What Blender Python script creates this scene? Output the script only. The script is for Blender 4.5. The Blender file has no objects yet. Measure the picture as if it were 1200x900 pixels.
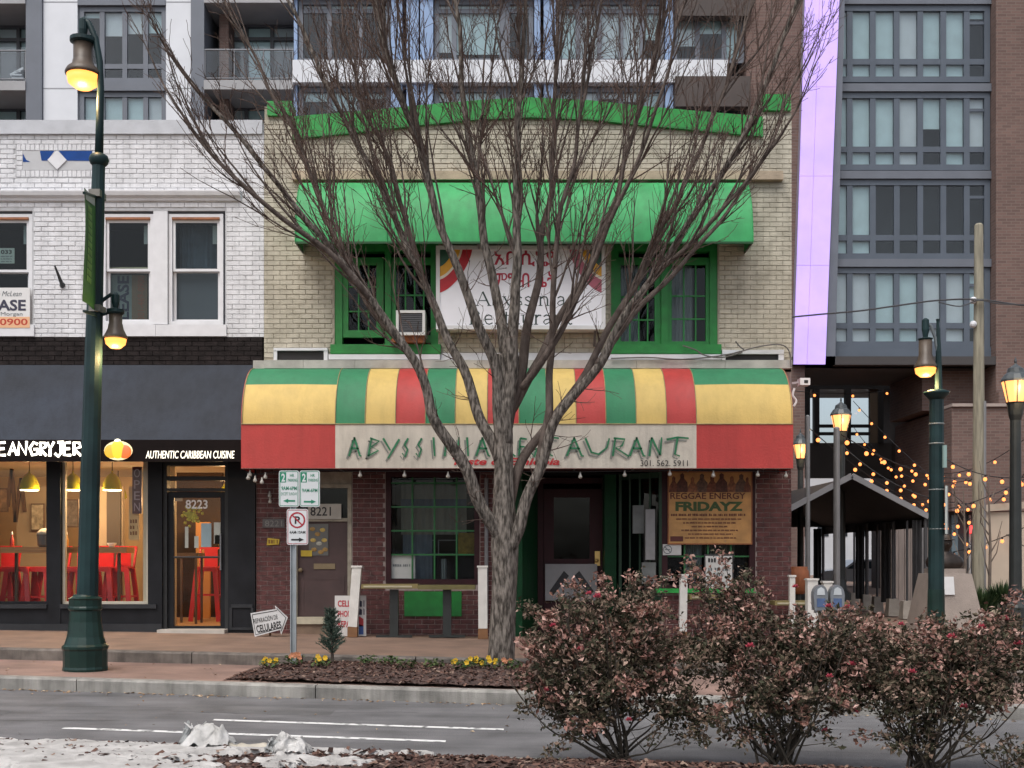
import bpy, math, random
from mathutils import Vector, Matrix, noise
random.seed(7)
SC = bpy.context.scene
COL = SC.collection
# ---------------------------------------------------------------- camera, sky, sun, exposure
F, CX, HY, CAMD, CAMZ = 1360.0, 600.0, 650.0, 20.0, 1.7      # focal length (px of a 1200 px wide photo), horizon row, metres to the shop fronts
cam = bpy.data.cameras.new('camera'); camo = bpy.data.objects.new('camera', cam); COL.objects.link(camo)
camo.location = (0, -CAMD, CAMZ); camo.rotation_euler = (math.radians(90), 0, 0)
cam.sensor_width = 36; cam.lens = 36 * F / 1200; cam.shift_y = 200 / 1200; cam.clip_start = 0.1; cam.clip_end = 3000
SC.camera = camo
world = bpy.data.worlds.new('World'); SC.world = world; world.use_nodes = True
wn = world.node_tree.nodes; wl = world.node_tree.links
SUN_EL, SUN_AZ = math.radians(60), math.radians(205)          # azimuth clockwise from +Y: behind the camera, a little left
sky = wn.new('ShaderNodeTexSky'); sky.sky_type = 'NISHITA'; sky.sun_disc = False
sky.sun_elevation = SUN_EL; sky.sun_rotation = SUN_AZ; sky.dust_density = 4.0; sky.air_density = 1.0; sky.ozone_density = 1.0
hs = wn.new('ShaderNodeHueSaturation'); hs.inputs['Saturation'].default_value = 0.48
wl.new(sky.outputs[0], hs.inputs['Color']); wl.new(hs.outputs[0], wn['Background'].inputs[0])
wn['Background'].inputs[1].default_value = 0.11
sun = bpy.data.lights.new('sun', 'SUN'); sun.energy = 0.9; sun.angle = math.radians(35); sun.color = (1, .96, .9)
suno = bpy.data.objects.new('sun', sun); COL.objects.link(suno)
sd = Vector((math.sin(SUN_AZ) * math.cos(SUN_EL), math.cos(SUN_AZ) * math.cos(SUN_EL), math.sin(SUN_EL)))
suno.rotation_euler = sd.to_track_quat('Z', 'Y').to_euler(); suno.location = sd * 60
SC.view_settings.view_transform = 'Standard'; SC.view_settings.look = 'None'; SC.view_settings.gamma = 1
SC.view_settings.use_curve_mapping = False
SC.view_settings.exposure = 0.82
SC.cycles.max_bounces = 5; SC.cycles.diffuse_bounces = 3; SC.cycles.glossy_bounces = 3; SC.cycles.transparent_max_bounces = 12; SC.cycles.caustics_reflective = False; SC.cycles.caustics_refractive = False
SC.cycles.sample_clamp_indirect = 4; SC.cycles.use_adaptive_sampling = True; SC.cycles.adaptive_threshold = .02

# ---------------------------------------------------------------- measuring helpers (survey from the photograph, in metres)
def PX(px, d=20.0): return (px - CX) * d / F
def PZ(py, d=20.0): return CAMZ + (HY - py) * d / F
def P(px, py, d=20.0): return Vector((PX(px, d), d - CAMD, PZ(py, d)))
def slope(x): return -0.013 * max(-14, min(14, x))            # the street falls gently to the right
Z_LOW, Z_UP = 0.15, 0.30
def g_low(x): return Z_LOW + slope(x)
def g_up(x): return Z_UP + slope(x)

# ---------------------------------------------------------------- materials
MATS = {}
def mat(name, col, rough=.7, var=.12, scale=4., bump=0., bscale=60., metal=0., col2=None, emit=None, estr=0., stretch=None, spec=.5, detail=6, trans=0., streak=0., pos=(.3, .7), sscale=2.2, bdist=.02, sdir=None):
    if name in MATS: return MATS[name]
    m = bpy.data.materials.new(name); m.use_nodes = True; MATS[name] = m
    nt = m.node_tree; n = nt.nodes; l = nt.links; b = n['Principled BSDF']
    b.inputs['Roughness'].default_value = rough; b.inputs['Metallic'].default_value = metal
    b.inputs['Specular IOR Level'].default_value = spec
    if emit:
        b.inputs['Emission Color'].default_value = (*emit, 1); b.inputs['Emission Strength'].default_value = estr
    if trans: b.inputs['Transmission Weight'].default_value = trans
    if var > 0 or col2:
        geo = n.new('ShaderNodeNewGeometry'); vec = geo.outputs['Position']
        if stretch:
            mp = n.new('ShaderNodeMapping'); mp.inputs['Scale'].default_value = stretch; l.new(vec, mp.inputs[0]); vec = mp.outputs[0]
        nz = n.new('ShaderNodeTexNoise'); nz.inputs['Scale'].default_value = scale; nz.inputs['Detail'].default_value = detail
        l.new(vec, nz.inputs['Vector'])
        cr = n.new('ShaderNodeValToRGB')
        c1 = [max(0, c * (1 - var)) for c in col]; c2 = col2 or [min(1, c * (1 + var)) for c in col]
        cr.color_ramp.elements[0].position = pos[0]; cr.color_ramp.elements[1].position = pos[1]
        cr.color_ramp.elements[0].color = (*c1, 1); cr.color_ramp.elements[1].color = (*c2, 1)
        l.new(nz.outputs[0], cr.inputs[0]); outc = cr.outputs[0]
        if streak:            # rain streaks and grime with a shape of their own
            mp2 = n.new('ShaderNodeMapping'); mp2.inputs['Scale'].default_value = sdir or (sscale * 3, sscale * 3, sscale * .3); l.new(geo.outputs['Position'], mp2.inputs[0])
            n3 = n.new('ShaderNodeTexNoise'); n3.inputs['Scale'].default_value = 1; n3.inputs['Detail'].default_value = 7; n3.inputs['Roughness'].default_value = .65; l.new(mp2.outputs[0], n3.inputs['Vector'])
            m3 = n.new('ShaderNodeMapRange'); m3.inputs[1].default_value = .42; m3.inputs[2].default_value = .68; m3.inputs[3].default_value = 1; m3.inputs[4].default_value = 1 - streak; l.new(n3.outputs[0], m3.inputs[0])
            mx = n.new('ShaderNodeMix'); mx.data_type = 'RGBA'; mx.blend_type = 'MULTIPLY'; mx.inputs[0].default_value = 1; l.new(outc, mx.inputs[6]); l.new(m3.outputs[0], mx.inputs[7]); outc = mx.outputs[2]
        l.new(outc, b.inputs['Base Color'])
        if rough > .3:
            mr = n.new('ShaderNodeMapRange'); mr.inputs[3].default_value = max(.05, rough - .1); mr.inputs[4].default_value = min(1, rough + .1)
            l.new(nz.outputs[0], mr.inputs[0]); l.new(mr.outputs[0], b.inputs['Roughness'])
        if bump:
            n2 = n.new('ShaderNodeTexNoise'); n2.inputs['Scale'].default_value = bscale; n2.inputs['Detail'].default_value = 5
            l.new(vec, n2.inputs['Vector'])
            bp = n.new('ShaderNodeBump'); bp.inputs['Strength'].default_value = bump; bp.inputs['Distance'].default_value = bdist
            l.new(n2.outputs[0], bp.inputs['Height']); l.new(bp.outputs[0], b.inputs['Normal'])
    else:
        b.inputs['Base Color'].default_value = (*col, 1)
    return m
def emis(name, col, s):
    return mat(name, (0.02, 0.02, 0.02), .5, 0, emit=col, estr=s)
def glass_mat(name, tint=(.8, .85, .85), refl=.45, rough=0.01, wavy=.08):
    if name in MATS: return MATS[name]
    m = bpy.data.materials.new(name); m.use_nodes = True; MATS[name] = m
    nt = m.node_tree; n = nt.nodes; l = nt.links
    for x in list(n):
        if x.type == 'BSDF_PRINCIPLED': n.remove(x)
    tr = n.new('ShaderNodeBsdfTransparent'); tr.inputs[0].default_value = (*tint, 1)
    gl = n.new('ShaderNodeBsdfGlossy'); gl.inputs['Roughness'].default_value = rough; gl.inputs[0].default_value = (1, 1, 1, 1)
    fr = n.new('ShaderNodeFresnel'); fr.inputs[0].default_value = 1.55
    geo = n.new('ShaderNodeNewGeometry'); nz = n.new('ShaderNodeTexNoise'); nz.inputs['Scale'].default_value = 1.3
    bp = n.new('ShaderNodeBump'); bp.inputs['Strength'].default_value = wavy; bp.inputs['Distance'].default_value = .05
    l.new(geo.outputs['Position'], nz.inputs['Vector']); l.new(nz.outputs[0], bp.inputs['Height']); l.new(bp.outputs[0], gl.inputs['Normal'])
    ml = n.new('ShaderNodeMath'); ml.operation = 'MULTIPLY'; ml.inputs[1].default_value = refl; l.new(fr.outputs[0], ml.inputs[0])
    mx = n.new('ShaderNodeMixShader'); l.new(ml.outputs[0], mx.inputs[0]); l.new(tr.outputs[0], mx.inputs[1]); l.new(gl.outputs[0], mx.inputs[2])
    l.new(mx.outputs[0], n['Material Output'].inputs[0])
    return m
def ramp_island(name, stops, rough=.8, transl=0.):
    """colour picked at random for each leaf / chip of the mesh"""
    if name in MATS: return MATS[name]
    m = bpy.data.materials.new(name); m.use_nodes = True; MATS[name] = m
    n = m.node_tree.nodes; l = m.node_tree.links; b = n['Principled BSDF']
    geo = n.new('ShaderNodeNewGeometry'); cr = n.new('ShaderNodeValToRGB'); cr.color_ramp.interpolation = 'LINEAR'
    els = cr.color_ramp.elements
    while len(els) < len(stops): els.new(.5)
    for e, (p, c) in zip(els, stops): e.position = p; e.color = (*c, 1)
    l.new(geo.outputs['Random Per Island'], cr.inputs[0]); l.new(cr.outputs[0], b.inputs['Base Color'])
    b.inputs['Roughness'].default_value = rough; b.inputs['Specular IOR Level'].default_value = .25
    return m
def brick_tex(name, c1, c2, cm, sx, sy):
    """brickwork too far away to tell the bricks apart"""
    m = bpy.data.materials.new(name); m.use_nodes = True; MATS[name] = m
    n = m.node_tree.nodes; l = m.node_tree.links; b = n['Principled BSDF']
    geo = n.new('ShaderNodeNewGeometry'); sp = n.new('ShaderNodeSeparateXYZ'); cb = n.new('ShaderNodeCombineXYZ')
    ad = n.new('ShaderNodeMath'); ad.operation = 'ADD'
    l.new(geo.outputs['Position'], sp.inputs[0]); l.new(sp.outputs[0], ad.inputs[0]); l.new(sp.outputs[1], ad.inputs[1])
    l.new(ad.outputs[0], cb.inputs[0]); l.new(sp.outputs[2], cb.inputs[1])
    bt = n.new('ShaderNodeTexBrick'); bt.inputs['Scale'].default_value = 1; bt.inputs['Brick Width'].default_value = sx; bt.inputs['Row Height'].default_value = sy
    bt.inputs['Mortar Size'].default_value = .012; bt.inputs['Color1'].default_value = (*c1, 1); bt.inputs['Color2'].default_value = (*c2, 1); bt.inputs['Mortar'].default_value = (*cm, 1)
    l.new(cb.outputs[0], bt.inputs['Vector'])
    nz = n.new('ShaderNodeTexNoise'); nz.inputs['Scale'].default_value = .8; nz.inputs['Detail'].default_value = 8; l.new(geo.outputs['Position'], nz.inputs['Vector'])
    mr = n.new('ShaderNodeMapRange'); mr.inputs[3].default_value = .75; mr.inputs[4].default_value = 1.25; l.new(nz.outputs[0], mr.inputs[0])
    mx = n.new('ShaderNodeMix'); mx.data_type = 'RGBA'; mx.blend_type = 'MULTIPLY'; mx.inputs[0].default_value = 1
    l.new(bt.outputs[0], mx.inputs[6]); l.new(mr.outputs[0], mx.inputs[7]); l.new(mx.outputs[2], b.inputs['Base Color']); b.inputs['Roughness'].default_value = .85
    return m

# ---------------------------------------------------------------- mesh builder
ORG = {}
class MB:
    def __init__(s): s.v = []; s.f = []; s.smooth = False
    def face(s, pts):
        i = len(s.v); s.v += [tuple(p) for p in pts]; s.f.append(tuple(range(i, i + len(pts)))); return s
    def box(s, x0, x1, y0, y1, z0, z1):
        i = len(s.v)
        s.v += [(x0, y0, z0), (x1, y0, z0), (x1, y1, z0), (x0, y1, z0), (x0, y0, z1), (x1, y0, z1), (x1, y1, z1), (x0, y1, z1)]
        for q in ((0, 3, 2, 1), (4, 5, 6, 7), (0, 1, 5, 4), (1, 2, 6, 5), (2, 3, 7, 6), (3, 0, 4, 7)): s.f.append(tuple(i + k for k in q))
        return s
    def bbox(s, x0, x1, y0, y1, z0, z1, b=.01):
        """box whose front (y0) edges are chamfered"""
        i = len(s.v)
        s.v += [(x0, y1, z0), (x1, y1, z0), (x1, y1, z1), (x0, y1, z1), (x0, y0 + b, z0), (x1, y0 + b, z0), (x1, y0 + b, z1), (x0, y0 + b, z1),
                (x0 + b, y0, z0 + b), (x1 - b, y0, z0 + b), (x1 - b, y0, z1 - b), (x0 + b, y0, z1 - b)]
        for q in ((3, 2, 1, 0), (0, 1, 5, 4), (1, 2, 6, 5), (2, 3, 7, 6), (3, 0, 4, 7), (4, 5, 9, 8), (5, 6, 10, 9), (6, 7, 11, 10), (7, 4, 8, 11), (8, 9, 10, 11)): s.f.append(tuple(i + k for k in q))
        return s
    def beam(s, a, b, w, h=None, up=(0, 0, 1)):
        a = Vector(a); b = Vector(b); h = h or w; t = (b - a).normalized(); u = Vector(up)
        if abs(t.dot(u)) > .95: u = Vector((0, 1, 0))
        r = t.cross(u).normalized() * w / 2; q = r.cross(t).normalized() * h / 2; i = len(s.v)
        for c in (a, b):
            s.v += [tuple(c - r - q), tuple(c + r - q), tuple(c + r + q), tuple(c - r + q)]
        for k in range(4): s.f.append((i + k, i + (k + 1) % 4, i + 4 + (k + 1) % 4, i + 4 + k))
        s.f += [(i + 3, i + 2, i + 1, i), (i + 4, i + 5, i + 6, i + 7)]
        return s
    def prism(s, poly, axis, a, b):
        """polygon (list of 2D points) extruded along axis from a to b"""
        def mk(p, t): return {'x': (t, p[0], p[1]), 'y': (p[0], t, p[1]), 'z': (p[0], p[1], t)}[axis]
        i = len(s.v); n = len(poly)
        s.v += [mk(p, a) for p in poly] + [mk(p, b) for p in poly]
        s.f += [tuple(range(i, i + n)), tuple(range(i + 2 * n - 1, i + n - 1, -1))]
        for k in range(n): s.f.append((i + k, i + n + k, i + n + (k + 1) % n, i + (k + 1) % n))
        return s
    def tube(s, pts, rad, n=8, cap=True):
        pts = [Vector(p) for p in pts]; m = len(pts)
        if not hasattr(rad, '__len__'): rad = [rad] * m
        t = (pts[1] - pts[0]).normalized(); u = Vector((0, 0, 1)) if abs(t.z) < .9 else Vector((1, 0, 0))
        u = (u - t * u.dot(t)).normalized(); i = len(s.v)
        for k in range(m):
            t = (pts[min(k + 1, m - 1)] - pts[max(k - 1, 0)]).normalized()
            u = (u - t * u.dot(t)).normalized(); w = t.cross(u)
            for j in range(n):
                a = 2 * math.pi * j / n; s.v.append(tuple(pts[k] + (u * math.cos(a) + w * math.sin(a)) * rad[k]))
        for k in range(m - 1):
            for j in range(n): s.f.append((i + k * n + j, i + k * n + (j + 1) % n, i + (k + 1) * n + (j + 1) % n, i + (k + 1) * n + j))
        if cap: s.f += [tuple(i + j for j in range(n - 1, -1, -1)), tuple(i + (m - 1) * n + j for j in range(n))]
        return s
    def lathe(s, prof, c, n=20, flute=0.):
        """prof: (radius, height) from bottom to top, about vertical axis through c"""
        i = len(s.v); m = len(prof)
        for r, z in prof:
            for j in range(n):
                a = 2 * math.pi * j / n; rr = r * (1 - (flute if j % 2 else 0)); s.v.append((c[0] + rr * math.cos(a), c[1] + rr * math.sin(a), c[2] + z))
        for k in range(m - 1):
            for j in range(n): s.f.append((i + k * n + j, i + k * n + (j + 1) % n, i + (k + 1) * n + (j + 1) % n, i + (k + 1) * n + j))
        s.f += [tuple(i + j for j in range(n - 1, -1, -1)), tuple(i + (m - 1) * n + j for j in range(n))]
        return s
    def ball(s, c, r, n=10, m=6, sq=(1, 1, 1)):
        i = len(s.v); c = Vector(c)
        for k in range(1, m):
            th = math.pi * k / m
            for j in range(n):
                a = 2 * math.pi * j / n; s.v.append((c.x + r * sq[0] * math.sin(th) * math.cos(a), c.y + r * sq[1] * math.sin(th) * math.sin(a), c.z + r * sq[2] * math.cos(th)))
        top = len(s.v); s.v += [(c.x, c.y, c.z + r * sq[2]), (c.x, c.y, c.z - r * sq[2])]
        for k in range(m - 2):
            for j in range(n): s.f.append((i + k * n + j, i + (k + 1) * n + j, i + (k + 1) * n + (j + 1) % n, i + k * n + (j + 1) % n))
        for j in range(n):
            s.f.append((top, i + j, i + (j + 1) % n)); s.f.append((top + 1, i + (m - 2) * n + (j + 1) % n, i + (m - 2) * n + j))
        return s
    def rot(s, M, start=0):
        for k in range(start, len(s.v)): s.v[k] = tuple(M @ Vector(s.v[k]))
        return s
    def build(s, name, m, parent=None, smooth=False, kind=None, label=None):
        me = bpy.data.meshes.new(name); org = ORG[parent.name] if parent else Vector((0, 0, 0))
        me.from_pydata([(v[0] - org.x, v[1] - org.y, v[2] - org.z) for v in s.v], [], s.f)
        if m: me.materials.append(m)
        if smooth: me.polygons.foreach_set('use_smooth', [True] * len(me.polygons))
        me.update()
        o = bpy.data.objects.new(name, me); COL.objects.link(o)
        if parent: o.parent = parent
        ORG[o.name] = org.copy()
        if kind: o['kind'] = kind
        if label: o['label'] = label
        return o
def thing(name, label, cat, loc=(0, 0, 0), group=None):
    o = bpy.data.objects.new(name, None); o.empty_display_size = .2; COL.objects.link(o); o.location = loc
    o['label'] = label; o['category'] = cat
    if group: o['group'] = group
    ORG[o.name] = Vector(loc); return o
def tag(o, label, cat, group=None):
    o['label'] = label; o['category'] = cat
    if group: o['group'] = group
    return o
def struct(o): o['kind'] = 'structure'; return o
def rect_holes(mb, x0, x1, z0, z1, y0, y1, holes):
    """a wall slab with rectangular openings, one box per cell"""
    xs = sorted({x0, x1, *[min(max(h[k], x0), x1) for h in holes for k in (0, 1)]}); zs = sorted({z0, z1, *[min(max(h[k], z0), z1) for h in holes for k in (2, 3)]})
    for a, b in zip(xs, xs[1:]):
        run = None
        for c, d in zip(zs, zs[1:]):
            cx, cz = (a + b) / 2, (c + d) / 2
            if any(h[0] < cx < h[1] and h[2] < cz < h[3] for h in holes):
                if run: mb.box(a, b, y0, y1, run[0], run[1]); run = None
            else: run = [run[0] if run else c, d]
        if run: mb.box(a, b, y0, y1, run[0], run[1])
    return mb
def frame(mb, x0, x1, z0, z1, y0, y1, w):
    mb.box(x0, x0 + w, y0, y1, z0, z1); mb.box(x1 - w, x1, y0, y1, z0, z1)
    mb.box(x0 + w, x1 - w, y0 + .002, y1, z1 - w, z1); mb.box(x0 + w, x1 - w, y0 + .002, y1, z0, z0 + w); return mb
BRICKME = {}
def bricks(parent, rects, m, y, key, holes=(), proud=.012, bl=.225, ch=.084, joint=.011, limit=300, top=None, seed=1):
    """running-bond bricks on a wall face at depth y (facing the camera); the `limit` first by key are objects, the rest one joined part"""
    rnd = random.Random(seed); out = []
    for (x0, x1, z0, z1) in rects:
        r0 = int(math.floor(z0 / ch))
        for r in range(r0, int(z1 / ch) + 2):
            za, zb = r * ch + joint / 2, (r + 1) * ch - joint / 2
            if za < z0 - .002: za = z0
            if zb > z1: zb = z1
            if zb - za < .025: continue
            off = (r % 2) * bl / 2
            for c in range(int((x0 - off) / bl) - 1, int((x1 - off) / bl) + 2):
                a = c * bl + off + joint / 2; b = a + bl - joint
                segs = [(max(a, x0), min(b, x1))]
                for h in holes:
                    if h[2] < (za + zb) / 2 < h[3]:
                        ns = []
                        for (p, q) in segs:
                            if q <= h[0] or p >= h[1]: ns.append((p, q)); continue
                            if p < h[0]: ns.append((p, h[0] - .004))
                            if q > h[1]: ns.append((h[1] + .004, q))
                        segs = ns
                for p, q in segs:
                    if q - p < .03: continue
                    if top and zb > top((p + q) / 2) : continue
                    out.append((p, q, za, zb, rnd.uniform(-.0035, .0035)))
    out.sort(key=lambda b: key((b[0] + b[1]) / 2, (b[2] + b[3]) / 2))
    kk = m.name
    if kk not in BRICKME:
        q = MB().bbox(-.5, .5, 0, 1, -.5, .5, .5 * .06); me = bpy.data.meshes.new('brick'); me.from_pydata(q.v, [], q.f); me.materials.append(m); BRICKME[kk] = me
    org = ORG[parent.name]
    for (p, q, a, b, dy) in out[:limit]:
        o = bpy.data.objects.new('brick', BRICKME[kk]); COL.objects.link(o); o.parent = parent
        o.location = ((p + q) / 2 - org.x, y - proud - dy - org.y, (a + b) / 2 - org.z); o.scale = (q - p, proud + dy + .004, b - a)
    rest = out[limit:]
    if rest:
        mb = MB()
        for (p, q, a, b, dy) in rest: mb.bbox(p, q, y - proud - dy, y + .004, a, b, .006)
        mb.build('brickwork', m, parent, kind='stuff')
def text(parent, s, x0, x1, z0, z1, y, m, name='lettering', shear=0., bold=0., rotm=None, ext=.002, flip=False):
    """lettering fitted into a box on a plane facing the camera (or turned by rotm)"""
    cu = bpy.data.curves.new('t', 'FONT'); cu.body = s; cu.shear = shear; cu.offset = bold; cu.extrude = 0; cu.resolution_u = 3
    to = bpy.data.objects.new('t', cu); COL.objects.link(to)
    dg = bpy.context.evaluated_depsgraph_get(); me = bpy.data.meshes.new_from_object(to.evaluated_get(dg))
    bpy.data.objects.remove(to); bpy.data.curves.remove(cu)
    if len(me.vertices) == 0: return None
    xs = [v.co.x for v in me.vertices]; ys = [v.co.y for v in me.vertices]
    ax, bx, ay, by = min(xs), max(xs), min(ys), max(ys)
    org = ORG[parent.name] if parent else Vector((0, 0, 0))
    for v in me.vertices:
        X = x0 + (v.co.x - ax) / max(bx - ax, 1e-6) * (x1 - x0); Z = z0 + (v.co.y - ay) / max(by - ay, 1e-6) * (z1 - z0)
        w = Vector((X, y, Z))
        if rotm: w = rotm @ w
        v.co = w - org
    me.materials.clear(); me.materials.append(m); me.update()
    me.name = name
    o = bpy.data.objects.new(name, me); COL.objects.link(o); o.parent = parent; ORG[o.name] = org.copy()
    return o
def ribbon(mb, pts, w, y, w2=None):
    """flat painted stroke in the XZ plane at depth y"""
    pts = [Vector((p[0], 0, p[1])) for p in pts]; n = len(pts); L = []; R = []
    for k in range(n):
        t = (pts[min(k + 1, n - 1)] - pts[max(k - 1, 0)]).normalized(); nn = Vector((-t.z, 0, t.x)); ww = (w if not w2 else w + (w2 - w) * k / (n - 1)) / 2
        L.append(pts[k] + nn * ww); R.append(pts[k] - nn * ww)
    i = len(mb.v)
    for a, b in zip(L, R): mb.v += [(a.x, y, a.z), (b.x, y, b.z)]
    for k in range(n - 1): mb.f.append((i + 2 * k, i + 2 * k + 1, i + 2 * k + 3, i + 2 * k + 2))
    return mb
def point_light(name, loc, e, col=(1, .72, .38), r=.05):
    li = bpy.data.lights.new(name, 'POINT'); li.energy = e; li.color = col; li.shadow_soft_size = r
    o = bpy.data.objects.new(name, li); COL.objects.link(o); o.location = loc; return o

def scribble(parent, x0, x1, z0, z1, y, m, seed=0):
    """print too small to read in the photograph: a row of word-length marks"""
    r = random.Random(seed); mb = MB(); x = x0
    while x < x1 - .005:
        w = min(r.uniform(.6, 2.2) * (z1 - z0) * 1.6, x1 - x); q = x
        while q < x + w - .002:
            e = min(q + (z1 - z0) * .45, x + w); mb.face([(q, y, z0), (e, y, z0), (e, y, z1 - r.random() * .3 * (z1 - z0)), (q, y, z1)]); q = e + (z1 - z0) * .22
        x += w + (z1 - z0) * .6
    return mb.build('small_print', m, parent, kind='stuff')
# ================================================================ SETTING: ground, road, kerbs, pavements, median
def strip(y0, y1, zf, xs, drop=None):
    mb = MB()
    for a, b in zip(xs, xs[1:]):
        mb.face([(a, y0(a), zf(a)), (b, y0(b), zf(b)), (b, y1(b), zf(b)), (a, y1(a), zf(a))])
    return mb
XS = [-60, -14, -10, -6, -3, 0, 3, 6, 10, 14, 60]
kerbY = lambda x: -6.85 - .135 * max(-30, min(30, x)); stepY = lambda x: -4.5 - .1 * max(-30, min(30, x)); medY = lambda x: -11.0 - .1 * max(-30, min(30, x))
asph = mat('asphalt', (.155, .153, .158), .85, .25, 1.6, .6, 90, streak=.3, sdir=(.16, 2.2, 1), detail=12, spec=.3)
struct(strip(lambda x: -500, lambda x: 500, lambda x: slope(x) - .03, [-600, -14, 14, 600]).build('ground', mat('far_ground', (.14, .13, .125), .9, .2, .5)))
struct(strip(lambda x: -20.2 - .1 * x, lambda x: kerbY(x) + .05, slope, XS).build('road', asph))
paint = mat('road_paint', (.16, .16, .16), .8, 0, 11, detail=12, col2=(.70, .70, .69), pos=(.36, .46))
for a, b, c in ((-3.0, -.08, 11.25), (-4.25, -.6, 10.42), (-8.0, -5.4, 10.42)):
    mk = MB(); n = 8
    for k in range(n):
        p, q = a + (b - a) * k / n, a + (b - a) * (k + 1) / n
        f = lambda x, w: (x, c - 20 - .135 * x + w, slope(x) + .004)
        mk.face([f(p, -.05), f(q, -.05), f(q, .05), f(p, .05)])
    struct(mk.build('lane_marking', paint))
# tar-sealed cracks in the asphalt
crk = MB(); tar = mat('tar_crack', (.03, .03, .032), .7, 0)
for (x0, y0, L, ang) in ((-6.5, -8.6, 2.6, .12), (2.2, -8.2, 1.6, -.2), (-2.2, -7.7, 1.2, .05), (4.6, -8.9, 1.5, .3)):
    pts = []; y = y0
    for k in range(18):
        t = k / 17; y += random.uniform(-.03, .03); pts.append((x0 + L * t, y + ang * L * t))
    for (p, q) in zip(pts, pts[1:]):
        crk.face([(p[0], p[1] - .006, slope(p[0]) + .003), (q[0], q[1] - .006, slope(q[0]) + .003), (q[0], q[1] + .006, slope(q[0]) + .003), (p[0], p[1] + .006, slope(p[0]) + .003)])
struct(crk.build('road_cracks', tar))
for (xa_, xb_, ya_, yb_, m_) in ((-9.5, -5.2, -8.3, -7.3, (.115, .114, .118)), (1.4, 5.6, -9.6, -8.5, (.125, .123, .126)), (-3.6, -1.9, -7.75, -7.2, (.128, .126, .128))):
    pm_ = MB(); rr_ = random.Random(int(xa_ * 7)); k_ = 14; ring = []
    for k in range(k_ + 1): ring.append((xa_ + (xb_ - xa_) * k / k_, ya_ - .135 * (xa_ + (xb_ - xa_) * k / k_) * .0 + rr_.uniform(-.02, .02)))
    for k in range(k_ + 1): ring.append((xb_ - (xb_ - xa_) * k / k_, yb_ + rr_.uniform(-.02, .02)))
    ring = [(a, b - .135 * (a - xa_)) for a, b in ring]
    for k in range(k_): a, b, c, d = ring[k], ring[k + 1], ring[2 * k_ - k], ring[2 * k_ + 1 - k]; pm_.face([(*p, slope(p[0]) + .0022) for p in (a, b, c, d)])
    struct(pm_.build('road_patch', mat('asphalt_patch_%d' % int(xa_ * 10), m_, .85, .25, 2, .5, 90, detail=12, spec=.3)))
kerb_m = mat('kerb_concrete', (.27, .26, .24), .85, .35, 3, .4, 80, detail=9, streak=.4)
kroot = struct(strip(lambda x: kerbY(x) + .16, lambda x: kerbY(x) + .2, lambda x: g_low(x) - .012, XS).build('kerb', kerb_m))
def kerb_stones(parent, yf, x0, x1, L, w, zt, zb, m, j=.012, name='kerb_stone'):
    x = x0
    while x < x1:
        a, b = x + j / 2, x + L - j / 2; mb = MB(); ch = .022
        rings = []
        for q in (a, b):
            y = yf(q); rings.append([(q, y, zb(q)), (q, y, zt(q) - ch), (q, y + ch, zt(q)), (q, y + w, zt(q)), (q, y + w, zb(q))])
        i = 0; mb.v = rings[0] + rings[1]
        for k in range(5): mb.f.append((k, (k + 1) % 5, 5 + (k + 1) % 5, 5 + k))
        mb.f += [(4, 3, 2, 1, 0), (5, 6, 7, 8, 9)]
        mb.build(name, m, parent); x += L
kerb_stones(kroot, kerbY, -11.04, 12.5, 2.92, .19, lambda x: g_low(x), lambda x: slope(x) - .05, kerb_m)
low_m = mat('pink_pavers', (.255, .165, .135), .85, .25, 1.4, .5, 55, detail=12, streak=.28, sdir=(.9, 1.8, 1))
struct(strip(lambda x: kerbY(x) + .18, lambda x: stepY(x) + .1, lambda x: g_low(x) - .006, XS).build('lower_pavement', low_m))
sroot = struct(strip(lambda x: stepY(x) + .16, lambda x: stepY(x) + .22, lambda x: g_up(x) - .014, XS).build('step', kerb_m))
step_m = mat('step_concrete', (.15, .13, .115), .9, .4, 5, .5, 70, detail=9, streak=.4)
kerb_stones(sroot, stepY, -10.6, 12, 1.55, .2, lambda x: g_up(x), lambda x: g_low(x) - .05, step_m, .014, 'step_stone')
up_m = mat('tan_pavers', (.20, .13, .095), .85, .22, 2.0, .5, 50, detail=9)
struct(strip(lambda x: stepY(x) + .19, lambda x: 70, lambda x: g_up(x) - .008, XS).build('upper_pavement', up_m))
# right of the tree the pavement drops to one level: paver joints on the upper pavement
jm = mat('paver_joint', (.13, .09, .07), .9, 0)
jo = MB()
for k in range(26):
    x = -10.2 + k * .8
    jo.face([(x, stepY(x) + .2, g_up(x) - .0045), (x + .012, stepY(x) + .2, g_up(x) - .0045), (x + .012, -.3, g_up(x) - .0045), (x, -.3, g_up(x) - .0045)])
for k in range(5):
    for a, b in zip(XS[1:-1], XS[2:-1]):
        f = lambda x: stepY(x) + .9 + .8 * k
        if max(f(a), f(b)) < -.35: jo.face([(a, f(a), g_up(a) - .0042), (b, f(b), g_up(b) - .0042), (b, f(b) + .012, g_up(b) - .0042), (a, f(a) + .012, g_up(a) - .0042)])
jo = None
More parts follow.
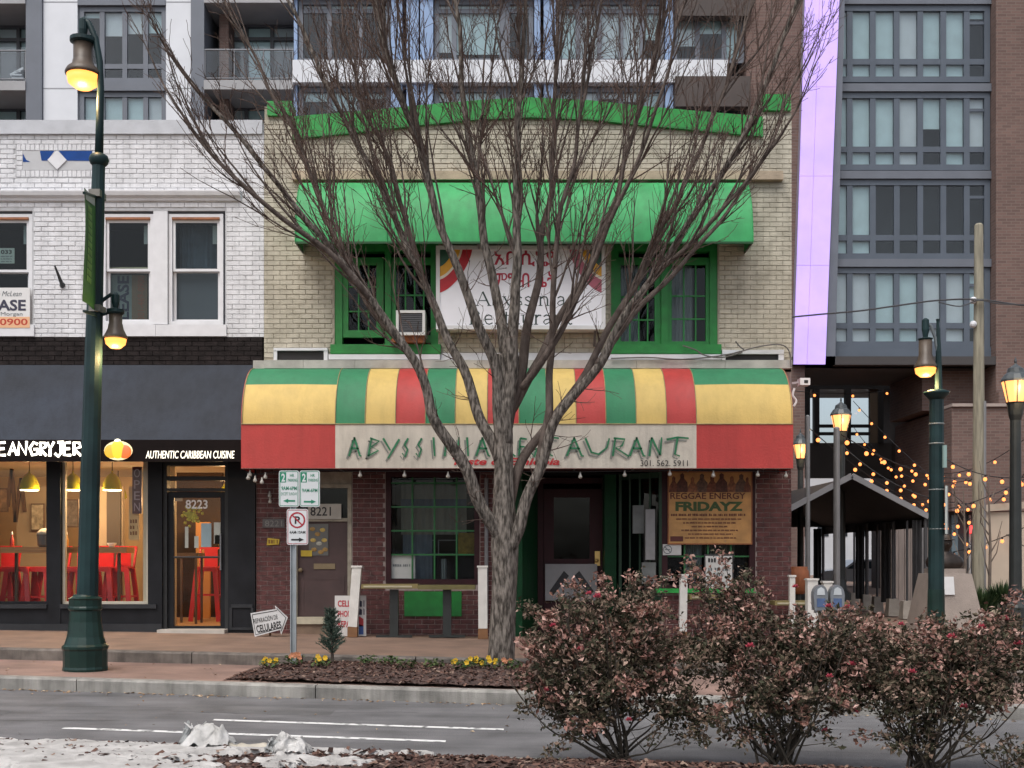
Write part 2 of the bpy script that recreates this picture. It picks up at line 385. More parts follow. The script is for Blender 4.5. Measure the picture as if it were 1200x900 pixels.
# median with mulch and spilled white sand
mulch_m = mat('mulch', (.075, .045, .038), .95, .5, 7, 1.0, 60, detail=10)
def medz(x, y):
    e = medY(x) - y
    return slope(x) + .13 + min(.05, e * .12) + .02 * noise.noise((x * 2.2, y * 2.2, 3)) + .008 * noise.noise((x * 9, y * 9, 1))
mm = MB(); nx, ny = 190, 22; X0, X1 = -9.0, 9.0
for j in range(ny + 1):
    for i in range(nx + 1):
        x = X0 + (X1 - X0) * i / nx; y = medY(x) - .14 - 3.0 * (j / ny) ** 1.4; mm.v.append((x, y, medz(x, y)))
for j in range(ny):
    for i in range(nx): a = j * (nx + 1) + i; mm.f.append((a, a + nx + 1, a + nx + 2, a + 1))
struct(mm.build('median', mulch_m, smooth=True))
mk_root = struct(strip(lambda x: medY(x) - .12, lambda x: medY(x) - .1, lambda x: slope(x) + .1, XS[2:-2]).build('median_kerb', kerb_m))
kerb_stones(mk_root, lambda x: medY(x) - .14, -8.8, 8.6, 2.9, .14, lambda x: slope(x) + .13, lambda x: slope(x) - .05, kerb_m)
chip_m = ramp_island('mulch_chips', [(0, (.03, .017, .014)), (.55, (.085, .045, .036)), (.85, (.15, .085, .065)), (1, (.26, .19, .15))], .95)
def chips(mb, n, place, smin=.012, smax=.04):
    for _ in range(n):
        x, y, z = place(); a = random.uniform(0, 6.28); s = random.uniform(smin, smax); w = s * random.uniform(.25, .6)
        u = Vector((math.cos(a), math.sin(a), random.uniform(-.4, .6))) * s; v = Vector((-math.sin(a), math.cos(a), random.uniform(-.5, .5))) * w; c = Vector((x, y, z + .006))
        mb.face([c - u - v, c + u - v * .7, c + u * .9 + v, c - u * .8 + v])
def sandmask(x, y):
    u = noise.noise((x * 1.3, y * 3.0, 7.7)) + .5 * noise.noise((x * 5, y * 8, 2)) + .3 * noise.noise((x * 14, y * 16, 9))
    e = medY(x) - .14 - y                       # metres from the kerb
    return u * 1.5 + .5 - max(0, x + 1.95) * 1.0 - .45 * max(0, noise.noise((x * 1.1, y * 5.5, 21)) * 2) - (.35 if e < .1 and x < -2.9 else 0)
cm = MB()
def pm():
    while True:
        x = random.uniform(-4.6, 5.2); y = medY(x) - .16 - random.random() ** 1.3 * 1.2
        if x > -.6 or sandmask(x, y) < .05 or random.random() < .10: return x, y, medz(x, y) + (.03 if x < -.6 and sandmask(x, y) > 0 else 0)
chips(cm, 6500, pm); cm.build('mulch_chips', chip_m, kind='stuff')['label'] = 'dark brown mulch chips covering the median strip'
sand = MB()
nx, ny = 330, 150; idx = {}
def sv(i, j):
    if (i, j) not in idx:
        x = -5.0 + 4.4 * i / nx; y = medY(x) - .02 - 1.95 * j / ny; mk_ = max(0, sandmask(x, y) + .1)
        idx[(i, j)] = len(sand.v); sand.v.append((x, y, (medz(x, y) if y < medY(x) - .14 else slope(x) + .134) - .012 + min(.05, mk_ * .16) + .004 * noise.noise((x * 20, y * 20, 0))))
    return idx[(i, j)]
for j in range(ny):
    for i in range(nx):
        x = -5.0 + 4.4 * (i + .5) / nx; y = medY(x) - .02 - 1.95 * (j + .5) / ny
        if sandmask(x, y) > -.1 and y < medY(x) - .06 - .05 * noise.noise((x * 4, 0, 0)): sand.f.append((sv(i, j), sv(i, j + 1), sv(i + 1, j + 1), sv(i + 1, j)))
so = sand.build('spilled_sand', mat('white_sand', (.50, .48, .46), .95, .3, 5, .8, 120, col2=(.62, .60, .58), detail=10), kind='stuff', smooth=True); so['label'] = 'spilled white sand patches on the median mulch'
# planting bed along the kerb
bedx0, bedx1 = PX(278, 14.6), PX(660, 14.4)
def bedz(x, y):
    f0, f1 = kerbY(x) + .27, stepY(x) - .03; t = (y - f0) / (f1 - f0); ex = min(1, max(0, (x - bedx0) / .9)) * min(1, max(0, (bedx1 - x) / .5))
    return g_low(x) - .004 + .13 * max(0, math.sin(math.pi * min(1, max(0, .04 + t * .85)))) ** .6 * ex ** .6 + .012 * noise.noise((x * 7, y * 7, 5)) * ex
bd = MB(); nx, ny = 110, 36
for j in range(ny + 1):
    for i in range(nx + 1):
        x = bedx0 + (bedx1 - bedx0) * i / nx; ex = min(1, (x - bedx0) / .9)
        t0 = .5 * (1 - ex); f0, f1 = kerbY(x) + .26 + .05 * noise.noise((x * 3, 0, 4)), stepY(x) - .015; y = f0 + (f1 - f0) * ((j / ny) * (1 - .75 * t0) + t0 * .75 * .2); bd.v.append((x, y, bedz(x, y)))
for j in range(ny):
    for i in range(nx): a = j * (nx + 1) + i; bd.f.append((a, a + 1, a + nx + 2, a + nx + 1))
struct(bd.build('planting_bed', mulch_m, smooth=True))
cm = MB()
def pb():
    while True:
        x = random.uniform(bedx0, bedx1); ex = min(1, (x - bedx0) / .9); f0, f1 = kerbY(x) + .24, stepY(x) - .03; t = random.random()
        if t < 1 - .6 * (1 - ex) : return x, f0 + (f1 - f0) * t, bedz(x, f0 + (f1 - f0) * t)
chips(cm, 5200, pb, .01, .032); cm.build('bed_mulch_chips', chip_m, kind='stuff')['label'] = 'reddish brown mulch chips in the planting bed'
# fallen leaves along the gutter and on the pavement
lm = ramp_island('dry_leaves', [(0, (.16, .09, .05)), (.5, (.33, .22, .13)), (1, (.52, .40, .28))], .9)
lv = MB()
def leaf(mb, c, s, a=None, up=.3):
    a = random.uniform(0, 6.28) if a is None else a; u = Vector((math.cos(a), math.sin(a), random.uniform(-.2, up))); v = Vector((-math.sin(a), math.cos(a), random.uniform(-.2, up)))
    c = Vector(c); mb.face([c - u * s, c - v * s * .5 + Vector((0, 0, .3 * s)), c + u * s, c + v * s * .5 + Vector((0, 0, .3 * s))])
for _ in range(420):
    x = random.uniform(-8, 7); y = kerbY(x) - abs(random.gauss(0, .10)) - .02; leaf(lv, (x, y, slope(x) + .006), random.uniform(.012, .035))
for _ in range(60):
    x = random.uniform(-8, 7); y = random.uniform(-10.4, kerbY(x)); leaf(lv, (x, y, slope(x) + .006), random.uniform(.01, .03))
for _ in range(50):
    x = random.uniform(-8, -2); y = random.uniform(kerbY(x) + .2, stepY(x) - .02); leaf(lv, (x, y, g_low(x) + .002), random.uniform(.01, .025))
lv.build('leaf_litter', lm, kind='stuff')['label'] = 'dry fallen leaves scattered along the gutter'

# ================================================================ WHITE BUILDING with the jerk shop
Xd = PX(309.5)                          # party line between the two upper facades
Xg = PX(300)                            # party line at street level
XL = PX(-330)
white_p = mat('white_brick_paint', (.70, .71, .74), .75, .1, 3, .45, 60, detail=10, streak=.16)
white_mortar = mat('white_mortar', (.47, .48, .50), .9, .12, 8)
trim_w = mat('white_trim', (.66, .67, .70), .6, .06, 6)
stone_g = mat('grey_coping', (.50, .52, .56), .8, .1, 4, .2, 40)
black_m = mat('black_frame', (.012, .013, .016), .5, .3, 3, spec=.2)
black_brick = mat('black_brick_paint', (.020, .016, .016), .8, .5, 7, .5, 70, spec=.15)
wood_red = mat('bare_wood_trim', (.30, .12, .055), .7, .25, 9)
dark_room = mat('dark_room', (.02, .022, .028), .9, .2, 2, spec=.1)
glass_up = glass_mat('window_glass', (.75, .8, .82), .3); glass_shop = glass_mat('shop_glass', (.95, .96, .95), .3)
W = thing('white_brick_building', 'white painted brick building with a black shop front at the street', 'building', (PX(120), 0, g_up(PX(120))))
ztop, zbot = PZ(146), PZ(395)
wins = [(-36, 38), (118, 183), (193, 263)]
holes = [(PX(a), PX(b), PZ(381), PZ(247)) for a, b in wins[:1]] + [(PX(116), PX(264), PZ(381), PZ(247))]
panel = (PX(27), PX(108), PZ(199.5), PZ(177))
wb = rect_holes(MB(), XL, Xd, zbot, ztop, 0, .3, holes).build('upper_wall', white_mortar, W)
edge = lambda x, z: abs(x - PX(215)) + (3 if z > PZ(175) else 0)
sold = (PX(19), PX(116), PZ(208), PZ(169))
bricks(wb, [(XL, Xd - .003, zbot, PZ(158.5))], white_p, 0, edge, holes=[(h[0] - .02, h[1] + .02, h[2] - .24, h[3] + .02) for h in holes] + [sold], bl=.235, ch=.0835, limit=300, seed=3)
mb = MB()                               # soldier course round the blue panel
for zz0, zz1 in ((PZ(176.5), PZ(169.5)), (PZ(207.5), PZ(200))):
    x = sold[0] + .01
    while x < sold[1] - .04: MB().bbox(x, x + .07, -.012, .004, zz0, zz1, .005).build('brick', white_p, wb); x += .08
for xx0, xx1 in ((sold[0] + .01, panel[0] - .006), (panel[1] + .006, sold[1] - .01)):
    z = PZ(199.5)
    while z < PZ(178): MB().bbox(xx0, xx1, -.012, .004, z, z + .073, .005).build('brick', white_p, wb); z += .0835
MB().box(XL, Xd - .02, -.06, .36, PZ(158), PZ(142)).build('coping', stone_g, W)
MB().prism([(0, PZ(236)), (-.05, PZ(236)), (-.06, PZ(233)), (-.12, PZ(231)), (-.14, PZ(227)), (-.14, PZ(225.5)), (0, PZ(225))], 'x', XL, PX(283)).build('moulding', trim_w, W)
pn = MB().box(panel[0], panel[1], -.008, 0.02, panel[2], panel[3]).build('decorative_panel', mat('grey_panel', (.47, .48, .5), .7, .05, 8), W)
blue = mat('blue_paint', (.008, .055, .24), .6, .12, 8, spec=.2)
yy = -.0125
for poly in ([(47, 177), (64, 177), (56, 188.5), (49, 188.5)], [(69, 177), (108, 177), (107.5, 188.8), (79, 188.5)], [(27.2, 180), (31, 187.5), (36, 190), (27.2, 190)]):
    MB().face([(PX(a), yy, PZ(b)) for a, b in poly]).build('blue_panel', blue, pn)
cx, cz = PX(67.5), PZ(188); MB().prism([(cx - .165, cz), (cx, cz - .165), (cx + .165, cz), (cx, cz + .165)], 'y', -.03, -.002).build('diamond', trim_w, pn)
def sash_window(parent, x0, x1, z0, z1, zm, blind, wood):
    """double-hung window in an opening, its own reveal, sashes and panes"""
    fr = frame(MB(), x0, x1, z0, z1, .03, .2, .06).build('window', trim_w, parent)
    if wood: MB().box(x0 + .06, x1 - .06, .012, .1, z1 - .10, z1 - .062).build('head_trim', wood_red, fr)
    zt = z1 - .1 if wood else z1 - .06
    frame(MB(), x0 + .065, x1 - .065, zm, zt, .06, .11, .045).build('sash', trim_w, fr)
    frame(MB(), x0 + .065, x1 - .065, z0 + .06, zm + .03, .115, .16, .045).build('sash', trim_w, fr)
    MB().box(x0 + .11, x1 - .11, .08, .086, zm + .045, zt - .045).build('pane', glass_up, fr)
    MB().box(x0 + .11, x1 - .11, .135, .141, z0 + .105, zm - .015).build('pane', glass_up, fr)
    if blind: MB().box(x0 + .1, x1 - .1, .2, .21, z0 + .1, zm).build('blind', mat('grey_blind', (.16, .165, .18), .8, .06, 3), fr)
    MB().box(x1 - .23, x1 - .12, .22, .23, zt - .37, zt - .05).build('paper', mat('pale_paper', (.5, .55, .52), .8, .05, 9), fr)
    return fr
w1 = sash_window(W, PX(-36), PX(37), PZ(380), PZ(250), PZ(318), False, True)
w2 = sash_window(W, PX(119), PX(179.5), PZ(380), PZ(250), PZ(317), False, True)
w3 = sash_window(W, PX(197), PX(261), PZ(380), PZ(250), PZ(317), True, True)
MB().box(PX(180), PX(196.5), -.012, .2, PZ(380), PZ(247.5)).build('mullion_post', trim_w, W)
for a, b in ((-36, 41), (116, 183), (183.4, 266)): MB().box(PX(a), PX(b), -.05, .28, PZ(394.5), PZ(381)).build('window_sill', trim_w, W)
MB().box(PX(122), PX(170), .24, .25, PZ(316), PZ(309)).build('paper', mat('cream_paper', (.55, .5, .32), .8, .1, 9), w2)
MB().box(XL + .02, Xd - .02, 1.2, 1.24, zbot, PZ(247)).build('room_back_wall', dark_room, W)
# crumpled dark drape in the third window
dr = MB(); n = 40
for k in range(n + 1):
    x = PX(204) + (PX(253) - PX(204)) * k / n; dr.v += [(x, .32 + .03 * math.sin(k * 1.3) + .02 * math.sin(k * 3.1), PZ(258)), (x, .32 + .04 * math.sin(k * 1.1 + 1) + .02 * math.sin(k * 2.7), PZ(317))]
for k in range(n): dr.f.append((2 * k, 2 * k + 1, 2 * k + 3, 2 * k + 2))
dr.build('drape', mat('dark_drape', (.09, .12, .15), .8, .2, 6), w3, smooth=True)
# for-lease boards
sw = thing('lease_sign', 'white and orange lease board fixed below the window at the picture edge', 'sign', (PX(10), -.03, PZ(385)))
MB().box(PX(-64), PX(36.5), -.055, -.03, PZ(385), PZ(338)).build('board', mat('lease_board', (.66, .66, .66), .5, .04, 5), sw)
MB().box(PX(-64), PX(36.5), -.0575, -.056, PZ(384.9), PZ(372)).build('orange_strip', mat('lease_orange', (.72, .42, .24), .5, .04, 5), sw)
nav = mat('navy_ink', (.03, .03, .06), .6, 0); redink = mat('red_ink', (.45, .045, .02), .6, 0); greyink = mat('grey_ink', (.12, .14, .15), .6, 0); blk = mat('black_ink', (.012, .012, .014), .6, 0); wht = mat('white_ink', (.75, .75, .75), .6, 0)
text(sw, 'FOR LEASE', PX(-62), PX(32), PZ(365), PZ(352), -.0585, nav, bold=.03)
text(sw, 'n McLean', PX(-2), PX(27), PZ(348), PZ(342), -.0585, greyink, shear=.3)
text(sw, 'by Morgan', PX(-8), PX(28), PZ(372), PZ(366.5), -.0585, greyink)
text(sw, '301-469-0900', PX(-58), PX(34), PZ(382), PZ(374), -.0585, redink, bold=.02)
lb = thing('lease_banner', 'faded lease sign turned sideways behind the glass beside the lamp post', 'sign', (PX(145), .2, PZ(373)))
MB().box(PX(122), PX(168.5), .2, .21, PZ(373), PZ(319)).build('board', mat('faded_board', (.20, .24, .22), .8, .08, 7), lb)
MB().box(PX(150), PX(168.5), .197, .199, PZ(373), PZ(319)).build('strip', mat('faded_brown', (.20, .14, .09), .8, .1, 7), lb)
def vtext(par, s, x0, x1, z0, z1, y, m, bold=.0):     # reads upwards
    c = Vector(((x0 + x1) / 2, y, (z0 + z1) / 2)); w, h = z1 - z0, x1 - x0
    text(par, s, c.x - w / 2, c.x + w / 2, c.z - h / 2, c.z + h / 2, y, m, bold=bold, rotm=Matrix.Translation(c) @ Matrix.Rotation(math.radians(-90), 4, 'Y') @ Matrix.Translation(-c))
vtext(lb, 'LEASE', PX(133), PX(147), PZ(390 - 18), PZ(320), .195, nav, .03); vtext(lb, '301-469-0900', PX(157), PX(165), PZ(372), PZ(320), .195, mat('faded_red', (.3, .1, .06), .7, 0))
ns = thing('window_notice', 'small pale notice card stuck inside the window at the picture edge', 'notice', (PX(5), .1, PZ(307)))
MB().box(PX(-4), PX(14), .1, .105, PZ(307), PZ(289)).build('card', mat('pale_green_card', (.5, .56, .48), .8, .04, 9), ns)
text(ns, '033', PX(-2), PX(11), PZ(296), PZ(291), .098, blk, bold=.03); [scribble(ns, PX(-2), PX(12), PZ(299.5 + 3 * k), PZ(298 + 3 * k), .098, greyink, k) for k in range(3)]
fp = thing('flag_bracket', 'dark metal flagpole bracket slanting from the white brick wall', 'bracket', P(73, 334))
MB().tube([P(73, 334, 19.97), P(64, 311, 19.7)], [.035, .014], 8).build('pole_socket', mat('dark_iron', (.05, .055, .06), .6, .2, 8), fp)
MB().ball(P(73, 334, 19.97), .05, 8, 6, (1, .5, 1)).build('mounting_plate', MATS['dark_iron'], fp)
# black painted brick band
bbw = MB().box(XL, PX(308), -.0, .3, PZ(428), zbot - .002).build('band_wall', mat('black_mortar', (.010, .009, .010), .9, .2, 9, spec=.1), W)
bricks(bbw, [(XL + .02, PX(307.5), PZ(427.5), zbot - .01)], black_brick, 0, lambda x, z: abs(x - PX(200)), limit=260, seed=4)
# building body
sh = MB()
sh.box(XL - .3, XL, 0, 14, 0, ztop); sh.box(Xd - .30, Xd - .004, .31, 14, PZ(428), ztop - .01); sh.box(XL, Xd - .3, 13.7, 14, 0, ztop); sh.box(XL, Xd - .3, .31, 13.7, ztop - .35, ztop - .1)
sh.box(XL, Xg - .31, .31, 13.7, PZ(420), PZ(400)); sh.build('shell', mat('shell_grey', (.3, .3, .31), .9, .1, 2), W)
# --- street-level shop front
zf = g_up(PX(120)); zsill, zhead = PZ(708), PZ(536)
st = MB()
for a, b in ((-330, -30), (57, 72.5), (174.5, 191)): st.box(PX(a), PX(b), -.06, .16, zf - .1, zhead + .3)
st.box(PX(268), PX(300) - .004, -.05, .2, zf - .2, zhead + .3)
for a, b in ((-30, 57), (72.5, 174.5)):
    st.box(PX(a), PX(b), -.045, .15, zf - .1, zsill); st.box(PX(a), PX(b), -.04, .15, zhead, zhead + .3)
st.build('shop_front', black_m, W)
sl = MB()
for a, b in ((-30, 57), (72.5, 185)): sl.box(PX(a) + .003, PX(b), -.10, -.047, zsill - .07, zsill)
sl.box(PX(-330), PX(191), -.085, -.062, zf - .1, zf + .12)
for a, b, c, d in ((272, 297, 660 + 48, 712), ): sl.box(PX(a), PX(b), -.075, -.052, PZ(d), PZ(c))
for a, b in ((270, 273), (295, 298)): sl.box(PX(a), PX(b), -.072, -.052, PZ(738), PZ(712))
sl.box(PX(273), PX(295), -.072, -.052, PZ(738), PZ(735)); sl.build('shop_trim', mat('dark_grey_trim', (.028, .03, .034), .5, .2, 4, spec=.25), W)
for a, b in ((-30, 57), (72.5, 174.5)):
    f = frame(MB(), PX(a) + .004, PX(b) - .004, zsill + .002, zhead - .002, .02, .1, .045).build('shop_window', mat('cream_frame', (.5, .46, .38), .6, .1, 5) if a > 0 else black_m, W)
    MB().box(PX(a) + .03, PX(b) - .03, .055, .063, zsill + .03, zhead - .03).build('pane', glass_shop, f)
MB().box(PX(165.5), PX(174), .105, .3, zsill, zhead).build('inner_jamb', mat('cream_wall', (.52, .47, .38), .8, .08, 3), W)
# door 8223
zd = PZ(741)
dfr = MB(); frame(dfr, PX(190.8), PX(268.2), zd - .02, PZ(541), .0, .2, .07); dfr.box(PX(194), PX(265), .02, .16, PZ(575.5), PZ(572)); dfr.box(PX(194), PX(265), .02, .16, PZ(563), PZ(558))
door = dfr.build('door', mat('door_frame_grey', (.03, .032, .034), .5, .2, 4, spec=.25), W, label='black framed glass shop door with white house number')
frame(MB(), PX(195.5), PX(264.5), zd, PZ(576), .06, .11, .105).build('door_leaf', black_m, door)
MB().box(PX(202), PX(258), .082, .09, zd + .1, PZ(583)).build('pane', glass_shop, door)
MB().box(PX(196), PX(264), .08, .088, PZ(571.5), PZ(563.5)).build('transom_pane', glass_shop, door)
mat('steel', (.3, .3, .31), .35, .1, 9, metal=.9); MB().tube([P(204, 653, 20.03), P(257, 653, 20.03)], .018, 8).build('push_bar', mat('dark_bar', (.05, .05, .052), .5, .1, 9, spec=.2), door)
MB().tube([P(258.5, 625, 20.0), P(258.5, 668, 20.0)], .016, 8).build('pull_handle', MATS['steel'], door)
MB().box(PX(190), PX(268), -.3, .1, zf - .05, zf + .03).build('threshold', mat('pale_threshold', (.45, .42, .38), .8, .1, 6), door)
text(door, '8223', PX(216), PX(242), PZ(596), PZ(585.5), .078, wht, name='house_number', bold=.02)
for (a, b, c, d, m_) in ((234, 246, 613, 641, mat('blue_card', (.45, .6, .7), .6, .05, 9)), (215, 219, 617, 642, mat('white_card', (.7, .7, .66), .6, .04, 9)), (226, 231, 628, 642, MATS['white_card']), (249, 260, 612, 637, MATS['white_card']), (250, 261, 627, 637, mat('green_card', (.03, .42, .12), .5, .05, 9)), (203, 212, 582, 587, mat('tan_card', (.6, .42, .28), .6, .05, 9))):
    MB().box(PX(a), PX(b), .092, .094, PZ(d), PZ(c)).build('sticker', m_, door)
fl = MB()
for _ in range(60):
    a, b = random.gauss(0, 1), random.gauss(0, 1); c = P(224 + a * 5, 603 + b * 5, 20.3); s = .03
    fl.ball(c, s, 5, 4)
fl.build('wreath', mat('yellow_wreath', (.6, .55, .1), .7, .3, 20), door)
# --- dark canvas awning and lit fascia
A = thing('black_awning', 'long black sloping awning with lit white lettering over the jerk shop', 'awning', (PX(120), -.5, PZ(540, 19.1)))
xr = Xg - .03; zt_, zf1, zf0 = PZ(428), PZ(515.5, 19.1), PZ(541, 19.1)
canvas = mat('charcoal_canvas', (.027, .033, .046), .65, .3, 1.0, .15, 30, spec=.2, streak=.22)
aw = MB(); n = 44; m_ = 12; XL2 = PX(-300)
for j in range(m_ + 1):
    for i in range(n + 1):
        x = XL2 + (xr - XL2) * i / n; t = j / m_; sag = .02 * math.sin(math.pi * t) * (1 - abs(math.sin(i * math.pi * 5 / n)) * .8) + .006 * noise.noise((x * 3, t * 4, 1))
        aw.v.append((x, -.02 - .86 * t - sag * .3, zt_ + (zf1 - zt_) * t - sag))
for j in range(m_):
    for i in range(n): a = j * (n + 1) + i; aw.f.append((a, a + n + 1, a + n + 2, a + 1))
aw.build('canvas', canvas, A, smooth=True)
MB().prism([(-.02, zt_), (-.88, zf1), (-.88, zf0), (-.02, zf0)], 'x', xr - .006, xr).build('end_panel', canvas, A)
fas = MB().box(XL2, xr, -.93, -.885, zf0, zf1).build('fascia', mat('fascia_black', (.008, .005, .005), .6, .2, 6, spec=.1), A)
neon = emis('lit_white', (1, .93, .78), 3.2); d_ = 19.06
def xz(px, py): return PX(px, d_), PZ(py, d_)
LET = {'A': [[(0, 0), (.5, 1), (1, 0)], [(.2, .35), (.85, .4)]], 'N': [[(0, 0), (.08, 1), (.85, .05), (.95, 1.1)]], 'G': [[(.95, .85), (.5, 1), (.05, .55), (.35, 0), (.9, .1), (.9, .5), (.5, .45)]],
       'R': [[(.1, 0), (.1, 1), (.75, .95), (.85, .65), (.15, .45), (.95, -.05)]], 'Y': [[(0, 1), (.45, .5), (1, 1.05)], [(.45, .5), (.4, -.1)]], 'J': [[(.3, 1), (1, 1.02)], [(.7, 1), (.7, .2), (.4, -.1), (0, .15)]],
       'E': [[(.9, 1), (.1, .95), (.1, .02), (.95, 0)], [(.1, .5), (.8, .52)]], 'K': [[(.1, 1), (.1, 0)], [(.9, 1), (.12, .5), (.95, 0)]], 'T': [[(0, 1), (1, .98)], [(.5, 1), (.48, 0)]], 'H': [[(.1, 1), (.1, 0)], [(.9, 1.05), (.9, 0)], [(.1, .5), (.9, .5)]]}
yl = -.95; widths = [('T', -46, -36), ('H', -34, -24), ('E', -2.5, 7.5), ('A', 10.5, 20), ('N', 21.5, 32), ('G', 34.5, 45), ('R', 47, 55), ('Y', 55.5, 63.5), ('J', 64.5, 75), ('E', 74.5, 84), ('R', 86, 96), ('K', 98, 109)]
for ch_, a, b in widths:
    lt = MB()
    for stroke in LET[ch_]:
        pts = [xz(a + (b - a) * p[0], 533.5 - 15 * p[1]) for p in stroke]; ribbon(lt, pts, .042, yl)
    lt.build('lettering', neon, fas)
text(fas, 'AUTHENTIC CARIBBEAN CUISINE', *xz(171, 538)[:1], xz(275, 0)[0], xz(0, 537.3)[1], xz(0, 528.3)[1], yl, emis('lit_white_small', (1, .9, .72), 1.5), shear=.15, bold=.004)
# pepper emblem: three lobes and a stalk
for (px, py, rx, rz, c, s, dy) in ((131, 529, 8.5, 8, (1, .55, .04), .62, 0), (146.5, 529.5, 8, 8, (1, .2, .04), .62, .004), (138.5, 527, 8.2, 10.5, (1, .66, .04), .75, .012)):
    e = MB(); x, z = xz(px, py); e.ball((x, -.952 - dy, z), 1, 16, 10, (rx / 71, .03, rz / 71)); e.build('pepper_lobe', emis('pepper_%d' % px, c, s), fas, smooth=True)
e = MB(); x, z = xz(138, 516.5); e.ball((x, -.95, z), 1, 10, 8, (.05, .03, .03)); e.build('pepper_stalk', emis('pepper_stalk', (1, .95, .7), 2), fas)
e = MB(); x, z = xz(138.5, 528); e.ball((x, -.934, z), 1, 20, 10, (.235, .01, .16)); e.build('pepper_glow_border', emis('pepper_rim', (1, .8, .45), .8), fas)
# --- shop interior
R = W
beige = mat('beige_plaster', (.44, .32, .2), .85, .08, 2.5); woodf = mat('wood_floor', (.34, .2, .1), .5, .25, 3, stretch=(1, 8, 1))
xa, xb = PX(-200), PX(296); zc = PZ(535); rm = MB()
rm.box(xa, xb, 5.2, 5.3, zf, zc); rm.box(xa - .1, xa, .2, 5.2, zf, zc); rm.box(xb - .1, xb, .21, 5.2, zf, zc - .02); rm.build('room_wall', beige, W)
MB().box(xa, xb, .17, 5.2, zf - .1, zf + .02).build('room_floor', woodf, W)
MB().box(xa, xb, .17, 5.2, zc, zc + .08).build('room_ceiling', mat('ceiling_cream', (.55, .5, .42), .9, .05, 2), W)
mb = MB(); mb.box(PX(112, 22), PX(145, 22), 1.95, 2.05, zf, zc - .4); mb.build('inner_wall', mat('taupe_wall', (.33, .27, .2), .85, .08, 2), W)
mb = MB(); mb.box(PX(125, 21.9), PX(141, 21.9), 1.9, 1.95, zf, PZ(575, 21.9)); mb.build('inner_doorway', mat('dark_doorway', (.06, .05, .045), .8, .1, 2), W)
MB().box(PX(22, 23), PX(60, 23), 2.9, 3.0, zf, PZ(570, 23)).build('inner_wall', MATS['taupe_wall'], W)
dk = mat('dark_wood', (.09, .05, .03), .6, .2, 5)
ar = MB()                                # zigzag timber art on the wall
for a, b in (((0, 590), (10, 590)), ((9, 594), (14, 548)), ((14, 548), (18, 612)), ((18, 612), (25, 560)), ((25, 560), (29, 600))): ar.beam(P(*a, 22.85), P(*b, 22.85), .06, .05)
tag(ar.build('zigzag_wall_art', dk), 'dark zigzag timber art on the beige wall inside the jerk shop', 'wall art')
ct = thing('window_counter', 'long wooden window counter inside the jerk shop', 'counter', P(70, 740, 20.7))
MB().box(PX(-150, 20.6), PX(152.5, 20.6), .42, .82, PZ(648, 20.5), PZ(641, 20.5)).build('counter_top', mat('orange_wood', (.42, .2, .075), .45, .25, 3, stretch=(1, 10, 10)), ct)
for px in (-60, 20, 66, 140): MB().beam((PX(px, 20.8), .78, zf), (PX(px, 20.8), .78, PZ(648, 20.5) - .002), .05).build('leg', dk, ct)
redm = mat('red_metal', (.50, .022, .028), .35, .08, 4)
def stool(px, d, chair, label, grp):
    x = PX(px, d); y = d - 20; zs = PZ(664, d); t = thing('red_stool' if not chair else 'red_chair', label, 'stool' if not chair else 'chair', (x, y, zf + .02), grp)
    w = .19; b = .27
    st_ = MB(); st_.box(x - w, x + w, y - w, y + w, zs - .03, zs)
    for sy in (-1, 1): st_.prism([(x - w, zs - .03), (x - w * 1.05, zs - .16), (x - w * .6, zs - .09), (x + w * .6, zs - .09), (x + w * 1.05, zs - .16), (x + w, zs - .03)], 'y', y + sy * w - .01, y + sy * w + .01)
    st_.build('seat', redm, t)
    for sx in (-1, 1):
        for sy in (-1, 1): MB().beam((x + sx * w * .9, y + sy * w * .9, zs - .03), (x + sx * b, y + sy * b, zf + .02), .085, .04).build('leg', redm, t)
    zr = zs - .55; q = MB()
    for s in (-1, 1): q.beam((x - b * .9, y + s * b * .85, zr), (x + b * .9, y + s * b * .85, zr), .025); q.beam((x + s * b * .85, y - b * .85, zr), (x + s * b * .85, y + b * .85, zr), .025)
    q.build('brace', redm, t)
    if chair:
        q = MB(); h = .36
        for s in (-1, 1): q.beam((x + s * w, y + w * .9, zs - .02), (x + s * w * 1.15, y + w * 1.3, zs + h), .035)
        q.beam((x - w * 1.2, y + w * 1.3, zs + h), (x + w * 1.2, y + w * 1.3, zs + h), .045, .04); q.box(x - .13, x + .13, y + w * 1.05, y + w * 1.12, zs - .02, zs + h - .01); q.build('backrest', redm, t)
    return t
GS = 'red metal stools at the jerk shop window'
stool(4, 21.15, True, 'red metal bar chair cut by the picture edge, behind the shop glass', GS)
stool(24, 21.05, False, 'backless red metal stool in the shop window at the picture edge', GS)
stool(47, 21.2, False, 'red metal stool just before the black mullion of the shop window', GS)
stool(84, 21.1, False, 'red metal stool just behind the big green lamp post', GS)
stool(120, 21.1, True, 'red metal bar chair behind the glass just past the green lamp post', GS)
stool(141, 21.4, True, 'red metal bar chair nearest the OPEN sign inside the shop', GS)
stool(64, 21.5, True, 'red metal bar chair partly behind the black mullion of the shop window', GS)
stool(100, 21.5, True, 'red metal bar chair directly behind the green lamp post', GS)
stool(244, 22.6, True, 'tall red chair seen through the glass door with house number 8223', GS)
MB().box(PX(170, 24), PX(262, 24), 3.9, 4.0, zf, zc).build('inner_wall', mat('dark_brown_wall', (.035, .02, .014), .7, .4, 2, spec=.2), W)
MB().box(PX(231, 23.5), PX(247, 23.5), 3.4, 3.5, zf, PZ(612, 23.5)).build('inner_wall', mat('orange_wall', (.42, .2, .07), .8, .15, 2), W)
MB().box(PX(200, 20.9), PX(206, 20.9), .85, .95, zf, zc).build('inner_post', MATS['cream_wall'], W)
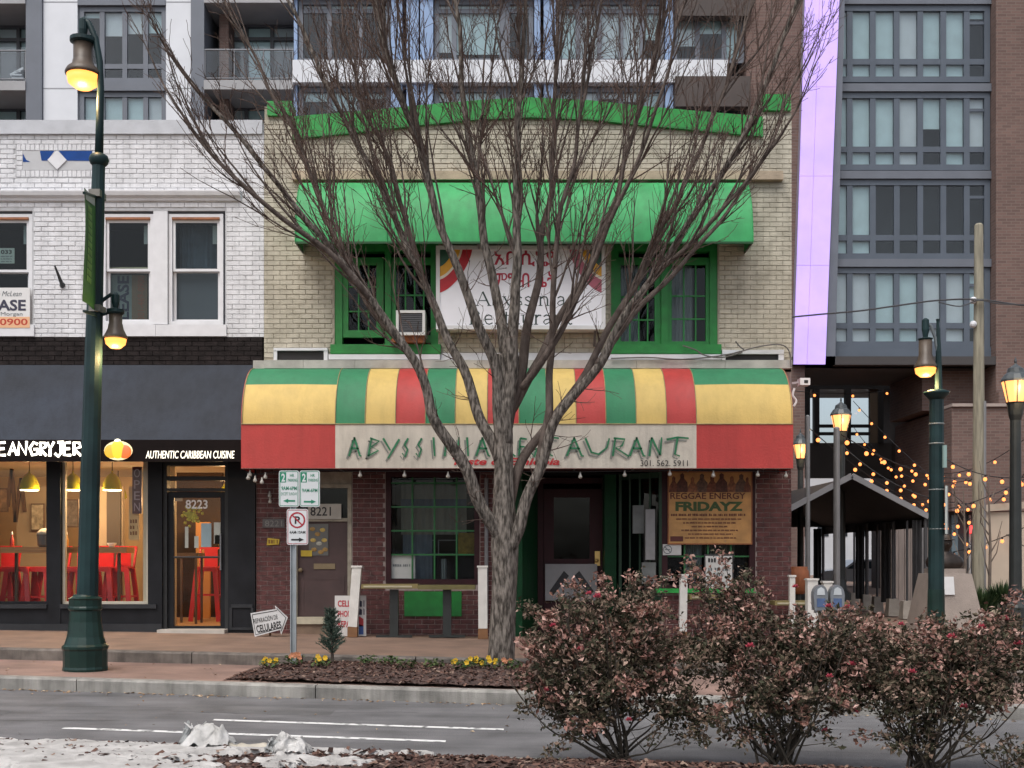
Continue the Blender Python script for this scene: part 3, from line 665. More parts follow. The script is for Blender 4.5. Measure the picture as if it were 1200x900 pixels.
tb = thing('small_table', 'small dark table seen through the glass shop door', 'table', P(222, 735, 21.8))
MB().box(PX(206, 21.8), PX(236, 21.8), 1.55, 2.05, PZ(652, 21.8), PZ(648, 21.8)).build('table_top', dk, tb)
for px in (209, 233):
    for yy in (1.6, 2.0): MB().beam((PX(px, 21.8), yy, zf + .02), (PX(px, 21.8), yy, PZ(652, 21.8)), .04).build('leg', dk, tb)
bot = mat('sauce_red', (.35, .03, .02), .3, .1, 9); zt_c = PZ(641, 20.5)
for px, m_, lab in ((14, bot, 'red sauce bottle on the window counter at the picture edge'), (78, mat('sauce_amber', (.35, .16, .02), .3, .1, 9), 'amber sauce bottle on the counter beside the lamp post')):
    x_ = PX(px, 20.6); t = thing('sauce_bottle', lab, 'bottle', (x_, .6, zt_c), 'sauce bottles on the counter'); MB().lathe([(.035, 0), (.038, .02), (.038, .13), (.016, .18), (.014, .22)], (x_, .6, zt_c), 12).build('bottle_body', m_, t, smooth=True); MB().lathe([(.017, .22), (.015, .25), (.006, .28)], (x_, .6, zt_c), 10).build('cap', wht, t)
x_ = PX(53, 20.6); t = thing('food_warmer', 'grey tub with pale domed lid on the counter by the black mullion', 'tub', (x_, .6, zt_c)); MB().lathe([(.10, 0), (.13, .03), (.14, .2), (.145, .22)], (x_, .6, zt_c), 16).build('tub', mat('tub_grey', (.1, .1, .105), .4, .1, 6), t); MB().lathe([(.14, .221), (.125, .27), (.07, .32), (.01, .335)], (x_, .6, zt_c), 16).build('lid', MATS['ceiling_cream'], t, smooth=True)
x_ = PX(131, 20.6); t = thing('paper_bowl', 'white bowl on the counter under the last pendant', 'bowl', (x_, .6, zt_c)); MB().lathe([(.04, 0), (.05, .01), (.085, .07), (.08, .072), (.03, .02)], (x_, .6, zt_c), 16).build('bowl_body', wht, t, smooth=True)
for k, (a, b, c, d, m_, lab) in enumerate(((-2, 9, 572, 600, (.2, .13, .08), 'dark framed picture on the beige wall at the picture edge'), (36, 52, 590, 622, (.33, .3, .24), 'pale framed menu on the shop wall left of the mullion'), (76, 92, 585, 618, (.12, .1, .09), 'dark framed picture on the shop wall behind the lamp post'))):
    t = thing('wall_picture', lab, 'picture', P(a, d, 22.7), 'framed pictures on the shop wall'); MB().box(PX(a, 22.8), PX(b, 22.8), 2.8, 2.84, PZ(d, 22.8), PZ(c, 22.8)).build('frame', dk, t); MB().box(PX(a + 1.2, 22.8), PX(b - 1.2, 22.8), 2.79, 2.799, PZ(d - 1.5, 22.8), PZ(c + 1.5, 22.8)).build('picture', mat('picture_%d' % k, m_, .6, .5, 12), t)
pt = mat('poster_cream', (.62, .45, .25), .8, .06, 8)
op = thing('open_sign', 'dark vertical OPEN sign hanging inside the shop window', 'sign', P(160, 602, 20.2))
MB().box(PX(155, 20.2), PX(166, 20.2), .2, .23, PZ(602, 20.2), PZ(547, 20.2)).build('panel', mat('dark_red_panel', (.07, .012, .025), .4, .1, 8), op)
for k, c_ in enumerate('OPEN'): text(op, c_, PX(157.2, 20.2), PX(164, 20.2), PZ(559.5 + k * 13.2, 20.2), PZ(549.5 + k * 13.2, 20.2), .195, mat('unlit_tube', (.4, .3, .36), .4, 0))
po = thing('menu_poster', 'warm yellow menu poster standing below the OPEN sign', 'poster', P(156, 632, 20.3))
MB().box(PX(151, 20.3), PX(163, 20.3), .3, .32, PZ(633, 20.3), PZ(570, 20.3)).build('sheet', pt, po)
for k in range(3): scribble(po, PX(152.5, 20.3), PX(161.5, 20.3), PZ(613 + k * 7, 20.3), PZ(608.5 + k * 7, 20.3), .296, mat('brown_ink', (.2, .08, .03), .7, 0), k)
yel = mat('yellow_enamel', (.50, .47, .015), .4, .08, 5, spec=.3)
for k, (px, lab) in enumerate(((34.5, 'yellow dome pendant lamp near the picture edge inside the jerk shop'), (85.5, 'yellow dome pendant lamp just beside the green post inside the jerk shop'), (131.5, 'yellow dome pendant lamp closest to the OPEN sign in the jerk shop'))):
    d = 20.75; x = PX(px, d); y = d - 20; z0 = PZ(574, d); t = thing('pendant_lamp', lab, 'lamp', (x, y, z0), 'yellow pendant lamps')
    MB().lathe([(.168, 0), (.172, .02), (.165, .07), (.14, .16), (.1, .235), (.05, .285), (.02, .30), (.018, .34)], (x, y, z0), 24).build('lamp_shade', yel, t, smooth=True)
    MB().lathe([(.05, -.012), (.155, -.012), (.155, -.004), (.05, -.004)], (x, y, z0), 20).build('bulb', emis('pendant_glow', (1, .86, .6), 9), t)
    MB().tube([(x, y, z0 + .34), (x, y, zc)], .008, 6).build('cord', blk, t)
    point_light('pendant_light', (x, y, z0 - .06), 46, (1, .62, .3))
for x, y, lab in ((PX(60), 3.4, 'yellow dome pendant lamp deep inside the shop behind the black mullion'), (PX(225), 2.6, 'yellow dome pendant lamp deep inside behind the glass shop door')):      # the same pendants deeper in the room
    z0 = PZ(576, 20.75); t = thing('pendant_lamp', lab, 'lamp', (x, y, z0), 'yellow pendant lamps')
    MB().lathe([(.168, 0), (.172, .02), (.165, .07), (.14, .16), (.1, .235), (.05, .285), (.02, .30)], (x, y, z0), 20).build('lamp_shade', yel, t, smooth=True)
    MB().tube([(x, y, z0 + .30), (x, y, zc)], .008, 6).build('cord', blk, t)
    point_light('pendant_light', (x, y, z0 - .06), 60, (1, .62, .3))
# ================================================================ RESTAURANT BUILDING (cream brick above, dark red brick below)
XR = PX(927.5); zg = g_up(0) - .06
cream = mat('cream_brick_paint', (.45, .415, .33), .75, .16, 3, .45, 60, detail=10, col2=(.57, .535, .44), streak=.2); cream_mortar = mat('cream_mortar', (.34, .31, .25), .9, .15, 8)
green_t = mat('green_trim', (.012, .185, .035), .5, .2, 6, .15, 40); green_c = mat('green_coping', (.015, .26, .045), .55, .2, 5, .15, 40)
tan_st = mat('tan_stone', (.42, .34, .25), .85, .2, 4, .4, 50)
red_br = mat('dark_red_brick', (.095, .034, .033), .8, .45, 8, .4, 70, detail=9); red_mo = mat('red_mortar', (.30, .25, .235), .9, .2, 8)
maroon = mat('maroon_paint', (.032, .009, .012), .6, .25, 5, spec=.25)
B = thing('restaurant_building', 'cream brick restaurant building with green parapet trim and dark red street front', 'building', (0, 0, zg))
def lerp_tab(tab):
    def f(px):
        if px <= tab[0][0]: return tab[0][1]
        for (a, b), (c, d) in zip(tab, tab[1:]):
            if px <= c: return b + (d - b) * (px - a) / (c - a)
        return tab[-1][1]
    return f
low_tab = [(343, 163), (420, 155), (490, 147), (560, 140), (620, 137.5), (690, 140), (745, 146), (810, 152), (893, 160)]
up_tab = [(343, 138), (420, 132), (490, 125), (560, 119), (620, 115.5), (690, 119), (745, 125), (810, 131), (893, 138)]
lo_f, up_f = lerp_tab(low_tab), lerp_tab(up_tab)
def ptop(x):
    px = x * 68 + 600
    return PZ(138) if px < 343 else (PZ(132) if px > 893 else PZ(lo_f(px)))
wh = [(PX(392), PX(513.5), PZ(416), PZ(285)), (PX(716), PX(841), PZ(416), PZ(285))]
uw = rect_holes(MB(), Xd, XR, PZ(436), PZ(200), 0, .3, wh)
xs_ = [343, 420, 490, 560, 620, 690, 745, 810, 893]
uw.prism([(PX(310), PZ(200)), (PX(343), PZ(200)), (PX(343), PZ(125)), (PX(310) , PZ(125))], 'y', 0, .3); uw.prism([(PX(893), PZ(200)), (XR, PZ(200)), (XR, PZ(118)), (PX(893), PZ(118))], 'y', 0, .3)
for a, b in zip(xs_, xs_[1:]): uw.prism([(PX(a), PZ(200)), (PX(b), PZ(200)), (PX(b), PZ(lo_f(b) - 6)), (PX(a), PZ(lo_f(a) - 6))], 'y', 0, .3)
uw = uw.build('upper_wall', cream_mortar, B)
def bkey(x, z):
    px, py = x * 68 + 600, 650 - (z - 1.7) * 68
    hid = 218 < py < 285 and 346 < px < 882 or 285 < py < 388 and 508 < px < 712
    return (600 if hid else 0) - abs(px - 600) + (40 if py < 190 else 0)
bricks(uw, [(Xd + .004, XR, PZ(420), PZ(112))], cream, 0, bkey, holes=[(h[0] - .02, h[1] + .02, h[2] - .06, h[3]) for h in wh] + [(PX(344), PX(916), PZ(215), PZ(203))], bl=.222, ch=.0835, top=lambda x: ptop(x) - .01, limit=300, seed=9)
cp = MB().box(PX(314), PX(342.5), -.07, .36, PZ(137), PZ(120)).build('parapet_coping', green_c, B)
MB().box(PX(893.5), PX(925.5), -.07, .36, PZ(131), PZ(112)).build('parapet_coping', green_c, B)
for a, b in zip(xs_, xs_[1:]):
    MB().prism([(PX(a), PZ(lo_f(a))), (PX(b), PZ(lo_f(b))), (PX(b), PZ(up_f(b))), (PX(a), PZ(up_f(a)))], 'y', -.065, .36).build('parapet_coping', green_c, B)
    MB().prism([(PX(a), PZ(lo_f(a) + 2)), (PX(b), PZ(lo_f(b) + 2)), (PX(b), PZ(lo_f(b) - .2)), (PX(a), PZ(lo_f(a) - .2))], 'y', -.085, .0).build('coping_edge', green_t, B)
MB().box(PX(344), PX(916), -.13, .1, PZ(213), PZ(203)).build('cornice', tan_st, B)
sh = MB(); sh.box(Xd + .004, Xd + .3, .31, 13, PZ(432), PZ(150)); sh.box(XR - .3, XR - .004, .31, 13, zg, PZ(150)); sh.box(Xd + .31, XR - .31, 12.7, 13, zg, PZ(150)); sh.box(Xd + .31, XR - .31, .32, 12.7, PZ(185), PZ(170))
sh.box(Xg + .004, XR - .31, .32, 12.7, PZ(520), PZ(490)); sh.box(Xg + .004, Xg + .25, .32, 12.7, zg, PZ(520.5))
sh.build('shell', mat('shell_brown', (.12, .085, .07), .9, .15, 2), B)
# --- upper windows
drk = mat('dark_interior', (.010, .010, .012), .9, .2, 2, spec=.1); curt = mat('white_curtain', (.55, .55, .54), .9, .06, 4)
def drape(mb, x0, x1, z0, z1, y, amp=.02, n=28, ph=0.):
    i = len(mb.v)
    for k in range(n + 1):
        x = x0 + (x1 - x0) * k / n; yy = y + amp * math.sin(k * 1.4 + ph) + amp * .5 * math.sin(k * 2.9 + ph * 2)
        mb.v += [(x, yy, z1), (x, yy * 1.0 + .3 * amp * math.sin(k * .7), z0)]
    for k in range(n): mb.f.append((i + 2 * k, i + 2 * k + 1, i + 2 * k + 3, i + 2 * k + 2))
    return mb
def upper_window(panes, hole, mull, name_l):
    x0, x1, z0, z1 = hole
    fr = MB(); frame(fr, x0 - .0, x1 + .0, z0, z1, .02, .22, .13)
    for a, b in mull: fr.box(PX(a), PX(b), .0, .2, z0 + .02, z1 - .02)
    fr = fr.build('window', green_t, B, label=name_l)
    for (a, b, c, d, nv, hz) in panes:
        frame(MB(), PX(a) - .13, PX(b) + .09, PZ(d) - .13, PZ(c) + .06, .05, .12, .125).build('sash', green_t, fr)
        MB().box(PX(a) - .02, PX(b) + .02, .088, .094, PZ(d) - .02, PZ(c) + .02).build('pane', glass_up, fr)
        for k in range(1, nv): xx = PX(a + (b - a) * k / nv); MB().box(xx - .012, xx + .012, .062, .086, PZ(d) - .01, PZ(c)).build('muntin', green_t, fr)
        for h in hz: MB().box(PX(a), PX(b), .064, .084, PZ(h) - .012, PZ(h) + .012).build('muntin', green_t, fr)
    MB().box(x0 - .06, x1 + .05, -.09, .25, PZ(415.5), PZ(404.5)).build('window_sill', green_t, fr)
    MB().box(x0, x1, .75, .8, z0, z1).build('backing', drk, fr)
    return fr
ul = upper_window([(408, 443, 305, 386, 3, (364, 335)), (464, 507, 305, 392, 4, (345,))], wh[0], [(451, 458)], 'green framed window holding an air conditioner')
ur = upper_window([(728, 770, 305, 399, 4, (374, 347)), (788, 830, 305, 399, 3, (373, 346))], wh[1], [(775, 783)], 'green framed window with white curtains')
drape(MB(), PX(787), PX(815), PZ(402), PZ(300), .3, .03).build('curtain', curt, ur, smooth=True)
drape(MB(), PX(727), PX(752), PZ(402), PZ(300), .3, .03).build('curtain', curt, ur, smooth=True)
ac = thing('air_conditioner', 'white window air conditioner with dark grille in the green window', 'air conditioner', P(481, 392, 19.8))
frame(MB(), PX(464, 19.7), PX(498, 19.7), PZ(392.5, 19.7), PZ(363.5, 19.7), -.3, .25, .045).build('casing', mat('ac_white', (.62, .63, .62), .5, .06, 6), ac)
MB().box(PX(465, 19.7), PX(497, 19.7), -.27, .24, PZ(391.5, 19.7), PZ(364.5, 19.7)).build('grille', mat('ac_grille', (.07, .075, .085), .7, .2, 40), ac)
q = MB()
for k in range(11): z = PZ(389 - k * 2.2, 19.7); q.box(PX(467, 19.7), PX(495, 19.7), -.282, -.272, z, z + .012)
q.build('louvre', mat('ac_louvre', (.12, .125, .135), .6, .1, 9), ac)
MB().prism([(PX(459), PZ(403.5)), (PX(498), PZ(403.8)), (PX(499), PZ(394)), (PX(464), PZ(394))], 'y', -.22, .1).build('wooden_support', mat('rusty_wood', (.26, .09, .035), .8, .3, 10), ac)
# --- stone ledge above the big awning and what lies on it
led_m = mat('stone_ledge', (.40, .385, .36), .85, .2, 4, .4, 50)
xa = PX(297)
for k, (a, b) in enumerate(((298, 311), (311.4, 357), (357.3, 417), (417.3, 480), (480.3, 560), (560.3, 645), (645.3, 745), (745.3, 848), (848.3, 926))): MB().box(PX(a), PX(b), -.14 if a > 300 else -.1, .02, PZ(433), PZ(423.5)).build('ledge_stone', led_m, B)
for (a, b) in ((322, 326), (380.5, 385)): MB().box(PX(a), PX(b), -.1, -.016, PZ(423), PZ(412)).build('vent_frame', trim_w, B)
MB().box(PX(322), PX(385), -.11, -.016, PZ(412), PZ(409)).build('vent_frame', trim_w, B); MB().box(PX(326), PX(380.5), -.05, -.016, PZ(422.8), PZ(412)).build('vent_opening', blk, B)
for (a, b) in ((845, 849), (911, 917)): MB().box(PX(a), PX(b), -.1, -.016, PZ(423), PZ(411)).build('vent_frame', trim_w, B)
MB().box(PX(845), PX(917), -.11, -.016, PZ(416), PZ(411.5)).build('vent_frame', trim_w, B); MB().box(PX(849), PX(911), -.05, -.016, PZ(422.8), PZ(416)).build('vent_opening', blk, B)
MB().box(PX(386), PX(516), -.11, .0, PZ(422.5), PZ(416.5)).build('white_ledge', trim_w, B); MB().box(PX(516.5), PX(712), -.045, -.016, PZ(422.5), PZ(414)).build('white_ledge', trim_w, B); MB().box(PX(712.5), PX(844), -.11, .0, PZ(422.5), PZ(416.5)).build('white_ledge', trim_w, B)
cb = MB()
def cable(pts, d, r=.011):
    P3 = [P(a, b, d) for a, b in pts]; out = []
    for k in range(len(P3) - 1):
        p0, p1, p2, p3 = P3[max(0, k - 1)], P3[k], P3[k + 1], P3[min(len(P3) - 1, k + 2)]
        for j in range(5):
            t = j / 5; out.append(.5 * ((2 * p1) + (p2 - p0) * t + (2 * p0 - 5 * p1 + 4 * p2 - p3) * t * t + (3 * p1 - p0 - 3 * p2 + p3) * t ** 3))
    out.append(P3[-1]); return out
for pts in ([(716, 420), (760, 419), (800, 421), (850, 416), (890, 406), (915, 404), (925, 412), (927, 430)], [(800, 405), (815, 410), (825, 416), (845, 419), (870, 413)], [(862, 400), (867, 406), (872, 410)]): cb.tube(cable(pts, 19.82), .012, 6)
tag(cb.build('wall_cable', mat('grey_cable', (.13, .12, .115), .7, .2, 8)), 'loose grey cables drooping along the ledge beside the right window', 'cable')
# --- upper green barrel awning
def barrel(x0, x1, yf, z0, zt, ny=14, nx=40, sag=.0, t0=0., t1=1.):
    mb = MB(); i = 0
    for j in range(ny + 1):
        t = (t0 + (t1 - t0) * j / ny) * math.pi / 2
        for k in range(nx + 1):
            x = x0 + (x1 - x0) * k / nx; w = sag * noise.noise((x * 1.7, t * 2, yf)) + sag * 2.2 * math.sin(math.pi * k / nx) * math.sin(2 * t) + sag * .35 * noise.noise((x * 9, t * 5, 2)); mb.v.append((x, yf * math.sin(t) - .01 + w, z0 + (zt - z0) * math.cos(t) + w * .5))
    for j in range(ny):
        for k in range(nx): a = j * (nx + 1) + k; mb.f.append((a, a + nx + 1, a + nx + 2, a + 1))
    return mb
fab_g = mat('bright_green_fabric', (.025, .31, .09), .6, .2, 3, .1, 40, col2=(.04, .38, .12), streak=.15)
ga = thing('green_awning', 'bright green rounded awning over the upper windows', 'awning', P(614, 284, 19.3)); dga = 19.27
gx0, gx1, gz0, gzt = PX(346, dga), PX(882.5, dga), PZ(283.5, dga), PZ(216)
xs2 = [gx0 + (gx1 - gx0) * k / 5 for k in range(6)]
for a, b in zip(xs2, xs2[1:]): barrel(a, b, -.72, gz0 + .0, gzt, 14, 16, .012).build('fabric_panel', fab_g, ga, smooth=True)
side = [(-.012, gz0)] + [(-.72 * math.sin(t * math.pi / 2 / 12) - .012, gz0 + (gzt - gz0) * math.cos(t * math.pi / 2 / 12)) for t in range(13)]
for x in (gx0, gx1): MB().prism(side, 'x', x - .004, x + .004).build('end_panel', fab_g, ga)
for a in xs2: MB().tube([(a, -.72 * math.sin(k * math.pi / 24) * 1.008 - .012, gz0 + (gzt - gz0) * math.cos(k * math.pi / 24) * 1.001) for k in range(13)], .008, 5).build('seam', fab_g, ga)
MB().box(gx0, gx1, -.745, -.71, gz0 - .03, gz0 + .005).build('front_rail', mat('dark_green_rail', (.008, .07, .02), .6, .1, 6), ga)
q = MB()
for a in xs2: q.tube([(a, -.03, gz0), (a, -.7, gz0)], .015, 6)
q.build('frame', mat('awning_steel', (.1, .1, .1), .5, .1, 6), ga)
# --- big striped awning
dst = 19.0; aw_g = mat('stripe_green', (.028, .20, .09), .65, .1, 3, .2, 30, detail=9, streak=.14); aw_y = mat('stripe_yellow', (.62, .445, .14), .65, .06, 3, .2, 30, detail=9, streak=.12); aw_r = mat('stripe_red', (.43, .042, .038), .6, .08, 3, .2, 30, detail=9, streak=.12); aw_w = mat('valance_cream', (.56, .52, .45), .7, .1, 3, .2, 30, detail=9, streak=.22)
SA = thing('striped_awning', 'wide green yellow and red striped awning with a lettered cream valance', 'awning', P(606, 550, 19))
ax0, ax1 = PX(283, dst), PX(929, dst); zv1, zv0, zat = PZ(497, dst), PZ(549.5, dst), PZ(433)
# t at which the fabric crosses row 450
tb = min((abs(HY - F * ((zv1 + (zat - zv1) * math.cos(k / 400 * math.pi / 2)) - CAMZ) / (20 - math.sin(k / 400 * math.pi / 2)) - 451), k / 400) for k in range(400))[1]
edges = [393, 428, 463.5, 498.5, 533.5, 571, 608, 640.5, 675, 710, 745.5, 781, 816]; cols = [aw_g, aw_y, aw_r] * 4
for (a, b) in ((283, 393), (816, 929)):
    barrel(PX(a, dst), PX(b, dst), -1, zv1, zat, 6, 18, .012, 0, tb).build('stripe', aw_g, SA, smooth=True)
    barrel(PX(a, dst), PX(b, dst), -1, zv1, zat, 10, 18, .012, tb, 1).build('stripe', aw_y, SA, smooth=True)
for (a, b), m_ in zip(zip(edges, edges[1:]), cols): barrel(PX(a, dst), PX(b, dst), -1, zv1, zat, 14, 6, .012).build('stripe', m_, SA, smooth=True)
pip = MB(); seam_m = mat('seam_piping', (.30, .24, .12), .8, .2, 9)
for px in edges + [284, 928]:
    pts = [(PX(px, dst), -1. * math.sin(k * math.pi / 28) * 1.006 - .012, zv1 + (zat - zv1) * math.cos(k * math.pi / 28) * 1.004) for k in range(15)]; MB().tube(pts, .0075, 5).build('seam', seam_m, SA)
MB().tube([(ax0, -1.018, zv1), (ax1, -1.018, zv1)], .009, 6).build('seam', seam_m, SA); MB().tube([(ax0, -1.016, zv0 + .004), (ax1, -1.016, zv0 + .004)], .008, 6).build('hem', mat('dark_hem', (.12, .05, .04), .8, .2, 9), SA)
def valance(a, b, m_, y=-1.012):
    mb = MB(); n = max(6, int((b - a) / 8))
    for k in range(n + 1):
        x = PX(a + (b - a) * k / n, dst); w = .006 * noise.noise((x * 2, 1, 1)); mb.v += [(x, y + w, zv1), (x, y + 2.0 * w, (zv1 + zv0) / 2), (x, y + 1.2 * w, zv0 + .004 * math.sin(x * 5))]
    for k in range(n): i = 3 * k; mb.f += [(i, i + 1, i + 4, i + 3), (i + 1, i + 2, i + 5, i + 4)]
    return mb.build('valance', m_, SA, smooth=True)
valance(283, 393, aw_r); vc = valance(393, 816, aw_w); valance(816, 929, aw_r)
side = [(-.012, zv0)] + [(-1. * math.sin(t * math.pi / 28) - .012, zv1 + (zat - zv1) * math.cos(t * math.pi / 28)) for t in range(15)] + [(-1.012, zv0)]
MB().prism(side, 'x', ax0 - .004, ax0 + .003).build('end_panel', aw_r, SA); MB().prism(side, 'x', ax1 - .003, ax1 + .004).build('end_panel', aw_r, SA)
q = MB(); q.box(ax0, ax1, -1.0, -.97, zv0 + .01, zv0 + .04)
for px in edges[::2]: q.tube([(PX(px, dst), -.02, zv0 + .03), (PX(px, dst), -1, zv0 + .03)], .013, 6); q.tube([(PX(px, dst), -.02, zat - .05), (PX(px, dst), -.7, zv1 + .05)], .013, 6)
q.build('frame', MATS['awning_steel'], SA)
# hand-painted runic lettering
SF = {'A': [[(.0, 0), (.42, 1)], [(.38, 1.0), (.8, .02), (.92, .0)], [(.18, .42), (.72, .4)]], 'B': [[(.1, 0), (.32, .95)], [(.22, .95), (.85, .8), (.3, .5), (.8, .3), (.05, 0)]], 'Y': [[(.0, .95), (.45, .3)], [(1.0, .9), (.3, -.12)]],
      'S': [[(.6, .95), (.3, .6), (.55, .35), (.35, -.05), (.1, .15)]], 'I': [[(.3, 1), (.45, 0)]], 'N': [[(.05, 0), (.2, 1)], [(.2, .98), (.75, .05)], [(.75, .05), (.85, 1)]], 'R': [[(.05, 0), (.2, .95)], [(.1, .95), (.75, .9), (.6, .55), (.2, .45), (1, -.02)]],
      'E': [[(.1, 0), (.2, .95)], [(.2, .95), (.8, .9)], [(.15, .5), (.6, .5)], [(.1, .02), (.75, .0)]], 'T': [[(.0, .88), (.5, 1), (1, .95)], [(.5, .98), (.38, .1), (.6, .0)]], 'U': [[(.0, .95), (.25, .2), (.55, .1), (.9, .45), (1, .95)]]}
glyphs = [('A', 409, 425), ('B', 430, 447), ('Y', 449, 468), ('S', 470, 484), ('S', 486, 500), ('I', 505, 515), ('N', 520, 541), ('I', 545, 553), ('A', 558, 576), ('R', 588, 604), ('E', 607, 620), ('S', 622, 634), ('T', 637, 655), ('A', 664, 686), ('U', 686, 714), ('R', 717, 737), ('A', 738, 758), ('N', 760, 778), ('T', 781, 807)]
ink_g = mat('painted_green', (.02, .16, .07), .6, .2, 9); ink_s = mat('painted_grey', (.20, .21, .19), .7, .15, 9)
for ch_, a, b in glyphs:
    gs, gg = MB(), MB()
    for st_ in SF[ch_]:
        pts = [(PX(a + (b - a) * p[0], 18.98), PZ(534.5 - 22 * p[1], 18.98)) for p in st_]
        ribbon(gs, [(x - .035, z - .045) for x, z in pts], .03, -1.026, .02); ribbon(gg, pts, .036, -1.031, .026)
    gs.build('letter_shadow', ink_s, vc); gg.build('lettering', ink_g, vc)
mg = mat('painted_red', (.42, .02, .025), .6, .1, 9)
text(vc, 'Taste of Ethiopia', PX(530, 18.98), PX(656, 18.98), PZ(547.5, 18.98), PZ(536.5, 18.98), -1.028, mg, shear=.25, bold=.03)
text(vc, '301. 562. 5911', PX(750.5, 18.98), PX(806, 18.98), PZ(546.3, 18.98), PZ(539.3, 18.98), -1.028, blk)
# --- big white restaurant sign
SG = thing('restaurant_sign', 'white restaurant sign board with Ethiopian lettering and striped corner swooshes', 'sign', P(610, 386, 19.7)); ds = 19.68
def sx(px): return PX(px, ds)
def sz(py): return PZ(py, ds)
MB().box(sx(513), sx(707.5), -.315, -.06, sz(384), sz(290)).build('panel', mat('sign_white', (.78, .79, .84), .4, .03, 3), SG)
frame(MB(), sx(511), sx(709.5), sz(386), sz(288), -.335, -.05, .065).build('frame', mat('sign_frame', (.62, .63, .64), .5, .06, 4), SG)
for px in (525, 613, 698): MB().beam((sx(px), -.2, sz(386)), (sx(px), -.02, sz(402)), .04).build('bracket', MATS['awning_steel'], SG)
sw_cols = [((0, .40), mat('sw_green', (.02, .085, .05), .5, .1, 9)), ((.40, .63), mat('sw_yellow', (.70, .36, .03), .5, .08, 9)), ((.63, .70), mat('sw_pale', (.72, .66, .55), .5, .05, 9)), ((.70, 1.0), None)]
for sgn, cxp, redm_ in ((1, 515.5, mat('sw_red', (.42, .015, .025), .5, .1, 9)), (-1, 705, mat('sw_rose', (.40, .11, .15), .5, .1, 9))):
    for k, ((r0, r1), m_) in enumerate(sw_cols):
        q = MB(); n = 18
        for j in range(n + 1):
            a = math.pi / 2 * j / n; i = len(q.v)
            for r in (r0, r1): q.v.append((sx(cxp + sgn * 38 * r * math.cos(a) * (1 - .12 * math.sin(2 * a))), -.3175 - .001 * k, sz(292 + 51 * r * math.sin(a) * (1 - .12 * math.sin(2 * a)))))
        for j in range(n): q.f.append((2 * j, 2 * j + 1, 2 * j + 3, 2 * j + 2))
        q.build('swoosh', m_ or redm_, SG)
ered = mat('ethiopic_red', (.42, .02, .05), .5, 0)
text(SG, 'አቢሲኒያ', sx(579), sx(650), sz(312), sz(293.5), -.3185, ered, bold=.015); text(SG, 'ምግብ ቤት', sx(579), sx(652), sz(336.5), sz(318), -.3185, ered, bold=.015)
SER = {'A': (.95, [([(.1, 0), (.45, 1)], .05), ([(.45, 1), (.85, 0)], .12), ([(.23, .36), (.7, .36)], .05)], [(.1, 0), (.85, 0)]), 'b': (.72, [([(.14, 1), (.14, 0)], .11), ([(.14, .55), (.35, .66), (.58, .55), (.62, .3), (.5, .05), (.3, 0), (.14, .08)], .08)], [(.1, 1)]),
       'y': (.7, [([(.08, .64), (.36, .02)], .11), ([(.64, .64), (.3, -.25), (.14, -.3)], .05)], [(.08, .64), (.64, .64)]), 's': (.55, [([(.46, .55), (.3, .65), (.12, .55), (.16, .42), (.42, .26), (.46, .1), (.28, 0), (.08, .08)], .085)], []), 'i': (.34, [([(.17, .64), (.17, 0)], .11), ([(.17, .92), (.17, .82)], .12)], [(.17, 0), (.12, .64)]),
       'n': (.76, [([(.15, .64), (.15, 0)], .11), ([(.15, .5), (.35, .65), (.52, .6), (.58, .45), (.58, 0)], .10)], [(.15, 0), (.58, 0), (.1, .64)]), 'a': (.64, [([(.1, .54), (.25, .65), (.42, .6), (.46, .45), (.46, .1), (.56, 0)], .09), ([(.46, .38), (.2, .32), (.08, .16), (.2, 0), (.46, .14)], .07)], []), 'R': (.92, [([(.18, 1), (.18, 0)], .13), ([(.18, .97), (.5, .97), (.66, .76), (.5, .52), (.18, .5)], .08), ([(.42, .5), (.82, 0)], .12)], [(.18, 0), (.18, 1), (.84, 0)]),
       'e': (.62, [([(.08, .34), (.52, .36), (.46, .58), (.3, .66), (.12, .55), (.07, .3), (.18, .06), (.34, 0), (.54, .1)], .075)], []), 't': (.45, [([(.2, .86), (.2, .1), (.3, 0), (.42, .06)], .10), ([(.04, .62), (.4, .62)], .05)], []), 'u': (.76, [([(.14, .64), (.14, .15), (.26, 0), (.44, .04), (.58, .16)], .10), ([(.58, .64), (.58, 0)], .11)], [(.1, .64), (.54, .64), (.62, 0)]), 'r': (.52, [([(.15, .64), (.15, 0)], .11), ([(.15, .45), (.3, .63), (.46, .62)], .09)], [(.15, 0), (.1, .64)])}
def serif(par, s, x0, x1, zb, h, y, m_):
    tot = sum(SER[c][0] for c in s); k = (x1 - x0) / tot; x = x0; mb = MB()
    for c in s:
        wd, strokes, ser = SER[c]
        for pts, w in strokes: ribbon(mb, [(x + p[0] * k, zb + p[1] * h) for p in pts], w * h, y)
        for p in ser: mb.face([(x + p[0] * k - .14 * h, y, zb + p[1] * h - .025 * h), (x + p[0] * k + .14 * h, y, zb + p[1] * h - .025 * h), (x + p[0] * k + .14 * h, y, zb + p[1] * h + .025 * h), (x + p[0] * k - .14 * h, y, zb + p[1] * h + .025 * h)])
        x += wd * k
    mb.build('lettering', m_, par)
ink_d = mat('dark_green_ink', (.02, .045, .04), .5, 0)
serif(SG, 'Abyssinia', sx(557), sx(664), sz(358), .235, -.3185, ink_d); serif(SG, 'Restaurant', sx(549), sx(671), sz(380), .245, -.3185, ink_d)

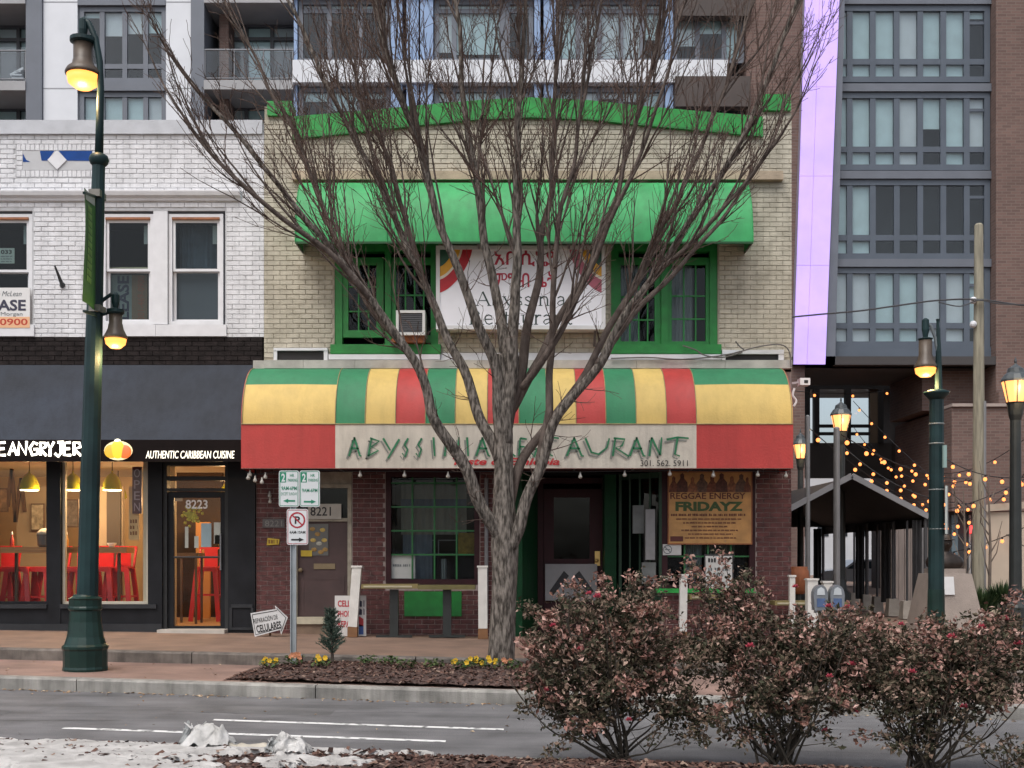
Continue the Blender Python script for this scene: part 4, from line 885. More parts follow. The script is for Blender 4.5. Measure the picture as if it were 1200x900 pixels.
# ================================================================ RESTAURANT, street level
zl = PZ(553)
lh = [(PX(343), PX(412.5), zg - 1, zl), (PX(452), PX(562), PZ(685.5), zl), (PX(603), PX(775), zg - 1, zl), (PX(775), PX(885), PZ(693), zl)]
lw = rect_holes(MB(), Xg + .004, XR - .004, zg - .15, PZ(432), 0, .3, [(h[0], h[1], max(h[2], zg - .15), h[3]) for h in lh]).build('street_wall', red_mo, B)
bricks(lw, [(Xg + .01, XR - .006, zg - .12, PZ(545))], red_br, 0, lambda x, z: abs(z - 1.8) + (0 if abs(x) > 1 else 2), holes=[(h[0] - .01, h[1] + .01, h[2] - .06, h[3] + 2) for h in lh], bl=.222, ch=.0835, limit=300, seed=12)
MB().box(PX(341), PX(888), -.03, .12, zl, PZ(540)).build('lintel', maroon, B)
# door 8221
fr8 = MB(); frame(fr8, PX(343.5), PX(412), zg - .05, PZ(567), .0, .16, .07); fr8.box(PX(348), PX(407), .02, .14, PZ(611), PZ(607)); fr8.box(PX(343.5), PX(412), .02, .14, PZ(567), zl)
d8 = fr8.build('door', mat('peeling_cream', (.33, .30, .24), .8, .3, 6, .4, 60), B, label='brown apartment door with cream frame and house number plate')
MB().box(PX(348), PX(407.5), .08, .13, zg + .02, PZ(611)).build('door_leaf', mat('brown_door', (.065, .038, .037), .55, .18, 4), d8)
for a, b, c, d in ((352, 403, 676, 722), ): frame(MB(), PX(a), PX(b), PZ(d), PZ(c), .072, .085, .05).build('door_panel', MATS['brown_door'], d8)
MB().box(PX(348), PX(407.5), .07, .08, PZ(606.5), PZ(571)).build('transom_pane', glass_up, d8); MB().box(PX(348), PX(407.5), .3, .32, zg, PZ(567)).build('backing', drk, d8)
MB().box(PX(343), PX(413), -.1, .12, PZ(731), PZ(723)).build('threshold', mat('cream_step', (.46, .42, .32), .8, .2, 6), d8); MB().box(PX(343), PX(413), -.06, .12, zg - .1, PZ(731.2)).build('step_riser', mat('tan_riser', (.2, .14, .1), .85, .2, 6), d8)
hn = MB().box(PX(361), PX(400), -.015, .0, PZ(608.5), PZ(590.5)).build('number_plate', mat('plate_cream', (.40, .38, .34), .6, .1, 6), d8); text(d8, '8221', PX(364), PX(388), PZ(604.5), PZ(594), -.018, blk, name='house_number', bold=.01)
MB().box(PX(367), PX(392), .06, .075, PZ(667), PZ(660.5)).build('mail_slot', mat('brass_slot', (.22, .17, .1), .5, .15, 6, metal=.3), d8)
MB().ball(P(352, 668, 20.02), .04, 8, 6).build('door_knob', MATS['brass_slot'], d8)
pp = MB().box(PX(361), PX(384), .065, .078, PZ(651), PZ(614)).build('poster', mat('dark_poster', (.13, .13, .12), .6, .1, 9), d8)
for (px, py) in ((366, 620), (372, 626), (378, 621), (367, 633), (374, 637), (380, 633), (368, 644), (376, 647), (381, 644)):
    MB().ball(P(px, py, 20.06), .045, 8, 5, (1.1, .15, .8)).build('poster_dish', mat('dish_%d' % (py % 3), ((.5, .36, .1), (.42, .42, .36), (.33, .2, .06))[py % 3], .6, .2, 30), pp)
MB().box(PX(352), PX(365), .05, .062, PZ(652), PZ(645)).build('yellow_sticker', mat('yellow_sticker', (.5, .36, .03), .6, .1, 9), d8)
np_ = MB().box(PX(308), PX(334), -.03, -.014, PZ(618.5), PZ(608)).build('number_plate', mat('grey_plate', (.09, .085, .085), .6, .2, 8), B); text(B, '8221', PX(311), PX(331), PZ(617), PZ(610), -.033, mat('dull_ink', (.22, .21, .2), .6, 0), name='house_number')
ys = thing('yellow_wall_tag', 'small yellow tag stuck on the dark brick pier left of door 8221', 'tag', P(320, 639, 19.98)); MB().prism([(PX(313), PZ(639)), (PX(327), PZ(638)), (PX(328), PZ(632)), (PX(314), PZ(630.5))], 'y', -.03, -.014).build('plate', MATS['yellow_sticker'], ys); scribble(ys, PX(315), PX(326), PZ(637), PZ(632.5), -.033, mat('tag_brown', (.2, .1, .02), .7, 0), 4)
# big grilled window
def bars(parent, xs, zs, x0, x1, z0, z1, y, m_, r=.014):
    for x in xs: MB().box(x - r, x + r, y - r, y + r, z0, z1).build('bar', m_, parent)
    for z in zs: MB().box(x0, x1, y - r * .8, y + r * .8, z - r, z + r).build('bar', m_, parent)
gw = frame(MB(), PX(452), PX(562), PZ(685), zl, -.01, .2, .09).build('window', maroon, B, label='large shop window behind green bars and drawn curtains')
MB().box(PX(457), PX(557), .1, .108, PZ(681), PZ(556)).build('pane', glass_up, gw)
bars(gw, [PX(483), PX(509), PX(535)], [PZ(566), PZ(594), PZ(622), PZ(650)], PX(457), PX(557), PZ(681), PZ(556), .04, mat('green_bar', (.012, .12, .03), .5, .15, 8))
lace = mat('beige_curtain', (.30, .265, .21), .9, .1, 5); blue_c = mat('blue_hem', (.10, .12, .17), .9, .15, 6)
drape(MB(), PX(468), PX(546), PZ(626), PZ(566), .32, .03, 40).build('curtain', lace, gw, smooth=True); drape(MB(), PX(468), PX(546), PZ(593), PZ(584), .26, .03, 40).build('curtain_hem', blue_c, gw, smooth=True)
drape(MB(), PX(470), PX(505), PZ(680), PZ(626), .34, .03, 20).build('curtain', mat('blue_grey_curtain', (.2, .22, .26), .9, .15, 5), gw, smooth=True)
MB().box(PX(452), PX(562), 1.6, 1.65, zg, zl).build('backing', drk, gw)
MB().box(PX(457.5), PX(486), .085, .095, PZ(678), PZ(650)).build('notice', mat('white_notice', (.46, .47, .46), .7, .06, 9), gw)
scribble(gw, PX(460), PX(480), PZ(664), PZ(661), .08, greyink, 2)
MB().box(PX(536), PX(555), .3, .32, PZ(650), PZ(624)).build('hanging_cloth', mat('amber_cloth', (.40, .24, .04), .8, .35, 14), gw)
for a, b in ((490, 507), (511, 534)): frame(MB(), PX(a), PX(b), PZ(650), PZ(632), .5, .52, .02).build('picture_frame', mat('frame_grey', (.2, .2, .2), .5, .1, 6), gw)
for a, b in ((515, 521), (498, 503)): drape(MB(), PX(a), PX(b), PZ(680), PZ(655), .5, .02, 10).build('cloth', curt, gw)
MB().tube([P(570, 560, 19.93), P(570, 730, 19.93)], .035, 8).build('drain_pipe', mat('pipe_grey', (.15, .15, .16), .6, .15, 6), B)
# entrance recess
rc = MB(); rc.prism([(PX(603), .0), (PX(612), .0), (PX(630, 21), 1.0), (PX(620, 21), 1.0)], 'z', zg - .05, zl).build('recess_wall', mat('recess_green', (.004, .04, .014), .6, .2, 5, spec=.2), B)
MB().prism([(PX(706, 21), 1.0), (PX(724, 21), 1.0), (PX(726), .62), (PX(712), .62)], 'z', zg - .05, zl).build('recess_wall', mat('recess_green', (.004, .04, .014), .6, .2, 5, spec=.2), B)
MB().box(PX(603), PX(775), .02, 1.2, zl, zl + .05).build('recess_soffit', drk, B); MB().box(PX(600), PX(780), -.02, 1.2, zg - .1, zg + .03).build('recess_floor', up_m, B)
ed = frame(MB(), PX(630, 21), PX(712, 21), zg, PZ(560, 21), .98, 1.12, .10).build('door', maroon, B, label='dark maroon entrance door with a tall glass pane and brass lock')
dl = rect_holes(MB(), PX(637, 21), PX(706, 21), zg + .03, PZ(573, 21), 1.0, 1.06, [(PX(649, 21), PX(691, 21), PZ(655, 21), PZ(583, 21))]).build('door_leaf', maroon, ed)
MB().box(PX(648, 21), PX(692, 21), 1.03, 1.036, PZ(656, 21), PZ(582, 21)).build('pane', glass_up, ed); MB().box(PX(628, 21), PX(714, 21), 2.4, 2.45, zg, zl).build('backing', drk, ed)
MB().box(PX(697, 21), PX(703, 21), .97, 1.0, PZ(663, 21), PZ(646, 21)).build('lock_plate', mat('brass', (.62, .42, .16), .35, .1, 8, metal=.8), ed); MB().ball((PX(699, 21), .94, PZ(657, 21)), .035, 8, 6).build('door_knob', MATS['brass'], ed)
dp = thing('door_poster', 'grey poster with two dark diagonal patterned bars on the entrance door', 'poster', (PX(671, 20.9), .97, PZ(700, 20.9)))
MB().box(PX(639, 20.9), PX(700, 20.9), .955, .975, PZ(704, 20.9), PZ(661, 20.9)).build('sheet', mat('poster_grey', (.28, .28, .29), .7, .1, 4), dp)
q = MB(); y_ = .95
for s, cx_ in ((1, 656), (-1, 684)):
    c = [(cx_ - s * 12, 693), (cx_ - s * 8, 698), (cx_ + s * 11, 675), (cx_ + s * 5, 669)]; q.face([(PX(a, 20.9), y_, PZ(b, 20.9)) for a, b in (c if s > 0 else c[::-1])])
q.build('bar_print', mat('print_dark', (.03, .03, .035), .7, .5, 40), dp)
# splayed glazing beside the door
def spl(t): return (PX(775) - .02 + (PX(728, 20.62) - PX(775)) * t, .0 + .62 * t)
sg = MB(); a0, a1 = spl(0), spl(1)
for z0_, z1_ in ((zg, PZ(694)), (PZ(560), zl)): sg.face([(a0[0], a0[1], z0_), (a1[0], a1[1], z0_), (a1[0], a1[1], z1_), (a0[0], a0[1], z1_)])
for t in (0, .25, .5, .75, 1): p = spl(t); sg.beam((p[0], p[1], zg), (p[0], p[1], zl), .05 if t in (0, 1) else .03)
sgo = sg.build('splayed_window', mat('dark_green_frame', (.007, .035, .016), .6, .2, 6), B)
q = MB(); q.face([(a0[0], a0[1] + .02, PZ(694)), (a1[0], a1[1] + .02, PZ(694)), (a1[0], a1[1] + .02, PZ(560)), (a0[0], a0[1] + .02, PZ(560))]); q.build('pane', glass_up, sgo)
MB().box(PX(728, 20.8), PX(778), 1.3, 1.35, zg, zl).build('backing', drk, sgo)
mb_ = thing('letter_boxes', 'narrow grey letter boxes hung beside the entrance glazing', 'mailbox', P(755, 660, 19.95))
MB().box(PX(756), PX(767), -.08, .03, PZ(656), PZ(597)).build('tall_box', mat('mail_grey', (.22, .22, .23), .6, .15, 6), mb_); MB().box(PX(742), PX(755), .05, .14, PZ(625), PZ(592)).build('wide_box', mat('mail_dark', (.12, .13, .13), .6, .2, 6), mb_); MB().box(PX(752), PX(768), -.06, .03, PZ(684), PZ(659)).build('panel', MATS['mail_dark'], mb_)
# right window bay
rw = frame(MB(), PX(775.3), PX(885), PZ(692.5), zl, -.01, .2, .10).build('window', maroon, B, label='shop window full of posters behind green bars')
MB().box(PX(782), PX(879), .1, .108, PZ(688), PZ(556)).build('pane', glass_up, rw)
bars(rw, [PX(802.5), PX(830), PX(857)], [PZ(652), PZ(600), PZ(575)], PX(782), PX(879), PZ(688), PZ(556), .04, MATS['green_bar'])
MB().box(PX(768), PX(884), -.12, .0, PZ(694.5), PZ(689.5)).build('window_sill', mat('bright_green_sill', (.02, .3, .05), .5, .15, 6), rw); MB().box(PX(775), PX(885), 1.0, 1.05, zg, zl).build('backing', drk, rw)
drape(MB(), PX(806), PX(826), PZ(690), PZ(636), .3, .03, 18).build('curtain', curt, rw); drape(MB(), PX(830), PX(866), PZ(655), PZ(636), .34, .03, 18).build('curtain', lace, rw)
MB().ball((PX(815), .2, PZ(680)), .09, 8, 6).build('vase', mat('blue_vase', (.06, .1, .2), .4, .2, 6), rw)
fz_ = thing('fridayz_poster', 'large orange Fridayz party poster hung in the shop window', 'poster', P(831, 637, 19.95)); yf = -.05
MB().box(PX(783), PX(880), yf, yf + .02, PZ(637), PZ(553)).build('sheet', mat('poster_orange', (.48, .26, .09), .6, .22, 5), fz_); frame(MB(), PX(782), PX(881), PZ(638.2), PZ(552.5), yf - .004, yf + .018, .022).build('border', mat('poster_border', (.26, .09, .03), .6, .2, 8), fz_)
q = MB()
for k, (px, wd, h0) in enumerate(((789, 10, 558), (799, 12, 554.5), (811, 11, 559), (822, 13, 555), (834, 12, 557.5), (845, 13, 554.5), (857, 12, 558), (868, 13, 555.5), (875, 8, 559))):       # row of performers printed along the top
    q = MB(); yk = yf - .003 - .0008 * (k % 3); cc = [(px - wd * .55, 577), (px + wd * .55, 577), (px + wd * .5, h0 + 11), (px + wd * .28, h0 + 8), (px + wd * .17, h0 + 6), (px + wd * .2, h0 + 2), (px, h0), (px - wd * .2, h0 + 2), (px - wd * .17, h0 + 6), (px - wd * .3, h0 + 8.5), (px - wd * .5, h0 + 12)]
    q.face([(PX(a), yk, PZ(b)) for a, b in cc]); q.build('printed_figure', mat('print_fig_%d' % (k % 4), ((.16, .055, .03), (.09, .035, .025), (.24, .10, .05), (.12, .07, .05))[k % 4], .7, .5, 22), fz_)
dkr = mat('print_maroon', (.10, .025, .02), .7, 0)
text(fz_, 'REGGAE ENERGY', PX(785), PX(873), PZ(585), PZ(577.5), yf - .005, dkr, bold=.015); text(fz_, 'FRIDAYZ', PX(791), PX(870), PZ(599), PZ(588), yf - .005, mat('print_green', (.05, .09, .03), .7, 0), bold=.05)
scribble(fz_, PX(786), PX(873), PZ(604.8), PZ(602), yf - .005, dkr, 5)
for k, (a, b) in enumerate(((792, 868), (800, 862), (810, 852), (798, 864), (806, 858), (802, 862))): scribble(fz_, PX(a), PX(b), PZ(609.3 + k * 4.4), PZ(607.4 + k * 4.4), yf - .005, dkr, k)
MB().box(PX(785), PX(800), yf - .004, yf - .002, PZ(634.5), PZ(628.5)).build('print_block', dkr, fz_)
nsn = thing('no_smoking_card', 'small white no smoking card in the corner of the poster window', 'notice', P(788, 651, 19.98)); MB().box(PX(776.5), PX(798), -.03, -.02, PZ(650.5), PZ(637.8)).build('card', mat('card_white', (.5, .5, .5), .7, .06, 9), nsn)
q = MB(); c_ = (PX(782), PZ(644)); n = 16
ribbon(q, [(c_[0] + .07 * math.cos(2 * math.pi * k / n), c_[1] + .07 * math.sin(2 * math.pi * k / n)) for k in range(n + 1)], .015, -.033); ribbon(q, [(c_[0] - .05, c_[1] + .05), (c_[0] + .05, c_[1] - .05)], .015, -.033); ribbon(q, [(c_[0] - .045, c_[1]), (c_[0] + .045, c_[1])], .014, -.0335); q.build('symbol', greyink, nsn)
bs = thing('framed_notice', 'white framed notice leaning in the shop window beneath the orange poster', 'notice', P(841, 692, 19.93))
MB().box(PX(824.5), PX(858.5), -.07, -.05, PZ(690.5), PZ(649.5)).build('frame', mat('dark_frame', (.04, .04, .042), .5, .1, 6), bs); MB().box(PX(826), PX(857), -.074, -.0705, PZ(689), PZ(651.5)).build('sheet', mat('notice_white', (.58, .58, .57), .6, .05, 8), bs)
scribble(bs, PX(829), PX(854), PZ(659), PZ(654), -.077, blk, 7); scribble(bs, PX(829), PX(854), PZ(669), PZ(665), -.077, greyink, 1); scribble(bs, PX(836), PX(847), PZ(675.5), PZ(671.5), -.077, greyink, 2); scribble(bs, PX(832), PX(851), PZ(684), PZ(681.5), -.077, greyink, 3)
MB().box(PX(776), PX(787), -.02, -.012, PZ(680), PZ(675)).build('label_card', MATS['card_white'], rw)
cam_b = thing('security_camera', 'small white security camera under the awning corner at the passage', 'camera', P(934, 452, 20)); MB().box(PX(931), PX(942.5), -.4, -.2, PZ(455), PZ(447)).build('camera_body', trim_w, cam_b); MB().beam((PX(927), -.1, PZ(450)), (PX(933), -.3, PZ(451)), .03).build('arm', trim_w, cam_b); MB().box(PX(935.5), PX(940), -.405, -.4, PZ(453), PZ(449.5)).build('lens', blk, cam_b)
MB().tube(cable([(931, 455), (929, 463), (933, 470), (930, 476)], 19.7), .02, 5).build('cable', trim_w, cam_b)
# bulbs strung under the awning edge
sl_ = thing('awning_bulb_string', 'string of unlit clear bulbs hanging under the striped awning edge', 'string lights', P(606, 553, 19.1))
wp = [P(a, b, 19.06) for a, b in ((288, 553), (300, 556), (330, 552), (370, 551), (422, 552.5), (474, 552), (525, 553), (600, 552.5), (680, 553), (732, 552), (785, 551.5), (836, 552), (888, 552), (926, 553))]
MB().tube(wp, .008, 5).build('wire', blk, sl_); bulb_m = mat('clear_bulb', (.40, .39, .36), .15, .05, 20, spec=.8)
for a, b in ((291, 556), (299, 559), (307, 561), (311, 555), (293, 552), (422, 553), (474, 553), (525, 554), (680, 554.5), (732, 552.5), (785, 551.5), (836, 553), (888, 552.5), (921, 553.5)):
    x, y, z = P(a, b, 19.06); MB().lathe([(.012, -.09), (.03, -.08), (.036, -.055), (.02, -.025), (.014, 0), (.014, .02)], (x, y, z), 10).build('bulb', bulb_m, sl_, smooth=True)
for a, b in ((316, 577), (316.5, 584)): x, y, z = P(a, b, 19.9); MB().lathe([(.012, -.09), (.03, -.08), (.036, -.055), (.02, -.025), (.014, 0), (.014, .02)], (x, y, z), 10).build('bulb', bulb_m, sl_, smooth=True)
# ================================================================ BACKGROUND: apartment complex behind, passage, terrace
DB = 41.0; YB = DB - 20
def bx(px): return PX(px, DB)
def bz(py): return PZ(py, DB)
panel_w = mat('white_panel', (.66, .68, .72), .5, .04, 1.5); metal_g = mat('grey_cladding', (.135, .15, .18), .5, .08, 1.5); metal_d = mat('dark_grey_cladding', (.075, .078, .09), .5, .1, 1.5)
brick_far = brick_tex('far_brown_brick', (.17, .105, .088), (.125, .078, .066), (.17, .13, .115), .32, .105)
glass_far = glass_mat('far_glass', (.94, .97, .98), .6, .02, 0.0); blind_m = mat('pale_blind', (.60, .76, .78), .8, .08, 2); blind_w = mat('white_blind', (.70, .76, .79), .8, .06, 2); dark_in = mat('flat_interior', (.03, .035, .04), .9, .3, .8, spec=.1)
BG = thing('apartment_block', 'modern white and grey apartment block rising behind the two shop buildings', 'building', (bx(400), YB, 0))
def far_window(par, x0, x1, z0, z1, y, cols, rows, fm, fw=.13, blinds=None, seed=0, trans=.72):
    """framed window grid; each pane its own piece, blinds drawn to different heights"""
    r = random.Random(seed); fr = MB(); frame(fr, x0, x1, z0, z1, y - .06, y + .1, fw)
    xs = [x0 + (x1 - x0) * c for c in cols] if isinstance(cols, list) else [x0 + (x1 - x0) * k / cols for k in range(cols + 1)]
    zsplit = [z0 + (z1 - z0) * q for q in rows]
    for x in xs[1:-1]: fr.box(x - fw / 2, x + fw / 2, y - .04, y + .08, z0 + fw, z1 - fw)
    for z in zsplit: fr.box(x0 + fw, x1 - fw, y - .03, y + .07, z - fw / 2, z + fw / 2)
    w = fr.build('window', fm, par)
    zz = [z0] + zsplit + [z1]
    for k, (a, b) in enumerate(zip(xs, xs[1:])):
        bl = blinds[k % len(blinds)] if blinds else r.choice((0, .35, .6, 1, 1))
        for c, d in zip(zz, zz[1:]): MB().box(a + fw * .4, b - fw * .4, y, y + .02, c + fw * .4, d - fw * .4).build('pane', glass_far, w)
        if bl > 0: MB().box(a + fw * .45, b - fw * .45, y + .12, y + .14, z1 - (z1 - z0) * bl, z1 - fw * .3).build('blind', r.choice((blind_m, blind_m, blind_w)), w)
    return w
def backing(par, x0, x1, z0, z1, y): MB().box(x0, x1, y, y + .1, z0, z1).build('room_backing', dark_in, par)
HT = bz(-120)
# whole block body behind the facade parts
MB().box(bx(-420), bx(930), YB + 1.7, YB + 16, 0, HT).build('body', metal_d, BG)
# column by column, left to right
MB().box(bx(52), bx(92), YB - .1, YB + 1.6, bz(300), HT).build('wall_panel', panel_w, BG)
for a, b in ((52, 92), (195.5, 225)):
    for py in (4, 105, -97): MB().box(bx(a), bx(b), YB - .105, YB - .1, bz(py) - .02, bz(py) + .02).build('panel_joint', mat('joint_grey', (.3, .31, .33), .7, 0), BG)
MB().box(bx(195.5), bx(225), YB - .1, YB + 1.6, bz(300), HT).build('wall_panel', panel_w, BG)
MB().box(bx(33), bx(51.6), YB - .2, YB + 1.6, bz(300), HT).build('pilaster', metal_g, BG); MB().box(bx(225.4), bx(241), YB - .2, YB + 1.6, bz(300), HT).build('pilaster', metal_g, BG)
for k, (zt, zb) in enumerate(((8, 97), (108, 200), (-94, -3))):
    far_window(BG, bx(93), bx(195), bz(zb), bz(zt), YB + .05, [0, .26, .52, .76, 1], [.22], metal_g, .17, [[.12, .36, .33, .32], [.8, .95, .95, .9], [.5, .6, .3, 1]][k], 3 + k); backing(BG, bx(93), bx(195), bz(zb), bz(zt), YB + .9)
    MB().box(bx(92.3), bx(195.3), YB - .12, YB + .2, bz(zt) + .01, bz(zt - 10.5)).build('spandrel', metal_g, BG)
def balcony(x0, x1, floors, seed):
    for py in floors:
        zs = bz(py); w = x1 - x0
        far_window(BG, x0 + .05 * w, x1 - .05 * w, zs + .05, zs + 2.75, YB + 1.5, 3, [.8], metal_d, .12, None, seed + py)
        MB().box(x0, x1, YB - .25, YB + 1.62, zs - .33, zs - .0).build('balcony_slab', mat('slab_grey', (.34, .34, .35), .7, .08, 2), BG)
        r_ = MB(); r_.tube([(x0, YB - .15, zs + 1.1), (x1, YB - .15, zs + 1.1)], .035, 6); r_.tube([(x0, YB - .15, zs + .1), (x1, YB - .15, zs + .1)], .025, 6)
        for k in range(4): xx = x0 + w * (k + .02) / 3.05; r_.tube([(xx, YB - .15, zs), (xx, YB - .15, zs + 1.1)], .025, 6)
        rr = r_.build('balcony_rail', mat('rail_grey', (.22, .23, .25), .5, .08, 3), BG)
        for k in range(3): MB().box(x0 + w * (k + .06) / 3.05, x0 + w * (k + .95) / 3.05, YB - .155, YB - .145, zs + .14, zs + 1.06).build('rail_pane', glass_far, rr)
        MB().box(x0, x1, YB - .1, YB + 1.6, zs + 2.85, zs + 3.05).build('balcony_soffit', metal_d, BG)
balcony(bx(-60), bx(33), (98, 198, -3), 1); balcony(bx(241), bx(345), (97, 197, -4), 5)
MB().box(bx(252), bx(263), YB + .6, YB + 1.5, bz(300), HT).build('brick_pier', brick_far, BG); MB().box(bx(-420), bx(-60), YB, YB + 1.6, 0, HT).build('wall_panel', panel_w, BG)
bc = thing('balcony_chairs', 'white stacked chairs on the balcony at the top picture edge', 'chair', (bx(14), YB + .3, bz(97)))
q = MB()
for k in range(4): q.box(bx(9) + .05 * k, bx(26) - .05 * k, YB + .2, YB + .7, bz(93.5 - 4 * k), bz(92 - 4 * k))
q.beam((bx(9), YB + .4, bz(85)), (bx(24), YB + .4, bz(77)), .4, .08); q.build('chair_stack', panel_w, bc)
# middle wing: long white band, light-blue strips, big windows
sky_blue = mat('light_blue_panel', (.25, .36, .56), .4, .06, 1.5)
for zt, zb in ((75, 101), (-27, -1), (176, 202)): MB().box(bx(345), bx(851), YB - .35, YB + 1.6, bz(zb), bz(zt)).build('white_band', panel_w, BG)
for a, b in ((459, 472), (477, 491), (493, 508), (626, 633), (637, 651), (779, 788)): MB().box(bx(a), bx(b), YB - .2, YB + 1.6, bz(300), HT).build('blue_strip', sky_blue, BG)
MB().box(bx(345), bx(349), YB - .1, YB + 1.6, bz(300), HT).build('edge_strip', sky_blue, BG)
for k, (zt, zb) in enumerate(((0, 74), (102.5, 175))):
    for a, b, c, bl in ((350, 458, 3, [.05, .2, .1]), (509, 592, [0, .28, .95, 1], [.8, .83, .2]), (592, 625, 1, [.2]), (652, 778, 5, [.95, 1, 1, .9, .6]), (788, 872, [0, .35, .72, 1], [.7, .5, .9])):
        far_window(BG, bx(a), bx(b), bz(zb), bz(zt), YB + .05, c, [.83] if k == 0 else [.5], metal_g, .16, bl if k == 0 else [.2, .35, .15], a); backing(BG, bx(a), bx(b), bz(zb), bz(zt), YB + 1.1)
for zt, zb in ((-10, 26), (96, 131)): MB().box(bx(789), bx(876), YB - .5, YB - .08, bz(zb), bz(zt)).build('balcony_front', mat('brown_metal', (.06, .045, .04), .6, .2, 2), BG)
MB().box(bx(873), bx(941), YB - .25, YB + 1.6, 0, HT).build('brick_wall', brick_far, BG)
# --- tower with glass wall and lilac light panel, on stilts over the passage
TW = thing('glass_tower', 'grey framed glass apartment tower with brown brick flank and lilac light panel', 'building', (bx(1090), YB, 0))
Z0 = bz(430)
lil = mat('lilac_light_panel', (.5, .42, .7), .4, .05, 2, emit=(.41, .23, .92), estr=.5)
nt_ = lil.node_tree; pb = nt_.nodes['Principled BSDF']; g_ = nt_.nodes.new('ShaderNodeNewGeometry'); z_ = nt_.nodes.new('ShaderNodeTexNoise'); z_.inputs['Scale'].default_value = .7; z_.inputs['Detail'].default_value = 4; nt_.links.new(g_.outputs['Position'], z_.inputs['Vector'])
r_ = nt_.nodes.new('ShaderNodeMapRange'); r_.inputs[1].default_value = .3; r_.inputs[2].default_value = .7; r_.inputs[3].default_value = .31; r_.inputs[4].default_value = .47; nt_.links.new(z_.outputs[0], r_.inputs[0]); nt_.links.new(r_.outputs[0], pb.inputs['Emission Strength'])      # uneven back-light
pf = lambda t: (bx(925 + 13.5 * t), bx(962 + 16.5 * t))               # the lit panel flares with height
pys = [430.5, 316, 213, 110, 8, -94]
for a, b in zip(pys, pys[1:]):
    ta, tb_ = (430 - a) / 430, (430 - b) / 430
    for u0, u1 in ((0, .42), (.42, 1)):
        def cr(t, u): l_, r_ = pf(t); return l_ + (r_ - l_) * u
        MB().prism([(cr(ta, u0) + .008, bz(a) + .008), (cr(ta, u1) - .008, bz(a) + .008), (cr(tb_, u1) - .008, bz(b) - .008), (cr(tb_, u0) + .008, bz(b) - .008)], 'y', YB - .62, YB - .56).build('light_panel', lil, TW)
MB().prism([(bx(925), Z0), (bx(962), Z0), (bx(982), bz(-94)), (bx(942), bz(-94))], 'y', YB - .55, YB + .2).build('panel_backing', mat('panel_grey', (.3, .28, .36), .6, .05, 2), TW)
MB().prism([(bx(962.5), Z0), (bx(974), Z0), (bx(988), bz(-94)), (bx(983), bz(-94))], 'y', YB - .5, YB + .2).build('corner_trim', metal_g, TW)
colsx = [973, 995.5, 1022.5, 1050.5, 1078, 1105, 1132.5, 1159.5]
storeys = [(314, 407, [1, 1, 1, 1, 1, 1, .75]), (211, 304, [1, 1, 0, 0, 0, 0, 0]), (109, 200, [1, .98, 1, 1, .45, 1, .75]), (7, 97, [1, 1, 1, 1, .95, .92, .15]), (-95, -5, [1, .5, 1, .3, 1, 1, .6])]
metal_b = mat('blue_grey_frame', (.085, .105, .135), .45, .08, 1.5)
for k, (zt, zb, bl) in enumerate(storeys):
    cs = [(c - colsx[0]) / (colsx[-1] - colsx[0]) for c in colsx]
    far_window(TW, bx(colsx[0]), bx(colsx[-1]), bz(zb), bz(zt), YB, cs, [.27], metal_b, .2, bl, 20 + k); backing(TW, bx(965), bx(1160), bz(zb), bz(zt), YB + .6)
    MB().box(bx(971), bx(1160), YB - .14, YB + .12, bz(zt) + .01, bz(zt - 9.5)).build('spandrel', metal_g, TW)
    MB().box(bx(1134), bx(1158), YB - .02, YB + .06, bz(zt + 22), bz(zt + 18.5)).build('casement_bar', metal_b, TW)
MB().box(bx(968), bx(1160), YB - .1, YB + .3, Z0, bz(407.3)).build('spandrel', metal_b, TW)
MB().box(bx(1160.3), bx(1420), YB - .5, YB + 5, bz(480), HT).build('brick_wall', brick_far, TW)
MB().box(bx(925), bx(1160), YB + .7, YB + 4.6, Z0 + .3, HT).build('body', metal_d, TW)
MB().box(bx(925), bx(1160), YB - .5, YB + 4.5, Z0, Z0 + .29).build('soffit', mat('soffit_brown', (.05, .045, .045), .7, .1, 1), TW)
MB().box(bx(1090), bx(1160), YB + .8, YB + 4.4, bz(478), Z0 - .01).build('recess_wall', brick_far, TW)
MB().box(bx(1104), bx(1420), YB - .9, YB + 5, bz(600), bz(481)).build('brick_wall', brick_far, TW)
MB().box(bx(1103.5), bx(1420), YB - 1.0, YB - .2, bz(480.5), bz(477)).build('stone_course', mat('pale_course', (.34, .28, .25), .8, .1, 2), TW)
MB().box(bx(1160.6), bx(1420), YB - .7, YB - .45, bz(476.8), bz(478.8) + .5).build('plinth', brick_far, TW)
eb = MB(); eb.box(bx(1104), bx(1152), YB - .2, YB + .1, 0, bz(600) - .02); eb.build('entrance_wall', mat('entrance_dark', (.03, .032, .036), .6, .2, 1), TW)
MB().box(bx(1112), bx(1119), YB - .28, YB - .21, 0.2, bz(604)).build('entrance_panel', mat('steel_blue', (.12, .17, .2), .5, .1, 2), TW); MB().box(bx(1132), bx(1134), YB - .28, YB - .21, .2, bz(604)).build('entrance_post', mat('rail_grey2', (.3, .3, .3), .5, .1, 2), TW)
rl = thing('red_exit_light', 'small glowing red square light in the dark entrance beyond the bust', 'light', (bx(1137), YB - .3, bz(626))); MB().box(bx(1132.5), bx(1142), YB - .4, YB - .3, bz(625), bz(616)).build('lamp_face', emis('red_glow', (1, .03, .03), 3), rl)
